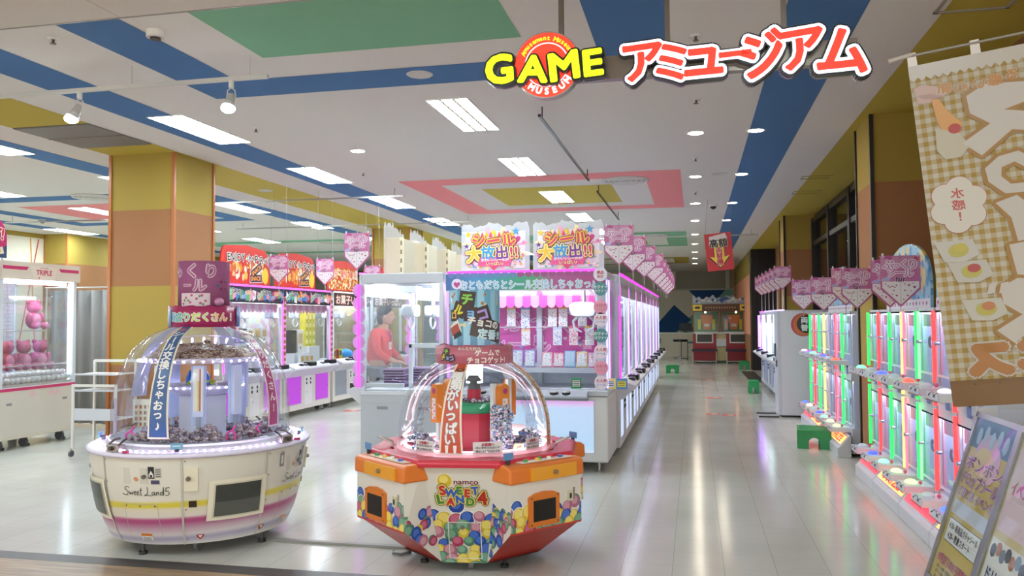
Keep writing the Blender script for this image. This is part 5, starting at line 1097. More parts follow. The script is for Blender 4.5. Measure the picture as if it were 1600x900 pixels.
for j in range(12): q.d2(f, rnd.uniform(-.15, .02), rnd.uniform(1.61, 1.68), .009, rnd.choice(['#b03a5a', '#c04a6a', '#6a8a5a']), .003, 8)
for j in range(6): q.heart(f, .12 + .04 * (j % 3), 1.72 + .05 * (j // 3), .013, '#8a3a6a', .003)
q.ball(f(.10, 1.63, .004), (.035, .035, .03), '#c88ab0', 12); q.build('printed_tube', A)
# inside A
q = MB(); q.lathe([(.001, .682), (.575, .682)], (0, 0, 0), '#dcdcf0', 64); q.lathe([(.30, .684), (.57, .72), (.575, .70)], (0, 0, 0), 'A#dfe4f4:0.5', 64); q.build('inner_tray', A)
q = MB()
for z0, z1, r in ((.682, .98, .175),): q.lathe([(r, z0), (r, z1), (.001, z1)], (0, 0, 0), '#e4e6f2', 6, smooth=False)
q.build('centre_column', A); q = MB(); q.lathe([(.15, .98), (.27, 1.03), (.27, 1.055), (.001, 1.055)], (0, 0, 0), '#d8d4ee', 32)
for k in range(30): a = R_(12 * k); q.ball((.272 * math.cos(a), .272 * math.sin(a), 1.042), .006, 'e#f0d8ff:35' if k % 3 else 'e#ffffff:35', 6)
q.build('upper_tray', A)
q = MB(); q.lathe([(.30, 1.205), (.42, 1.215), (.43, 1.235), (.40, 1.25)], (0, 0, 0), 'A#e8e4f4:0.5', 48)
for k in range(44): a = R_(360 / 44 * k); q.ball((.425 * math.cos(a), .425 * math.sin(a), 1.228), .0065, 'e#dcd0ff:45' if k % 2 else 'e#c8b4ff:40', 6)
q.build('upper_light_ring', A)
def pile(q, cx, cy, z, r, n, s, m, hgt=.1, seed=1):
    rr = random.Random(seed)
    for k in range(n):
        a = rr.uniform(0, 2 * math.pi); d = r * math.sqrt(rr.random()); x, y = cx + d * math.cos(a), cy + d * math.sin(a); zz = z + hgt * (1 - (d / r) ** 2) * rr.random() + s * .5
        m4 = Matrix.Translation((x, y, zz)) @ Matrix.Rotation(rr.uniform(0, 6.3), 4, 'Z') @ Matrix.Rotation(rr.uniform(-.6, .6), 4, 'X'); sx = s * rr.uniform(.7, 1.2)
        q.box(-sx, sx, -s * .7, s * .7, -s * .35, s * .35, m, m4)
q = MB(); pile(q, 0, 0, 1.235, .36, 200, .026, 'candy_brown', .07, 4) if False else None
mk_speck('candy_brown', ['#6f5448', '#8f7264', '#a88878', '#5a4440', '#b8a090', '#c8b0b0'], 70)
q = MB(); q.lathe([(.39, 1.245), (.30, 1.30), (.15, 1.33), (.001, 1.335)], (0, 0, 0), 'candy_brown', 30, smooth=False); pile(q, 0, 0, 1.24, .34, 260, .022, 'candy_brown', .10, 4); q.build('upper_candy_heap', A, kind='stuff')
q = MB()
for k, (a, d) in enumerate(((-115, .42), (-85, .40), (-55, .38), (-20, .43), (30, .42), (90, .42), (150, .42))): pile(q, d * math.cos(R_(a)), d * math.sin(R_(a)), .69, .12, 90, .020, ['candy_mauve', 'candy_brown', 'candy_mauve'][k % 3] if False else 'candy_mauve', .11, 10 + k)
q.build('candy_heaps', A, kind='stuff')
q = MB()
for a, d in ((-95, .10), (-60, .14)): q.lathe([(.055, 0), (.05, .06), (.03, .10), (.001, .105)], (d * math.cos(R_(a)), d * math.sin(R_(a)), 1.055), 'c#2f7ae0', 10, smooth=False)
q.build('blue_prize_cup', A)
q = MB(); pile(q, .05, -.10, 1.055, .08, 30, .02, '#d8e05a', .05, 31); q.build('yellow_candy_heap', A, kind='stuff')
for k, deg in enumerate((-62, -20, -108, 70, 160)):
    a = R_(deg); m4 = Matrix.Rotation(a, 4, 'Z') @ Matrix.Translation((.34, 0, 0)); q = MB()
    q.box(-.015, .03, -.035, .035, .86, 1.20, '#cfd8f2', m4); q.box(-.02, .0, -.048, .048, .80, 1.20, '#b9c6ea', m4)
    if k in (0, 2): q.box(.0305, .034, -.03, .03, .90, 1.18, '#ece8dc', m4); q.box(.0345, .036, .008, .016, .90, 1.18, '#b03a6a', m4); q.box(.0345, .036, -.004, .006, .90, 1.10, '#e0d060', m4)
    q.box(-.01, .02, -.012, .012, .74, .86, '#9aa0b4', m4); q.build('scoop_arm', A, bevel=.006)
for k, (deg, r) in enumerate(((-122, .50), (-15, .50), (-35, .47), (60, .5))):
    a = R_(deg); x, y = r * math.cos(a), r * math.sin(a); q = MB(); q.tube([(x - .03, y, .70), (x - .03, y, .75), (x, y, .77), (x + .03, y, .75), (x + .03, y, .70)], .007, 'c#ff4fb8', 8); q.tube([(x, y, .76), (x + .02, y + .02, .80)], .006, 'c#ff4fb8', 6); q.build('pink_clip', A)
for deg in (-140, -2): 
    a = R_(deg); m4 = Matrix.Rotation(a, 4, 'Z') @ Matrix.Translation((.56, 0, 0)); q = MB(); q.tube([m4 @ Vector((0, .06 * math.sin(t), .86 + .11 * math.cos(t))) for t in [2 * math.pi * i / 20 for i in range(20)]], .010, 'A#e8e4f4:0.5', 8, True); q.box(-.004, .0, -.02, .02, .82, .90, '#d8d0dc', m4); q.cyl(m4 @ Vector((-.0, 0, .93)), m4 @ Vector((.012, 0, .93)), .018, '#2c2c30', 12); q.build('hand_hole_ring', A)

# ---------------------------------------------------------------- B: eight sided ball print machine
C2 = (-1.395, 5.18)
Bm = E('candy_machine', 'smaller ball print candy machine with red rim, orange boxes and chocolate poster', 'candy machine', (C2[0], C2[1], 0), R_(6.6))
BC = ['#28489a', '#d8b83a', '#5a8a6c', '#a83a58', '#d8b83a', '#28489a', '#b06a80', '#4f7f64']
BCL = {'#28489a': '#4a70c4', '#d8b83a': '#ecd872', '#5a8a6c': '#86b096', '#a83a58': '#c86a84', '#b06a80': '#d098a8', '#4f7f64': '#7aa88c'}
def balls(q, f, conv, ztop, seed, extra=(), n=60):
    rr = random.Random(seed); xs = [p[0] for p in conv]; ys = [p[1] for p in conv]; x0, x1, y0 = min(xs), max(xs), min(ys); L = []
    rowz = ztop; row = 0
    while rowz > y0 - .03:
        x = x0 - .02 + (row % 2) * .035 + rr.uniform(-.01, .01)
        while x < x1 + .03: L.append((x, rowz + rr.uniform(-.016, .016), rr.uniform(.032, .050))); x += rr.uniform(.062, .082)
        rowz -= .052; row += 1
    L = list(extra) + L
    for i, e in enumerate(L):
        x, y, r = e[:3]; c = e[3] if len(e) > 3 else BC[rr.randrange(8)]; h = .0012 + i * 4e-5
        for rad, m, hh, ox, oy in ((r * 1.13, '#eee8dc', 0, 0, 0), (r, c, 2e-5, 0, 0), (r * .66, BCL[c], 3e-5, -.12 * r, .22 * r)):
            if rad > r and i > 7: continue
            pl_ = clip([(x + ox + rad * math.cos(2 * math.pi * k / 18), y + oy + rad * math.sin(2 * math.pi * k / 18)) for k in range(18)], conv)
            if len(pl_) > 2: q.p2(f, pl_, m, h + hh)
WB = '#e0dad0'
def rot(deg): return Matrix.Rotation(R_(deg), 4, 'Z')
def facemap(p0, p1, p3, m4):     # plane through three points, x from p0 to p1
    p0, p1, p3 = m4 @ Vector(p0), m4 @ Vector(p1), m4 @ Vector(p3); ax = (p1 - p0).normalized(); n = ax.cross(p3 - p0).normalized(); ay = n.cross(ax)
    return (lambda x, y, h=0.0: p0 + ax * x + ay * y + n * h), (lambda p: ((m4 @ Vector(p) - p0).dot(ax), (m4 @ Vector(p) - p0).dot(ay)))
for k in range(4):
    m4 = rot(90 * k)
    # logo side
    P = [(-.215, -.61, .655), (-.135, -.43, .065), (.135, -.43, .065), (.215, -.61, .655)]
    f, to = facemap(P[1], P[2], P[0], m4); conv = [to(p) for p in (P[1], P[2], P[3], P[0])]; oy = 0
    q = MB(); q.add([m4 @ Vector(p) for p in (P[1], P[2], P[3], P[0])], [(0, 1, 2, 3)], WB)
    ht = conv[2][1]; cx = conv[1][0] / 2
    balls(q, f, conv, ht * .47, 40 + k, [(cx - .03, ht * .60, .046, '#28489a'), (cx + .05, ht * .46, .05, '#4f7f64')])
    q.d2(f, cx - .09, ht * .86, .047, '#f0e8c8', .0012, 24); q.d2(f, cx - .09, ht * .86, .042, '#d8b83a', .0014, 24); q.d2(f, cx - .095, ht * .875, .026, '#ecd872', .0015, 20)
    q.txt('namco', f, cx + .035, ht * .845, .042, [(.09, '#f2ece4', .002), (.03, '#7a1f34', .003)], sx=1.3)
    for row, s, yy, sz in ((0, 'SWEET', .745, .066), (1, 'LAND', .655, .066)):
        xs = [-.105, -.055, -.005, .040, .085] if row == 0 else [-.12, -.06, -.005, .055]
        for i, ch in enumerate(s):
            c = ['#c83a3a', '#3a62b8', '#4a8a4a', '#c83a3a', '#3a62b8'][i] if row == 0 else ['#4a8a4a', '#c83a3a', '#3a62b8', '#4a8a4a'][i]
            q.txt(ch, f, cx + xs[i], ht * yy + (.012 if i % 2 == 0 else -.004), sz + (.012 if i == 0 else 0), [(.21, '#2a2420', .0035), (.16, '#e8d870', .0042), (.06, c, .0062)], rot=(8, -6, 4, -5, 6)[i], n=8)
    q.txt('4', f, cx + .125, ht * .69, .115, [(.13, '#2a2420', .005), (.095, '#e8d870', .0057), (.04, '#b0302c', .0075)], rot=4, n=8)
    q.build('logo_panel', Bm)
    q = MB(); x0, x1, y0, y1 = cx - .085, cx + .11, .03, .27
    for a in ((x0, y0, x1, y0 + .005), (x0, y1 - .005, x1, y1), (x0, y0, x0 + .005, y1), (x1 - .005, y0, x1, y1)): q.r2(f, *a, '#e9e4da', .0075)
    q.cyl(f(cx + .0, y1 - .035, .002), f(cx + .0, y1 - .035, .014), .011, 'm#b8b4ac', 12); q.build('service_door', Bm)
    # corner control box
    d = m4
    A0, A1 = (.304, -.686), (.686, -.304)
    for nm, pts, cv in (('side_panel', [(.135, -.43, .065), (.304, -.686, .30), (.304, -.686, .64), (.215, -.61, .655)], 1), ('side_panel', [(.686, -.304, .30), (.43, -.135, .065), (.61, -.215, .655), (.686, -.304, .64)], 2)):
        q = MB()
        # two triangles split keeps the faces flat
        for tri in ((0, 1, 2), (0, 2, 3)):
            tp = [pts[i] for i in tri]; f, to = facemap(tp[0], tp[1], tp[2], d); q.add([d @ Vector(p) for p in tp], [(0, 1, 2)], WB); balls(q, f, [to(p) for p in tp], 0, 0) if False else None
            cvx = [to(p) for p in tp]
            rr = random.Random(7 * k + cv); L = []
            up = (d.inverted() @ (f(0, 1, 0) - f(0, 0, 0))); base = tp[0]
            for j in range(26):
                # points low on the panel carry balls
                u, v = rr.random(), rr.random()
                if u + v > 1: u, v = 1 - u, 1 - v
                w_ = Vector(tp[0]) * (1 - u - v) + Vector(tp[1]) * u + Vector(tp[2]) * v
                if w_.z < .40: L.append((w_, rr.uniform(.028, .042)))
            L.sort(key=lambda e: -e[0].z)
            for i, (w_, r) in enumerate(L):
                x, y = to(w_); c = BC[rr.randrange(8)]
                for rad, mm, hh in ((r, c, 0), (r * .62, BCL[c], 2e-5)):
                    pl_ = clip([(x + rad * math.cos(2 * math.pi * a / 16), y + rad * math.sin(2 * math.pi * a / 16)) for a in range(16)], cvx)
                    if len(pl_) > 2: q.p2(f, pl_, mm, .0012 + i * 6e-5 + hh)
        q.build(nm, Bm)
    f, to = facemap((A0[0], A0[1], .30), (A1[0], A1[1], .30), (A0[0], A0[1], .64), d); Wd = math.hypot(A1[0] - A0[0], A1[1] - A0[1])
    q = MB(); conv = [(0, 0), (Wd, 0), (Wd, .34), (0, .34)]; q.r2(f, 0, 0, Wd, .34, WB, 0); balls(q, f, conv, .10, 80 + k, [(.04, .14, .04, '#28489a'), (Wd - .05, .12, .042, '#4f7f64')]); q.build('box_front', Bm)
    q = MB(); q.add([d @ Vector(p) for p in ((.43, -.135, .065), (.135, -.43, .065), (.304, -.686, .30), (.686, -.304, .30))], [(0, 1, 2, 3)], '#b8302a')
    q.add([d @ Vector(p) for p in ((.304, -.686, .288), (.686, -.304, .288), (.690, -.300, .305), (.300, -.690, .305))], [(0, 1, 2, 3)], '#c03a30'); q.build('red_underside', Bm)
    xc = Wd * .44; q = MB(); pts = [(xc - .115, .015), (xc + .115, .015), (xc + .115, .185), (xc + .07, .203), (xc, .21), (xc - .07, .203), (xc - .115, .185)]
    q.prism(pts, f, 0, .016, '#d8782a')
    fr_ = q.build('screen_frame', Bm, bevel=.006); q = MB(); q.r2(f, xc - .085, .045, xc + .085, .165, '#120f0c', .0175)
    q.build('dark_screen', fr_); q = MB()
    for a in ((xc - .10, .03), (xc + .10, .03), (xc - .10, .18), (xc + .10, .18)): q.d2(f, *a, .006, '#6a4a2a', .019, 10)
    q.build('screws', fr_)
    q = MB(); x = Wd * .83; q.prism([(x - .02, .125), (x + .018, .125), (x + .018, .185), (x - .02, .185)], f, 0, .01, '#cfc8a8'); q.r2(f, x - .010, .14, x + .008, .17, '#2a2420', .0105); q.r2(f, x + .025, .13, x + .04, .2, '#8a8578', .002); q.build('coin_slot', Bm)
    # orange cover
    fo, _ = facemap((A0[0], A0[1], 0), (A1[0], A1[1], 0), (A0[0], A0[1], 1), d)
    q = MB(); o2 = .016; pr = [(.57, o2), (.655, o2 - .004), (.672, -.02), (.678, -.16), (.57, -.16)]
    def seg_(q, xa, xb, m, g=0.0):
        vs = [fo(xa, z, hh + g) for z, hh in pr] + [fo(xb, z, hh + g) for z, hh in pr]; n_ = len(pr); q.add(vs, [tuple(range(n_)), tuple(range(n_, 2 * n_))[::-1]] + [(i, n_ + i, n_ + (i + 1) % n_, (i + 1) % n_) for i in range(n_)], m)
    seg_(q, -.015, Wd + .015, '#e0782a'); q.build('orange_cover', Bm, bevel=.012)
    q = MB(); fo2 = lambda x, y, h=0: fo(x, y, h)
    q.prism([(.13, .578), (Wd - .06, .578), (Wd - .06, .652), (.13, .652)], fo2, o2 - .002, o2 + .012, '#eaa02c'); q.cyl(fo(Wd / 2 + .04, .615, o2 + .01), fo(Wd / 2 + .04, .615, o2 + .026), .014, 'm#b8b0a0', 14); q.build('yellow_lid', Bm, bevel=.004)
    q = MB(); ft = lambda x, y, h=0: fo(x, .6755 + h, -y)
    q.prism([(.10, .02), (Wd - .05, .02), (Wd - .05, .13), (.10, .13)], ft, 0, .004, '#e6dccb')
    for j in range(7): q.cyl(ft(.15 + .045 * j, .05 + .035 * (j % 2), .003), ft(.15 + .045 * j, .05 + .035 * (j % 2), .016), .014, ['#2f9a4a', '#d83a3a', '#e8c040', '#2f9a4a', '#f0ece0', '#d83a3a', '#3a62b8'][j], 12)
    q.build('button_panel', Bm)
    q = MB(); x = .03; q.prism([(x - .035, .70), (x + .035, .70), (x + .035, .74), (x - .035, .74)], fo, -.06, -.055, '#5f8fc0'); q.box(0, 0, 0, 0, 0, 0, '#26262a'); q.cyl(fo(x, .675, -.06), fo(x, .70, -.06), .012, '#26262a', 8); q.build('card_holder', Bm)
    # rim feet casters
    a = R_(90 * k - 90 + 38); q = MB(); q.cyl((.36 * math.cos(a), .36 * math.sin(a), 0), (.36 * math.cos(a), .36 * math.sin(a), .018), .026, '#1f1f20', 14); q.cyl((.36 * math.cos(a), .36 * math.sin(a), .018), (.36 * math.cos(a), .36 * math.sin(a), .07), .012, '#1f1f20', 8); q.build('levelling_foot', Bm)
    a = R_(90 * k - 90 + 5); q = MB(); cxx, cyy = .33 * math.cos(a), .33 * math.sin(a); q.cyl((cxx - .014, cyy, .038), (cxx + .014, cyy, .038), .038, '#7a7874', 18); q.cyl((cxx, cyy, .038), (cxx, cyy, .07), .012, 'm#8a8a8a', 8); q.build('caster', Bm)
q = MB(); q.lathe([(.001, .066), (.43 / math.cos(math.pi / 8) * .98, .066)], (0, 0, 0), '#6a6662', 8, 22.5, 382.5); q.build('underside', Bm)
OC = [(-.235, -.64), (.235, -.64), (.64, -.235), (.64, .235), (.235, .64), (-.235, .64), (-.64, .235), (-.64, -.235)]
IC = [(.80 * x, .80 * y) for x, y in OC]
q = MB(); n = 8; vs = [(x, y, .655) for x, y in OC] + [(x * 1.01, y * 1.01, .678) for x, y in OC] + [(x * .985, y * .985, .697) for x, y in OC] + [(x, y, .694) for x, y in IC] + [(x, y, .655) for x, y in IC]
fs = [(r * 8 + i, r * 8 + (i + 1) % 8, (r + 1) * 8 + (i + 1) % 8, (r + 1) * 8 + i) for r in range(4) for i in range(8)]; q.add(vs, fs, '#d0384a')
q.build('red_rim', Bm, bevel=.006)
DP2 = smooth_prof([(.487, .70), (.488, .80), (.478, .90), (.445, 1.01), (.385, 1.11), (.325, 1.17), (.255, 1.22)])
q = MB(); q.lathe(DP2, (0, 0, 0), 'G', 72); q.build('clear_dome', Bm)
q = MB(); q.lathe([(.50, .694), (.50, .712), (.485, .716), (.47, .70)], (0, 0, 0), 'A#f4f4f8:0.8', 64); q.lathe([(.452, .702), (.462, .716), (.440, .716)], (0, 0, 0), 'e#f2f4ff:9', 64); q.build('light_ring', Bm)
q = MB(); q.lathe([(.001, .69), (.52, .69)], (0, 0, 0), '#c9445a', 48); q.build('red_tray', Bm)
L2 = prof_len(DP2)[-1]
def dC(q, f):
    for i, ch in enumerate('種類がいっぱい'): q.txt(ch, f, .0 + (.004 if i % 2 else -.004), L2 - .115 - i * .066, .074, [(.07, '#4f86b0', .0055), (.04, '#f2ece6', .007)])
    for s in (-1, 1): q.p2(f, [(s * .025 - .010, L2 - .545), (s * .025 + .012, L2 - .545), (s * .025 + .008, L2 - .595), (s * .025 - .006, L2 - .595)], '#f2ece6', .007); q.d2(f, s * .025 + .001, L2 - .613, .009, '#f2ece6', .007, 10)
    q.p2(f, [(-.03, L2 - .06), (0, L2 - .045), (.035, L2 - .06), (.0, L2 - .08)], '#4a2c22', .007); q.p2(f, [(-.012, L2 - .06), (.005, L2 - .052), (.02, L2 - .062), (.0, L2 - .07)], '#c08a60', .0075)
dome_strip(Bm, DP2, -91.7 - 6.6, .0, L2, .075, .038, '#c8563a', '#efe0cc', 'hanging_banner', dC)
def dD(q, f):
    for i, ch in enumerate('みんなの定番チョコ'): q.txt(ch, f, 0, L2 - .10 - i * .055, .05, [(.03, '#f2e2c8', .0065)])
dome_strip(Bm, DP2, -4 - 6.6, .0, L2, .045, .035, '#c88a4a', '#e8c890', 'hanging_banner', dD)
dome_strip(Bm, DP2, 60, .30, L2, .06, .04, '#dce8ee', '#e6eef2', 'hanging_banner')
cdir = R_(-74.7 - 6.6 + 3)
q = MB(); arcrect(q, 0, 0, .25, cdir - R_(175), cdir + R_(175), 1.22, 1.335, '#bb6878', lambda t: .008 * math.sin(t * 58)); f = cylmap(0, 0, .25, cdir)
def choco(q, f, x, z, s, n0=.003):
    for i, (ch, dx, dz, sz, c, bgc, ro) in enumerate((('ロ', -1.02, -.35, .62, '#e8b860', '#3a1c20', 0), ('ル', -.62, .0, .85, '#e8e03a', '#3a1c20', -25), ('チ', -.1, .62, .95, '#8fcf50', '#3a1c20', -8), ('ョ', .12, -.28, .78, '#7fb8e8', '#3a1c20', 0), ('コ', .85, -.30, .95, '#b8a0e0', '#3a1c20', 18))):
        g = lambda a, b: (x + s * dx + (a * math.cos(R_(ro)) - b * math.sin(R_(ro))) * s, z + s * dz + (a * math.sin(R_(ro)) + b * math.cos(R_(ro))) * s)
        h2 = .42 * sz + .1; q.p2c(f, [g(-h2, -h2), (g(h2, -h2 * .9)), g(h2 * .95, h2), g(-h2, h2 * .95)], bgc, n0 + i * .0004)
        q.txt(ch, f, x + s * dx, z + s * dz, s * sz * .8, [(.05, c, n0 + .0016 + i * .0004)], rot=ro)
choco(q, f, -.20, 1.27, .045)
q.txt('みんな大好き!', f, -.045, 1.318, .024, [(.02, '#e8dcc8', .002)]); q.txt('ゲームで', f, .07, 1.292, .042, [(.04, '#f0e8dc', .002)]); q.txt('チョコゲット!', f, .07, 1.247, .042, [(.04, '#f0e8dc', .002)]); q.build('wavy_collar', Bm)
q = MB(); arcrect(q, 0, 0, .165, cdir - R_(179), cdir + R_(179), 1.335, 1.685, '#7cbcd8'); f = cylmap(0, 0, .165, cdir)
for j in range(6): q.r2(f, -.26 + .09 * j, 1.335, -.215 + .09 * j, 1.685, '#9fd0e6', .001, 4, 1)
rr = random.Random(5)
for j in range(26):
    x, z = rr.uniform(-.24, .24), rr.uniform(1.35, 1.67); s = rr.uniform(.010, .02); ro = rr.uniform(0, 1.5); q.p2(f, [(x + s * math.cos(ro + math.pi / 2 * i), z + s * math.sin(ro + math.pi / 2 * i)) for i in range(4)], rr.choice(['#e8d8a0', '#d8c070', '#c8dce0', '#a87850']), .0015 + j * 1e-5)
choco(q, f, -.045, 1.56, .105, .003)
q.p2c(f, [(-.20, 1.45), (-.12, 1.50), (-.09, 1.42), (-.17, 1.38)], '#f0e8dc', .003); q.p2c(f, [(-.195, 1.44), (-.12, 1.475), (-.10, 1.425), (-.17, 1.39)], '#b04a38', .0034); q.p2c(f, [(-.16, 1.40), (-.10, 1.43), (-.09, 1.40), (-.15, 1.37)], '#1e2028', .0038)
q.p2c(f, [(-.02, 1.50), (.0, 1.53), (.20, 1.47), (.20, 1.36), (.17, 1.345), (-.04, 1.40)], '#4a3c38', .0045)
q.txt('チョコの', f, .055, 1.475, .055, [(.05, '#f4f2ee', .0062)], rot=-10); q.txt('定番', f, .075, 1.405, .066, [(.05, '#cfeef4', .0062)], rot=-6); q.txt('!!', f, .165, 1.395, .06, [(.05, '#cfeef4', .0062)], rot=-4); q.build('printed_tube', Bm)
# inside B
q = MB(); q.lathe([(.155, .69), (.155, .905)], (0, 0, 0), '#c22c48', 10, smooth=False); q.lathe([(.155, .905), (.165, .91), (.165, .965), (.15, .97), (.001, .97)], (0, 0, 0), '#2f9a6c', 28); q.build('centre_drum', Bm)
q = MB(); pile(q, 0, 0, .972, .13, 50, .016, 'candy_foil', .02, 51); q.build('drum_candy', Bm, kind='stuff')
q = MB(); q.lathe([(.045, .97), (.045, 1.05)], (0, -.02, 0), '#c22c48', 12); q.lathe([(.04, 1.05), (.04, 1.10), (.055, 1.105), (.045, 1.14), (.001, 1.145)], (0, -.02, 0), '#5a6468', 12); q.build('lantern', Bm)
q = MB(); q.rbox(-.05, .05, -.05, .05, 1.09, 1.215, .02, 'e#f6fbff:9'); q.build('top_lamp', Bm)
for k in range(4):
    a = R_(-45 + 90 * k); m4 = Matrix.Rotation(a, 4, 'Z') @ Matrix.Translation((.265, 0, 0)); q = MB()
    pts = [(-.036, .86), (.036, .86)] + [(.036 * math.cos(R_(t)), 1.06 + .04 * math.sin(R_(t))) for t in range(0, 181, 20)]
    fm_ = (lambda mm: (lambda x, y, h=0: mm @ Vector((h, x, y))))(m4)
    q.prism(pts, fm_, -.0, .05, '#e8862a'); q.d2(fm_, 0, 1.055, .018, '#b83a80', .052, 14)
    q.p2(fm_, [(-.02, .88), (.02, .88), (.02, 1.01), (-.02, 1.01)], '#f2e2ea', .052)
    for j in range(6): q.d2(fm_, .008 * (-1) ** j, .89 + .02 * j, .007, ['#d83a6a', '#e8a030'][j % 2], .053, 8)
    q.build('scoop_arm_cover', Bm, bevel=.006); q = MB(); q.box(-.03, -.001, -.055, -.025, .74, 1.10, '#dfe6ea', m4); q.box(-.03, -.001, .02, .045, .74, 1.02, '#cfe0e6', m4); q.build('arm_plate', Bm)
rr = random.Random(9); q = MB()
for k in range(150):
    z = .70 + .27 * k / 150; a = rr.uniform(0, 6.28); d = .045; m4 = Matrix.Translation((.235 + d * math.cos(a) * rr.random() ** .5 - .03, -.26 + d * math.sin(a) * rr.random() ** .5, z)) @ Matrix.Rotation(rr.uniform(0, 6.3), 4, 'Z') @ Matrix.Rotation(rr.uniform(-.3, .3), 4, 'X'); q.box(-.03, .03, -.022, .022, -.006, .006, 'candy_foil', m4)
q.build('foil_candy_tower', Bm, kind='stuff')
q = MB()
for k, (a, d, hg) in enumerate(((-20, .36, .13), (10, .36, .1), (-135, .38, .05), (100, .36, .1), (170, .38, .06))): pile(q, d * math.cos(R_(a)), d * math.sin(R_(a)), .695, .085, 60, .018, 'candy_foil', hg, 60 + k)
q.build('foil_candy_heaps', Bm, kind='stuff')
for k, (deg, w_) in enumerate(((-122, .075), (-72, .09), (-32, .07), (60, .08))):
    f = cylmap(0, 0, .47, R_(deg)); q = MB(); pts = [(-w_, .70), (w_, .70), (w_, .775), (-w_, .775)]; q.prism(pts, f, -.002, .0, '#f0ecea'); q.txt('お客様へ', f, 0, .76, .02, [(.04, '#c23a4a', .001)])
    for j, s in enumerate(('中に手を入れないで', '揺らしたり叩かないでね')): q.txt(s, f, 0, .742 - .02 * j, .013, [(.03, '#2c2a2c', .001)], w=w_ * 1.6)
    q.build('notice_card', Bm)
q = MB(); f = cylmap(0, 0, .42, R_(-42)); q.prism([(-.05, .70), (.04, .70), (.04, .74), (-.04, .745)], f, 0, .003, '#e8b890'); q.txt('30円', f, 0, .72, .02, [(.03, '#5a3a2a', .004)]); q.build('price_card', Bm)
for deg in (-170, -6):
    a = R_(deg); c, s = math.cos(a), math.sin(a); P = lambda r, t, z: (r * c - t * s, r * s + t * c, z); q = MB(); q.tube([P(.52, -.04, .69), P(.53, -.04, .72), P(.60, -.02, .75), P(.62, .01, .755), P(.60, .03, .75), P(.53, .04, .72), P(.52, .04, .69)], .006, 'm#b8b0a8', 8); q.build('handle', Bm)
# cable cover along the floor
q = MB(); q.box(-2.83, -1.86, 5.17, 5.215, .001, .016, '#8f8c86'); q.tube([(-1.86, 5.19, .01), (-1.83, 5.14, .010), (-1.80, 5.08, .010), (-1.84, 5.02, .010), (-1.90, 5.04, .010), (-1.92, 5.10, .010)], .008, '#6a6a6c', 8); q.build('cable_cover', None, 'grey cable cover strip on the floor between the two round candy machines', 'cable cover')
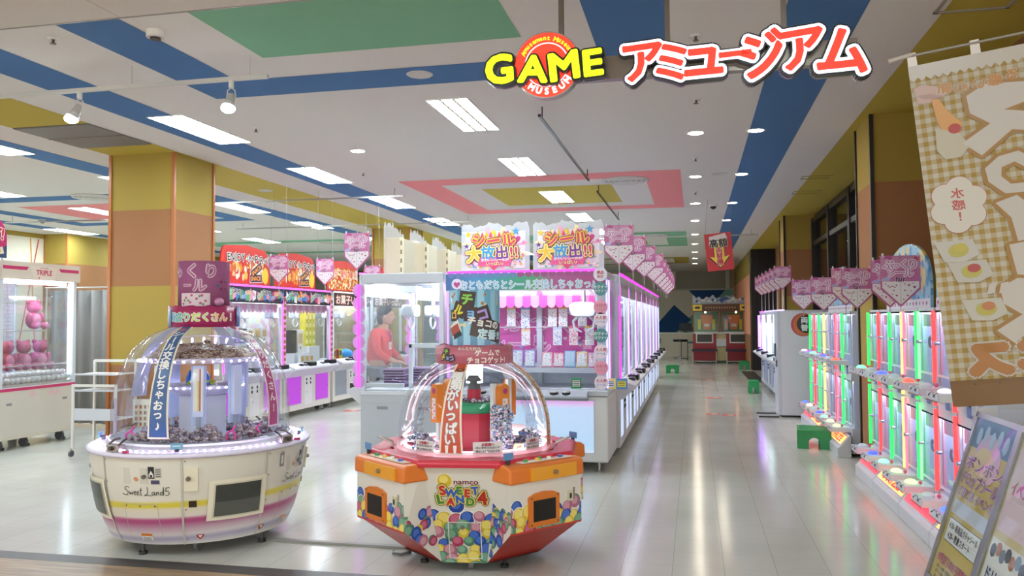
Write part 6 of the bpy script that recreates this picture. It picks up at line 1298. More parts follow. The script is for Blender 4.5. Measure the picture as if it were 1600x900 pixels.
# ================================================================ right hand side: small prize cabinets
GRN, RED, YEL, PNK = 'e#2bf65c:1.7', 'e#ff4040:1.7', 'e#ffd76a:2.0', 'e#ff6f8a:1.5'
XF = 1.64
def tower(label, y, led, group, tl, two=None):
    t = E('prize_cabinet', label, 'prize cabinet', (XF, y, 0), R_(-90), group); w = .205; d = .42
    q = MB(); q.box(-w, w, 0, d, .03, .30, '#d2d6e2'); q.box(-w, w, .10, d, .95, 1.10, '#cdd3e2'); q.box(-w, w, .0, d, .80, .88, '#d6dae6'); q.box(-w, w, 0, d, 1.53, 1.565, '#d2d3d8'); q.box(-w, w, d - .02, d, .3, 1.53, '#c6d0ea'); q.box(-w + .002, -w + .010, .024, d - .003, .301, 1.529, '#d3dcf4'); q.box(w - .010, w - .002, .024, d - .003, .301, 1.529, '#d3dcf4'); q.box(-w, w, .0, .10, .88, .96, '#dde0ea'); q.build('cabinet_body', t)
    for z0, z1, nm in ((1.10, 1.53, 'upper_door'), (.34, .80, 'lower_door')):
        q = MB(); q.box(-w + .02, w - .02, .004, .009, z0, z1, 'g')
        for a in ((-w, -w + .02, z0, z1), (w - .02, w, z0, z1), (-w, w, z0 - .015, z0), (-w, w, z1, z1 + .012)): q.box(a[0], a[1], 0, .015, a[2], a[3], '#dfe2ec')
        dr = q.build(nm, t); q = MB(); q.cyl((-.14, -.002, (z0 + z1) / 2), (-.14, -.03, (z0 + z1) / 2), .012, 'm#c8ccd4', 12); q.cyl((-.14, -.03, (z0 + z1) / 2), (-.14, -.035, (z0 + z1) / 2), .018, 'm#c8ccd4', 12); q.build('door_knob', dr)
        q = MB(); q.rbox(-.10, .10, .28, .36, z0 + .02, z1 - .12, .03, '#b6c6ec', 'z'); q.box(-.12, .12, .12, .30, z0, z0 + .05, '#cfd8f0'); q.rbox(.02, .12, .05, .25, z0 + .03, z0 + .26, .03, '#c3d0f0', 'z'); q.box(-.15, .15, .02, .024, z1 - .10, z1 - .01, '#c9b8dc'); q.build('inner_mechanism', t)
        q = MB(); q.tube([(-.04 + .04 * math.cos(a), .04, (z0 + z1) / 2 + .04 * math.sin(a)) for a in [R_(30 + 30 * i) for i in range(10)]], .009, '#7f86a0', 6); q.build('claw_hook', t)
    q = MB(); q.box(-w + .03, w - .03, .05, .06, 1.515, 1.525, 'e#dfe6ff:60'); q.box(-w + .03, w - .03, .05, .06, .785, .795, 'e#dfe6ff:60'); q.build('inner_light', t)
    q = MB()
    for z0, z1 in ((1.04, 1.54), (.885, 1.0), (.30, .86)): q.cyl((-w + .0, -.018, z0), (-w, -.018, z1), .0125, led, 12)
    if two:
        for z0, z1 in ((1.04, 1.54), (.30, .86)): q.cyl((-w + .055, -.016, z0), (-w + .055, -.016, z1), .010, two, 10)
    q.build('led_tube', t)
    q = MB(); q.box(-w + .022, w - .012, -.012, 0, .90, .99, '#d8dae2'); q.box(.03, .10, -.016, -.012, .88, 1.0, '#6f8ad0'); q.box(.085, .10, -.022, -.012, .95, .99, '#1c1c20'); q.build('coin_unit', t)
    for z, c in ((1.03, tl[0]), (.30, tl[1])):
        q = MB(); q.box(-.12, .12, -.20, -.0, z - .055, z - .004, '#e2e4ea'); q.box(-.125, .125, -.205, -.195, z - .05, z + .0, '#d2d5de')
        tb = q.build('control_tray', t, bevel=.004); q = MB(); q.ball((-.03, -.12, z), (.055, .042, .022), c, 16); q.build('lit_button', tb)
        q = MB(); q.ball((.07, -.08, z + .015), .014, '#e86a8a', 10); q.cyl((.07, -.08, z - .01), (.07, -.08, z + .01), .005, '#e0e0e0', 6); q.build('joystick', tb)
        q = MB()
        for a in ((-.115, -.19, -.01, -.06), (-.01, -.19, .10, -.06), (.10, -.19, .02, -.02)): q.tube([(a[0], a[1], z - .045), (a[2] * .5 + a[0] * .5, -.207, z - .02), (a[2], -.20, z + .0)], .0045, '#3a1c26', 5)
        q.tube([(-.12, -.208, z - .052), (.12, -.208, z - .052)], .004, '#7a2030', 5); q.build('wire_guard', tb)
    return t
TL = [('e#7fffb0:1.6', '#e8f0ff'), ('#e9f4ff', 'e#4050ff:2'), ('e#4858ff:2.2', 'e#8fe8c0:1.5'), ('#e9f4ff', 'e#c8f0a0:1.6'), ('e#ff5a4a:1.8', 'e#d8ff9a:1.6'), ('#eef4f6', '#e6f6f2'), ('e#f4f4ff:1.0', 'e#4868ff:2.0'), ('e#8060ff:1.8', 'e#e8ffb0:1.5')]
near = [(8.25, GRN, None), (7.81, RED, None), (7.38, GRN, None), (6.94, YEL, PNK), (6.50, GRN, 'e#8fff9f:1.2'), (6.04, RED, None), (5.60, RED, None)]
nl = ['green tube, farthest of the near bank next to the column', 'thin red tube, second from the column', 'green tube, third from the column', 'yellow and pink tubes in the middle of the near bank', 'thick green tube beside the yellow one', 'red tube at the edge of the hanging banner', 'red tube, partly behind the sign stand']
for i, (y, l, tw) in enumerate(near): tower('narrow white prize cabinet with ' + nl[i], y, l, 'prize cabinets in the near bank', TL[i], tw)
far = [(12.35, GRN, None), (11.91, RED, None), (11.47, GRN, None), (11.03, YEL, None), (10.59, '#cfd6e6', None), (10.15, RED, PNK), (9.71, GRN, None)]
fl_ = ['green tube, farthest of the far bank', 'red tube, second of the far bank', 'green tube, third of the far bank', 'pale yellow tube in the far bank', 'unlit tube in the far bank', 'double red tubes in the far bank', 'green tube, nearest of the far bank']
for i, (y, l, tw) in enumerate(far): tower('narrow white prize cabinet with ' + fl_[i], y, l, 'prize cabinets in the far bank', TL[(i + 6) % 8], tw)
# plinths with lit red panels
def plinth(y0, y1, lab, lit, grp, txt_=None):
    t = E('floor_plinth', lab, 'light plinth', (1.475, (y0 + y1) / 2, 0), group=grp); h = (y1 - y0) / 2 - .006; q = MB(); g = plane((0, -h, 0), (1, 0, 0), (0, 0, 1))
    pts = [(0, 0), (.14, 0), (.14, .235), (.125, .235), (.02, .115), (0, .10)]
    vs = [Vector((x, yy, z)) for yy in (-h, h) for x, z in pts]; n = len(pts); q.add(vs, [tuple(range(n)), tuple(range(n, 2 * n))[::-1]] + [(i, n + i, n + (i + 1) % n, (i + 1) % n) for i in range(n)], '#cfd0d6'); q.build('plinth_body', t, bevel=.006)
    sl = Vector((.105, 0, .12)).normalized(); f = plane((.0725, 0, .175), (0, -1, 0), tuple(sl)); q = MB(); q.r2(f, -h + .02, -.062, h - .02, .062, '#b8b0b4', .003); q.r2(f, -h + .03, -.052, h - .03, .052, lit, .005)
    if txt_: q.txt('PRIZE', f, 0, 0, .10, [(.04, 'e#ff3020:1.8', .007)], w=h * 1.2)
    else:
        for k in range(9): q.r2(f, -h * .5 + k * h * .11, -.03, -h * .5 + k * h * .11 + .012, .03, 'e#ff2030:2.6', .0065)
    q.build('lit_panel', t); return t
RP, OP = 'e#ff3a4a:1.7', 'e#ffb066:1.5'
for i, (a, b_, l, lit, tx) in enumerate([(7.665, 8.44, 'white floor plinth with red lit top, far end of the near bank', RP, 0), (6.746, 7.665, 'white floor plinth with orange lit lettering in the near bank', OP, 1), (5.90, 6.746, 'white floor plinth with red lit top beside the sign stand', RP, 0), (5.36, 5.90, 'white floor plinth partly behind the sign stand', OP, 0)]): plinth(a, b_, l, lit, 'lit plinths under the near bank', tx)
for i, (a, b_, l, lit, tx) in enumerate([(9.41, 10.2, 'white floor plinth with orange lettering, behind the green step', OP, 1), (10.2, 10.99, 'white floor plinth with red lit top, second of the far bank', RP, 0), (10.99, 11.78, 'white floor plinth with orange lettering, third of the far bank', OP, 1), (11.78, 12.55, 'white floor plinth with red lit top, farthest of the far bank', RP, 0)]): plinth(a, b_, l, lit, 'lit plinths under the far bank', tx)
# boards on top of the banks
for k, (y0, y1, lab) in enumerate(((6.75, 8.2, 'blue draped header board on top of the near prize cabinets'), (9.9, 11.6, 'blue draped header board on top of the far prize cabinets'), (5.4, 6.6, 'blue header board behind the hanging banner'))):
    t = E('header_board', lab, 'header board', (XF + .12, (y0 + y1) / 2, 1.566), R_(-90), 'blue header boards'); h = (y1 - y0) / 2; q = MB()
    pts = [(-h, 0), (h, 0), (h, .22)] + [(h * math.cos(R_(a)), .22 + .32 * math.sin(R_(a))) for a in range(15, 166, 15)] + [(-h, .22)]
    q.prism(pts, plane((0, 0, 0), (1, 0, 0), (0, 0, 1)), 0, .02, 'blue_drape'); f = FRONT(0, -.021, 0); q.build('board', t)
    q = MB(); q.r2(f, -h, .0, h, .075, '#efe9ee', .002)
    for j in range(int(h / .05)): q.heart(f, -h + .05 + .1 * j, .038, .02, ['#c83a7a', '#7a3a8a', '#3a9a8a'][j % 3], .003)
    q.build('heart_strip', t)
for x, y, z, lab in [(1.565, 6.9, 1.575, 'large pink pennant above the near prize cabinets, nearest the camera'), (1.585, 7.36, 1.575, 'pink pennant half hidden right behind the nearest large one'), (1.555, 8.6, 1.575, 'pink pennant in front of the near black edged column'), (1.57, 9.3, 1.62, 'pink pennant partly hidden left of the black edged column'), (1.49, 10.3, 1.57, 'pink pennant over the far prize cabinets, second from the left'), (1.40, 11.4, 1.59, 'pink pennant over the far prize cabinets, leftmost')]:
    pennant(x, y, z, lab, 'pennants above the prize cabinets')
# change machine
t = E('change_machine', 'tall white money change machine with a round black and red 両替 mark', 'change machine', (1.55, 13.04, 0)); q = MB(); q.box(-.28, .33, 0, .55, .03, 1.60, '#d9d9e0'); q.box(-.33, -.28, .02, .55, .03, 1.60, '#c6c7d0'); q.box(-.28, .33, .02, .5, 0, .03, '#16161a'); q.build('cabinet', t, bevel=.006)
f = FRONT(.04, 0, 1.42); q = MB(); q.d2(f, 0, -.03, .175, '#b8485a', .001, 40); q.d2(f, .02, -.03, .160, '#c86a3a', .0016, 40); q.d2(f, .045, -.02, .135, '#2a2430', .0022, 36); q.txt('両', f, .02, .035, .105, [(.04, '#f2f2f4', .003)]); q.txt('替', f, .02, -.075, .105, [(.04, '#f2f2f4', .003)]); q.build('round_mark', t)
q = MB(); q.box(-.345, -.33, .1, .2, .75, .85, '#4a4a50'); q.build('coin_slot', t); q = MB(); q.box(-.345, -.33, .3, .45, .9, 1.1, '#2a2a30'); q.build('bill_slot', t)
for k, y in enumerate((13.02, 13.5)):
    q = MB(); q.box(.93, 1.22, y - .012, y + .012, .001, .02, '#16161a'); q.build('base_bar', None, 'flat black floor bar sticking out left of the change machine, %s' % ('nearer', 'farther')[k], 'floor bar', 'black floor bars')
# farther machines on the right
for k, (y, lab, c) in enumerate([(14.6, 'glass prize machine just behind the change machine', 'e#9fe8c8:2.5'), (15.9, 'second glass prize machine behind the change machine', 'e#c8f0e8:2.5'), (17.2, 'third glass prize machine behind the change machine', 'e#e8e0ff:2.5'), (18.5, 'farthest glass prize machine with violet light tubes', 'e#b070ff:4')]):
    m_ = claw_machine(lab, (1.43, y, 0), R_(-90), 1.15, .7 if y < 16 or y > 17.6 else .2, body='#c9ccd8', led='#b9a8ff' if k < 3 else '#d060f0', door='#8f98c0', header='mix', group='glass machines behind the change machine', claws=1, top=1.62, led_e=1.8)
    for xx in (-.56, .56): q = MB(); q.cyl((xx, -.03, .85), (xx, -.03, 1.55), .03, c, 12); q.build('corner_light_tube', m_)
q = MB(); q.ball((0, 0, 0), (.09, .09, .06), 'c#e0402a', 14); q.cyl((0, 0, -.16), (0, 0, 0), .03, '#5a3aa0', 10); q.cyl((0, 0, -.66), (0, 0, -.16), .012, '#d0d0d8', 8); q.build('red_knob', None, 'red domed cap on a violet stem inside the farthest glass machine', 'lamp', loc=(1.70, 18.3, 1.44))
for i in range(6): post(pennant(1.49 - .006 * i, 14.9 + 0.82 * i, 1.98, 'pink pennant in the far right cluster, %s from the camera' % on9[i] if i < 5 else 'pink pennant in the far right cluster, farthest from the camera', 'pennants above the glass machines'), .355)
# green steps
def step(x, y, w, d, h, lab, rz=0):
    t = E('step_stool', lab, 'step stool', (x, y, 0), rz, 'green plastic steps'); q = MB(); G_ = '#1f8a4a'; q.rbox(-w / 2, w / 2, -d / 2, d / 2, h - .03, h, .02, G_)
    n = 8
    for yy in (-d / 2, d / 2 - .02):      # arched end walls
        a = w * .16; pts = [(-w / 2 + .01, 0), (-a, 0), (-a, h * .35)] + [(a * math.cos(R_(180 - 180 * k / n)), h * .35 + a * .9 * math.sin(R_(180 * k / n))) for k in range(1, n)] + [(a, h * .35), (a, 0), (w / 2 - .01, 0), (w / 2 - .005, h - .02), (-w / 2 + .005, h - .02)]
        q.prism(pts, plane((0, yy + .02, 0), (1, 0, 0), (0, 0, 1)), 0, .02, G_)
    for xx in (-w / 2, w / 2 - .02):
        a = d * .18; pts = [(-d / 2 + .01, 0), (-a, 0), (-a, h * .4)] + [(a * math.cos(R_(180 - 180 * k / n)), h * .4 + a * .7 * math.sin(R_(180 * k / n))) for k in range(1, n)] + [(a, h * .4), (a, 0), (d / 2 - .01, 0), (d / 2 - .01, h - .02), (-d / 2 + .01, h - .02)]
        q.prism(pts, plane((xx, 0, 0), (0, 1, 0), (0, 0, 1)), 0, .02, G_)
    q.build('step_body', t, bevel=.004); q = MB()
    for i in range(5): q.box(-w / 2 + .03, w / 2 - .03, -d / 2 + .05 + i * (d - .1) / 4 - .006, -d / 2 + .05 + i * (d - .1) / 4 + .006, h, h + .003, '#2a9a58')
    q.build('grip_ribs', t)
step(1.34, 10.22, .37, .50, .21, 'green plastic step stool on the floor in front of the far plinths', R_(-6)); step(1.13, 17.2, .2, .4, .25, 'green step beside the glass machines'); step(1.40, 25.0, .28, .3, .24, 'small green step by the dark door panel')
q = MB(); q.box(-.17, .17, -2.0, 2.0, 0, .006, '#35373c'); q.build('floor_mat', None, 'black floor mat in front of the dark door panel', 'floor mat', loc=(1.42, 22.0, .001))
# floor stickers
for x, y, lab in ((.26, 13.3, 'left red floor sticker, nearer pair'), (.50, 13.2, 'right red floor sticker, nearer pair'), (.34, 16.0, 'red floor sticker farther down the aisle'), (.30, 20.5, 'red floor sticker far down the aisle'), (-5.55, 12.8, 'red triangular floor sticker in the left aisle')):
    q = MB(); w, h = (.10, .12) if x > 0 and y < 14 else (.13, .14); q.r2(lambda a, b_, hh=0: Vector((a, b_, .0015 + hh)), -w, -h, w, h, '#c8483c', 0); q.r2(lambda a, b_, hh=0: Vector((a, b_, .0015 + hh)), -w * .2, -h * .5, w * .7, h * .5, '#e8d8cc', .0005); q.build('floor_sticker', None, lab, 'floor sticker', 'red floor stickers', loc=(x, y, .001))
# hanging red sign
t = E('hanging_sign', 'red hanging sign reading 高額両替機 with a yellow down arrow', 'sign', (.44, 14.0, 2.28)); q = MB(); mt = Matrix.Rotation(R_(-5), 4, 'Y')
f0 = FRONT(0, 0, .31); f = lambda x, y, h=0: mt @ f0(x, y, h)
q.prism([(-.215, -.31), (.215, -.31), (.215, .31), (-.215, .31)], f, -.008, 0, '#c4242e'); q.p2(f, [(-.14, .26), (.12, .30), (.15, .22), (.0, .14), (-.15, .12)], '#e8dcd8', .001); q.p2(f, [(-.09, .12), (.09, .12), (.09, -.10), (.18, -.08), (.0, -.28), (-.18, -.08), (-.09, -.10)], '#2a1a1a', .0015); q.p2(f, [(-.08, .15), (.08, .15), (.08, -.09), (.16, -.07), (.0, -.26), (-.16, -.07), (-.08, -.09)], '#f0d040', .002)
for i, ch in enumerate('高額'): q.txt(ch, f, -.075 + .15 * i, .145, .145, [(.06, '#f2e8d8', .003), (.03, '#1a1618', .005)])
for i, ch in enumerate('両替機'): q.txt(ch, f, 0, .02 - .095 * i, .11, [(.07, '#f4eee4', .003), (.03, '#c8242e', .005)])
q.build('sign_board', t); q = MB()
for x in (-.2, .2): q.cyl(f(x, .31, 0), (x, 0, CH - 2.28), .002, '#8a8a8a', 5)
q.build('hanging_wires', t)
# ---------------------------------------------------------------- far end
t = E('medal_machine', 'old red twin medal machine with glass top at the far end of the aisle', 'medal machine', (.86, 28.3, 0)); q = MB()
for s in (-1, 1):
    x0, x1 = (-.92, -.16) if s < 0 else (.16, .92); q.box(x0, x1, 0, 1.0, .08, .98, '#8c1d22'); q.box(x0 + .1, x1 - .1, -.01, 0, .66, 1.0, '#c9c5bd'); q.box(x0 + .14, x1 - .14, -.014, -.01, .70, .95, '#3a352f')
q.box(-.16, .16, .05, 1.0, .08, .98, '#b8a878'); q.box(-.16, .16, -.01, .05, .55, .80, '#c0c0c0'); q.build('red_base', t, bevel=.01)
q = MB(); 
for x in (-.89, -.05, .05, .89):
    q.box(x - .02, x + .02, .0, .04, 1.0, 1.92, '#8a4a2c'); 
q.box(-.92, .92, 0, 1.0, .98, 1.03, '#c8c8cc'); q.box(-.92, .92, 0, 1.0, 1.72, 1.96, '#6a3a22'); q.build('frame', t)
q = MB(); q.box(-.88, .88, .02, .03, 1.03, 1.72, 'G'); q.build('front_glass', t); q = MB(); q.box(-.88, .88, .9, .95, 1.03, 1.72, '#5f8a66'); f = FRONT(0, .89, 1.3)
for x in (-.45, .45): q.p2(f, [(x - .1, -.2), (x + .1, -.2), (x + .22, .3), (x - .22, .3)], '#d8823a', .002); q.r2(f, x - .3, -.2, x - .2, .15, '#d8c83a', .004); q.r2(f, x + .18, -.2, x + .28, .15, '#d8c83a', .004); q.r2(f, x - .08, -.1, x + .08, .0, '#e8e4da', .006)
q.build('play_field', t)
q = MB(); f = FRONT(0, -.01, 1.84); q.r2(f, -.6, -.10, .6, .10, '#4a2c1a', .001); q.txt('MEDAL GAME', f, 0, 0, .12, [(.03, '#a8793a', .003)]) if False else None
for x in (-.76, .76): q.r2(f, x - .15, -.1, x + .15, .1, '#d8b83a', .002); q.d2(f, x, 0, .1, '#1a1a1a', .004, 20, .04)
for j in range(12): q.r2(f, -.5 + .085 * j, -.03, -.46 + .085 * j, .03, '#a8793a', .003)
q.build('marquee', t)
q = MB(); pts = [(-.92, 0), (.92, 0)]; k = 40
for j in range(k + 1): x = .92 - 1.84 * j / k; pts.append((x, .22 + .05 * math.sin(j * 1.3) + .05 * math.sin(j * .5 + 1)))
q.prism(pts, plane((0, .1, 1.96), (1, 0, 0), (0, 0, 1)), 0, .03, '#8a9098'); f = FRONT(0, .069, 2.05)
for j in range(24): q.d2(f, -.85 + .074 * j, rnd.uniform(-.04, .12), rnd.uniform(.03, .06), rnd.choice(['#5f6670', '#aab0b8', '#26407a', '#c8c4c0', '#b89a90']), .002 + j * 1e-4, 8)
q.p2(f, [(-.2, -.02), (.0, .1), (.2, .14), (.3, .08), (.1, .03), (.05, -.06), (-.05, .02)], '#1f3f7a', .006); q.build('carousel_topper', t)
for s in (-1, 1):
    q = MB(); x = s * .54; q.rbox(x - .42, x + .40, -.52, -.24, .40, .47, .03, '#141a30', 'z')
    q.build('bench_seat', t, bevel=.01); q = MB()
    for a in (-.38, .36): q.tube([(x + a, -.48, .0), (x + a, -.48, .40)], .014, 'm#c8c4c0', 8); q.tube([(x + a, -.28, .0), (x + a, -.28, .40)], .014, 'm#c8c4c0', 8)
    q.tube([(x - .38, -.48, .08), (x + .36, -.48, .08)], .012, 'm#c8c4c0', 8); q.build('bench_legs', t)
for x in (-.8, -.3, .3, .8):
    q = MB(); q.cyl((x - .02, .1, .04), (x + .02, .1, .04), .04, '#2a2a2a', 14); q.cyl((x, .1, .04), (x, .1, .09), .01, '#888888', 6); q.build('caster', t)
for s in (-1, 1):
    q = MB(); q.ball((s * .5, .3, 1.69), .03, 'e#ffb878:25', 10); q.build('lamp', t)
t = E('service_counter', 'cream service counter at the far end of the arcade', 'counter', (-.62, 33.2, 0)); q = MB(); q.box(-.9, .56, 0, .7, 0, .88, '#d8cfb8'); q.build('counter_body', t); q = MB(); q.box(-.93, .6, -.04, .74, .88, .93, '#eee8da'); q.build('counter_top', t)
t = E('monitor', 'small black monitor standing on the service counter', 'monitor', (-.35, 33.4, .93)); q = MB(); q.box(-.24, .24, 0, .03, .06, .36, '#15171c'); q.build('screen', t); q = MB(); q.box(-.1, .1, -.05, .1, 0, .015, '#15171c'); q.box(-.02, .02, .03, .05, 0, .1, '#15171c'); q.build('stand', t)
q = MB(); q.cyl((0, 0, 0), (0, 0, .2), .06, '#1c1e22', 16, .07); q.build('pen_cup', None, 'black cup on the service counter right of the monitor', 'cup', loc=(-.02, 33.4, .93))
t = E('stool', 'round black topped stool with a chrome foot in front of the counter', 'stool', (-.52, 31.5, 0)); q = MB(); q.cyl((0, 0, .62), (0, 0, .70), .27, '#12151f', 24); q.build('seat', t, bevel=.01); q = MB(); q.cyl((0, 0, .03), (0, 0, .62), .035, 'm#c0c0c0', 12); q.build('pole', t); q = MB(); q.cyl((0, 0, 0), (0, 0, .03), .26, 'm#a8a8a8', 24); q.build('foot', t)
t = E('stool', 'teal topped stool between the counter and the medal machine', 'stool', (-.15, 30.2, 0)); q = MB(); q.box(-.12, .12, -.12, .12, .60, .66, '#2a5a62'); q.build('seat', t, bevel=.01)
for a in ((-.1, -.1), (.1, -.1), (-.1, .1), (.1, .1)): q = MB(); q.cyl((*a, 0), (*a, .6), .012, '#2a2c30', 8); q.build('leg', t)
t = E('arcade_cabinet', 'dark video game cabinet with curved hood at the far end of the machine row', 'arcade cabinet', (-.95, 21.2, 0), R_(90)); q = MB(); g = plane((-.45, 0, 0), (0, 1, 0), (0, 0, 1))
pts = [(0, 0), (.9, 0), (.9, 2.0), (.35, 2.15), (-.1, 1.95), (.15, 1.7), (.25, 1.1), (-.1, .95), (-.1, .85), (.05, .8)]; vs = [Vector((x, y, z)) for x in (-.45, .45) for y, z in pts]; n = len(pts); q.add(vs, [tuple(range(n)), tuple(range(n, 2 * n))[::-1]] + [(i, n + i, n + (i + 1) % n, (i + 1) % n) for i in range(n)], '#8a8272'); q.build('hooded_body', t)
q = MB(); q.add([(-.38, .165, 1.66), (.38, .165, 1.66), (.38, .255, 1.14), (-.38, .255, 1.14)], [(0, 1, 2, 3)], '#1c2430'); q.build('screen', t); q = MB(); q.box(-.4, .4, -.12, .2, .95, .97, '#2c2c34'); q.build('control_panel', t)
step(-.60, 23.0, .35, .3, .22, 'green step at the foot of the hooded video cabinet')
# ---------------------------------------------------------------- foreground: hanging banner seen from behind
ORG = Vector((1.098, 3.95, 1.105)); yaw = R_(-12)
d0 = Vector((math.cos(yaw), math.sin(yaw), 0)); zz = Vector((0, 0, 1)); th = R_(5.5); rt_ = d0 * math.cos(th) + zz * math.sin(th); up_ = zz * math.cos(th) - d0 * math.sin(th); nn = rt_.cross(up_)
BWd, BH = .74, 1.76
def bf(x, y, h=0.0):
    y *= .867; wv = .012 * math.sin(x * 9 + y * 1.2) * (1 - y / 1.6) + .006 * math.sin(y * 4)
    return rt_ * x + up_ * y + nn * (h + wv)
NB = E('hanging_banner', 'yellow gingham banner seen from behind with large mirrored white katakana', 'banner', tuple(ORG))
q = MB(); nx, ny = 24, 40; pts_v = []
q.r2(bf, 0, .13, BWd, BH, 'gingham', 0, nx, ny); uvb = lambda co: ((Vector(co)).dot(rt_), (Vector(co)).dot(up_))
q.build('cloth', NB, uvf=uvb)
q = MB()
for i in range(8): x0 = BWd * i / 8; x1 = BWd * (i + 1) / 8; q.p2(bf, [(x0, 0), (x1, 0), (x1, .10)] + [(x0 + (x1 - x0) * (.5 + .5 * math.cos(R_(a))), .10 + .03 * math.sin(R_(a))) for a in range(20, 170, 20)] + [(x0, .10)], '#6e4c24', .003)
q.r2(bf, 0, 0, BWd, .13, '#6e4c24', -.002, 8, 2); q.build('scalloped_hem', NB)
q = MB(); pts = [(0, BH)] + [(BWd, BH)] + [(BWd - BWd * k / 44, BH - .115 - (.018 if k % 2 else 0)) for k in range(45)]
for i in range(22):
    x0 = BWd * i / 22; x1 = BWd * (i + 1) / 22; q.p2(bf, [(x0, BH), (x0, BH - .065), ((x0 + x1) / 2, BH - .085), (x1, BH - .065), (x1, BH)], '#aca194', .002)
q.build('lace_top', NB)
W1, OR = '#aea499', '#8f6628'  # banner print dimmed too, shade put into its colours
q = MB()
def big(pts, cx, cy, s, gl=OR):      # mirrored letter drawn as a filled outline with a toffee coloured border
    s *= 1.1
    for rr_, m_, hh in ((.017, gl, .0035), (0, W1, .005)):
        P_ = [(cx - x * s, cy + y * s) for x, y in pts]
        if rr_:
            for k in range(12): q.p2(bf, [(x + rr_ * math.cos(R_(30 * k)), y + rr_ * math.sin(R_(30 * k))) for x, y in P_], m_, hh + k * 6e-5)
        else: q.p2(bf, P_, m_, hh)
SU = [(-.9, .75), (.35, .95), (.75, .72), (.72, .25), (.35, -.1), (.95, -.5), (.6, -.9), (-.05, -.35), (-.75, -.55), (-.98, -.15), (.05, .2), (-.9, .45)]
KU = [(-.25, .85), (.35, .75), (.8, .35), (.75, -.2), (.3, -.75), (-.5, -.8), (-.7, -.45), (.1, -.4), (.35, -.05), (.3, .3), (-.1, .45), (-.5, .05), (-.9, .25)]
II = [(.1, .95), (.75, .75), (.35, .1), (.25, -.85), (-.5, -.8), (-.5, -.35), (-1.0, -.3), (-.95, .15), (-.3, .45)]
BA = [(-.35, .95), (.55, .85), (.4, -.75), (-.35, -.95), (-.5, .1)]
big(SU, .355, 1.415, .175); big(KU, .345, 1.13, .115); big(II, .36, .90, .115); big(BA, .345, .70, .085); big(SU, .365, .45, .155)
for s in (0, .045): q.p2(bf, [(.185 + s, .545), (.215 + s, .55), (.228 + s, .60), (.198 + s, .595)], W1, .006)
for (ch, x, y, s) in (('ス', .165, .225, .18), ('ェ', .35, .235, .20), ('フ', .56, .24, .18)): q.txt(ch, bf, x, y, s, [(.15, W1, .004), (.10, '#9a642e', .0055)], flip=True, n=10)
for i, ch in enumerate('新心い感るけろと'): q.txt(ch, bf, .13 + .066 * i, 1.615 - .012 * math.sin(i * .9), .060, [(.09, '#b4a999', .004), (.04, '#a8702c', .0055)], flip=True, rot=(i - 4) * 3)
q.build('mirrored_lettering', NB)
q = MB(); c = (.125, 1.01)
for k in range(6): a = R_(60 * k + 20); q.d2(bf, c[0] + .062 * math.cos(a), c[1] + .085 * math.sin(a), .056, '#a85a4a', .0035, 20, .062)
for k in range(6): a = R_(60 * k + 20); q.d2(bf, c[0] + .062 * math.cos(a), c[1] + .085 * math.sin(a), .053, '#b8aea0', .0045, 20, .059)
q.d2(bf, *c, .07, '#b8aea0', .0048, 20, .09)
for i, ch in enumerate('水感！'): q.txt(ch, bf, c[0], c[1] + .06 - .06 * i, .055, [(.02, '#a8423a', .0055)], flip=True)
q.build('speech_bubble', NB)
# pictures printed on the cloth: stretchy soft toy held by fingers, wrapped fruit sweets
q = MB(); q.p2(bf, [(.01, 1.64), (.05, 1.655), (.10, 1.63), (.135, 1.585), (.125, 1.57), (.085, 1.575), (.07, 1.55), (.02, 1.56)], '#a98878', .004); q.p2(bf, [(.02, 1.60), (.07, 1.60), (.12, 1.58), (.11, 1.57), (.05, 1.575)], '#977468', .0045)
q.p2(bf, [(.075, 1.57), (.105, 1.565), (.13, 1.50), (.185, 1.42), (.165, 1.36), (.11, 1.37), (.085, 1.45)], '#b9803a', .0042); q.p2(bf, [(.075, 1.42), (.17, 1.37), (.20, 1.30), (.16, 1.25), (.10, 1.25), (.07, 1.30)], '#a89c86', .0044); q.d2(bf, .15, 1.40, .026, '#9a2c1c', .005, 16); q.build('printed_picture', NB)
for (x, y, c1, c2) in ((.09, .78, '#a9a196', '#a8983a'), (.13, .67, '#a69e92', '#9a3a34'), (.165, .475, '#a9a192', '#a8663a'), (.50, 1.24, '#8e8a84', '#a85058')):
    q = MB(); q.p2(bf, [(x - .08, y + .055), (x + .07, y + .05), (x + .09, y - .03), (x + .03, y - .06), (x - .05, y - .05)], c1, .0042); q.d2(bf, x + .01, y, .040, '#a09440', .0046, 14, .034); q.d2(bf, x + .02, y + .014, .026, c2, .005, 12, .022); q.build('printed_picture', NB)
q = MB(); q.tube([bf(-.04, BH + .055), bf(BWd + .5, BH + .055)], .006, '#8a8378', 8); q.tube([bf(-.075, BH + .05), bf(.02, BH + .062)], .011, '#b0a49a', 8)
for x in (.02, .27, .52, .72): q.p2(bf, [(x - .02, BH - .02), (x + .02, BH - .02), (x + .018, BH + .07), (x - .018, BH + .07)], '#c9beb2', .001)
q.cyl(bf(BWd + .5, BH + .08), (BWd * 1.5 + .1, -.1, -ORG.z + .02), .012, '#8a8378', 8)
q.build('pole_and_loops', NB)
q = MB(); q.cyl((BWd * 1.5 + .1, -.1, -ORG.z), (BWd * 1.5 + .1, -.1, -ORG.z + .06), .2, '#3a3a3c', 24); q.build('pole_base', NB)
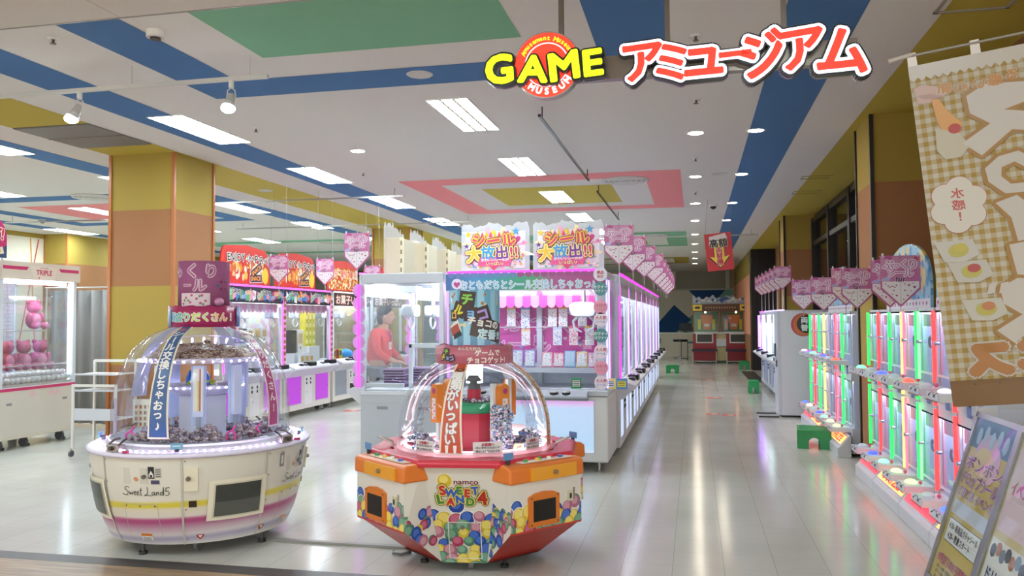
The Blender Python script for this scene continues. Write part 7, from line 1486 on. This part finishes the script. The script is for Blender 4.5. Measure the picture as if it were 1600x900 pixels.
# ---------------------------------------------------------------- foreground: leaning poster stand
SX, SY = 1.29, 5.24; lean = Vector((.32, 0, 1)).normalized(); ay = lean; axv = Vector((0, -1, 0)); nf = axv.cross(ay)
PS = E('poster_stand', 'grey framed leaning poster stand with a yellow poster at the lower right', 'poster stand', (SX, SY, 0))
sf = lambda x, y, h=0.0: axv * x + ay * y + nf * h
HH, WW = 1.0, .66
print_n = nf
q = MB()
for p in range(2):
    o = p * WW
    for a in ((o, 0, o + .03, HH), (o + WW - .03, 0, o + WW, HH), (o, 0, o + WW, .03), (o, HH - .03, o + WW, HH)): q.prism([(a[0], a[1]), (a[2], a[1]), (a[2], a[3]), (a[0], a[3])], sf, -.015, .012, 'm#a8a6a8')
q.build('frame', PS, bevel=.004)
q = MB(); q.prism([(.03, .03), (WW - .03, .03), (WW - .03, HH - .03), (.03, HH - .03)], sf, -.008, -.004, '#d0b04a')
q.p2(sf, [(.03, HH - .2), (WW - .03, HH - .2), (WW - .03, HH - .03), (.03, HH - .03)], '#3f6f9a', -.003); q.d2(sf, .30, .78, .17, '#d8a8c8', -.0025, 28, .12); q.d2(sf, .42, .74, .1, '#e8b0d0', -.0022, 20); q.d2(sf, .28, .72, .16, '#e0c080', -.002, 24, .10)
for i in range(5): q.d2(sf, .12 + .1 * i, .87 + .02 * (i % 2), .035, '#a8c0d8', -.0018, 12, .05)
for i, (s_, y, sz) in enumerate((('ボンボン', .715, .085), ('ドロップシール', .625, .085), ('どきどき イベント', .545, .06))): q.txt(s_, sf, WW / 2, y, sz, [(.08, '#f0e6ec', -.0012), (.03, '#a04a8a', .0)], w=WW * .82)
q.p2(sf, [(.06, .41), (WW - .06, .41), (WW - .06, .49), (.06, .49)], '#c9ccd4', -.002)
q.p2(sf, [(.07, .25), (WW - .07, .25), (WW - .07, .385), (.07, .385)], '#55504a', -.0022); q.p2(sf, [(.075, .255), (WW - .075, .255), (WW - .075, .38), (.075, .38)], '#eceae4', -.0018)
q.txt('4.18~ 新商品ガチャシール', sf, WW / 2, .345, .045, [(.02, '#4a4448', -.001)], w=WW * .7); q.txt('4.20~ 数量スタート', sf, WW / 2 - .03, .29, .045, [(.02, '#4a4448', -.001)], w=WW * .55)
q.txt('19時以下のお子様限定', sf, WW / 2, .155, .06, [(.05, '#f0dcd8', -.0015), (.03, '#c0424a', .0)], w=WW * .75)
for i in range(3): q.txt('・お一人様一回限りご参加ください', sf, WW / 2, .105 - .03 * i, .024, [(.02, '#3a3636', -.001)], w=WW * .75)
q.build('yellow_poster', PS)
q = MB(); o = WW; q.prism([(o + .03, .03), (o + WW - .03, .03), (o + WW - .03, HH - .03), (o + .03, HH - .03)], sf, -.008, -.004, '#d8c48a')
q.p2(sf, [(o + .05, .48), (o + WW - .05, .48), (o + WW - .05, .9), (o + .05, .9)], '#e6c8cc', -.003); q.p2(sf, [(o + .05, .06), (o + WW - .05, .06), (o + WW - .05, .44), (o + .05, .44)], '#eeeae2', -.003)
for i in range(8): q.d2(sf, o + .1 + .06 * i, .38 + .02 * (i % 2), .035, ['#4a4a52', '#b87a4a', '#7a8a9a'][i % 3], -.002, 10)
q.txt('ドリンクバー', sf, o + WW / 2, .27, .07, [(.03, '#3a4a7a', -.001)], w=WW * .7); q.txt('くじ引き', sf, o + WW / 2, .18, .07, [(.03, '#b8424a', -.001)], w=WW * .6); q.txt('イベント開催中', sf, o + WW / 2, .7, .08, [(.03, '#c85a7a', -.001)], w=WW * .75); q.build('second_poster', PS)
q = MB()
for p in range(2): o = p * WW; q.prism([(o + .03, .03), (o + WW - .03, .03), (o + WW - .03, HH - .03), (o + .03, HH - .03)], sf, .006, .008, 'g')
q.build('clear_covers', PS)
for x in (.03, 2 * WW - .03):
    q = MB(); top = sf(x, HH - .05, -.01); q.cyl(top, (top.x + .34, top.y, 0.005), .012, 'm#9a989a', 8); q.build('rear_leg', PS)
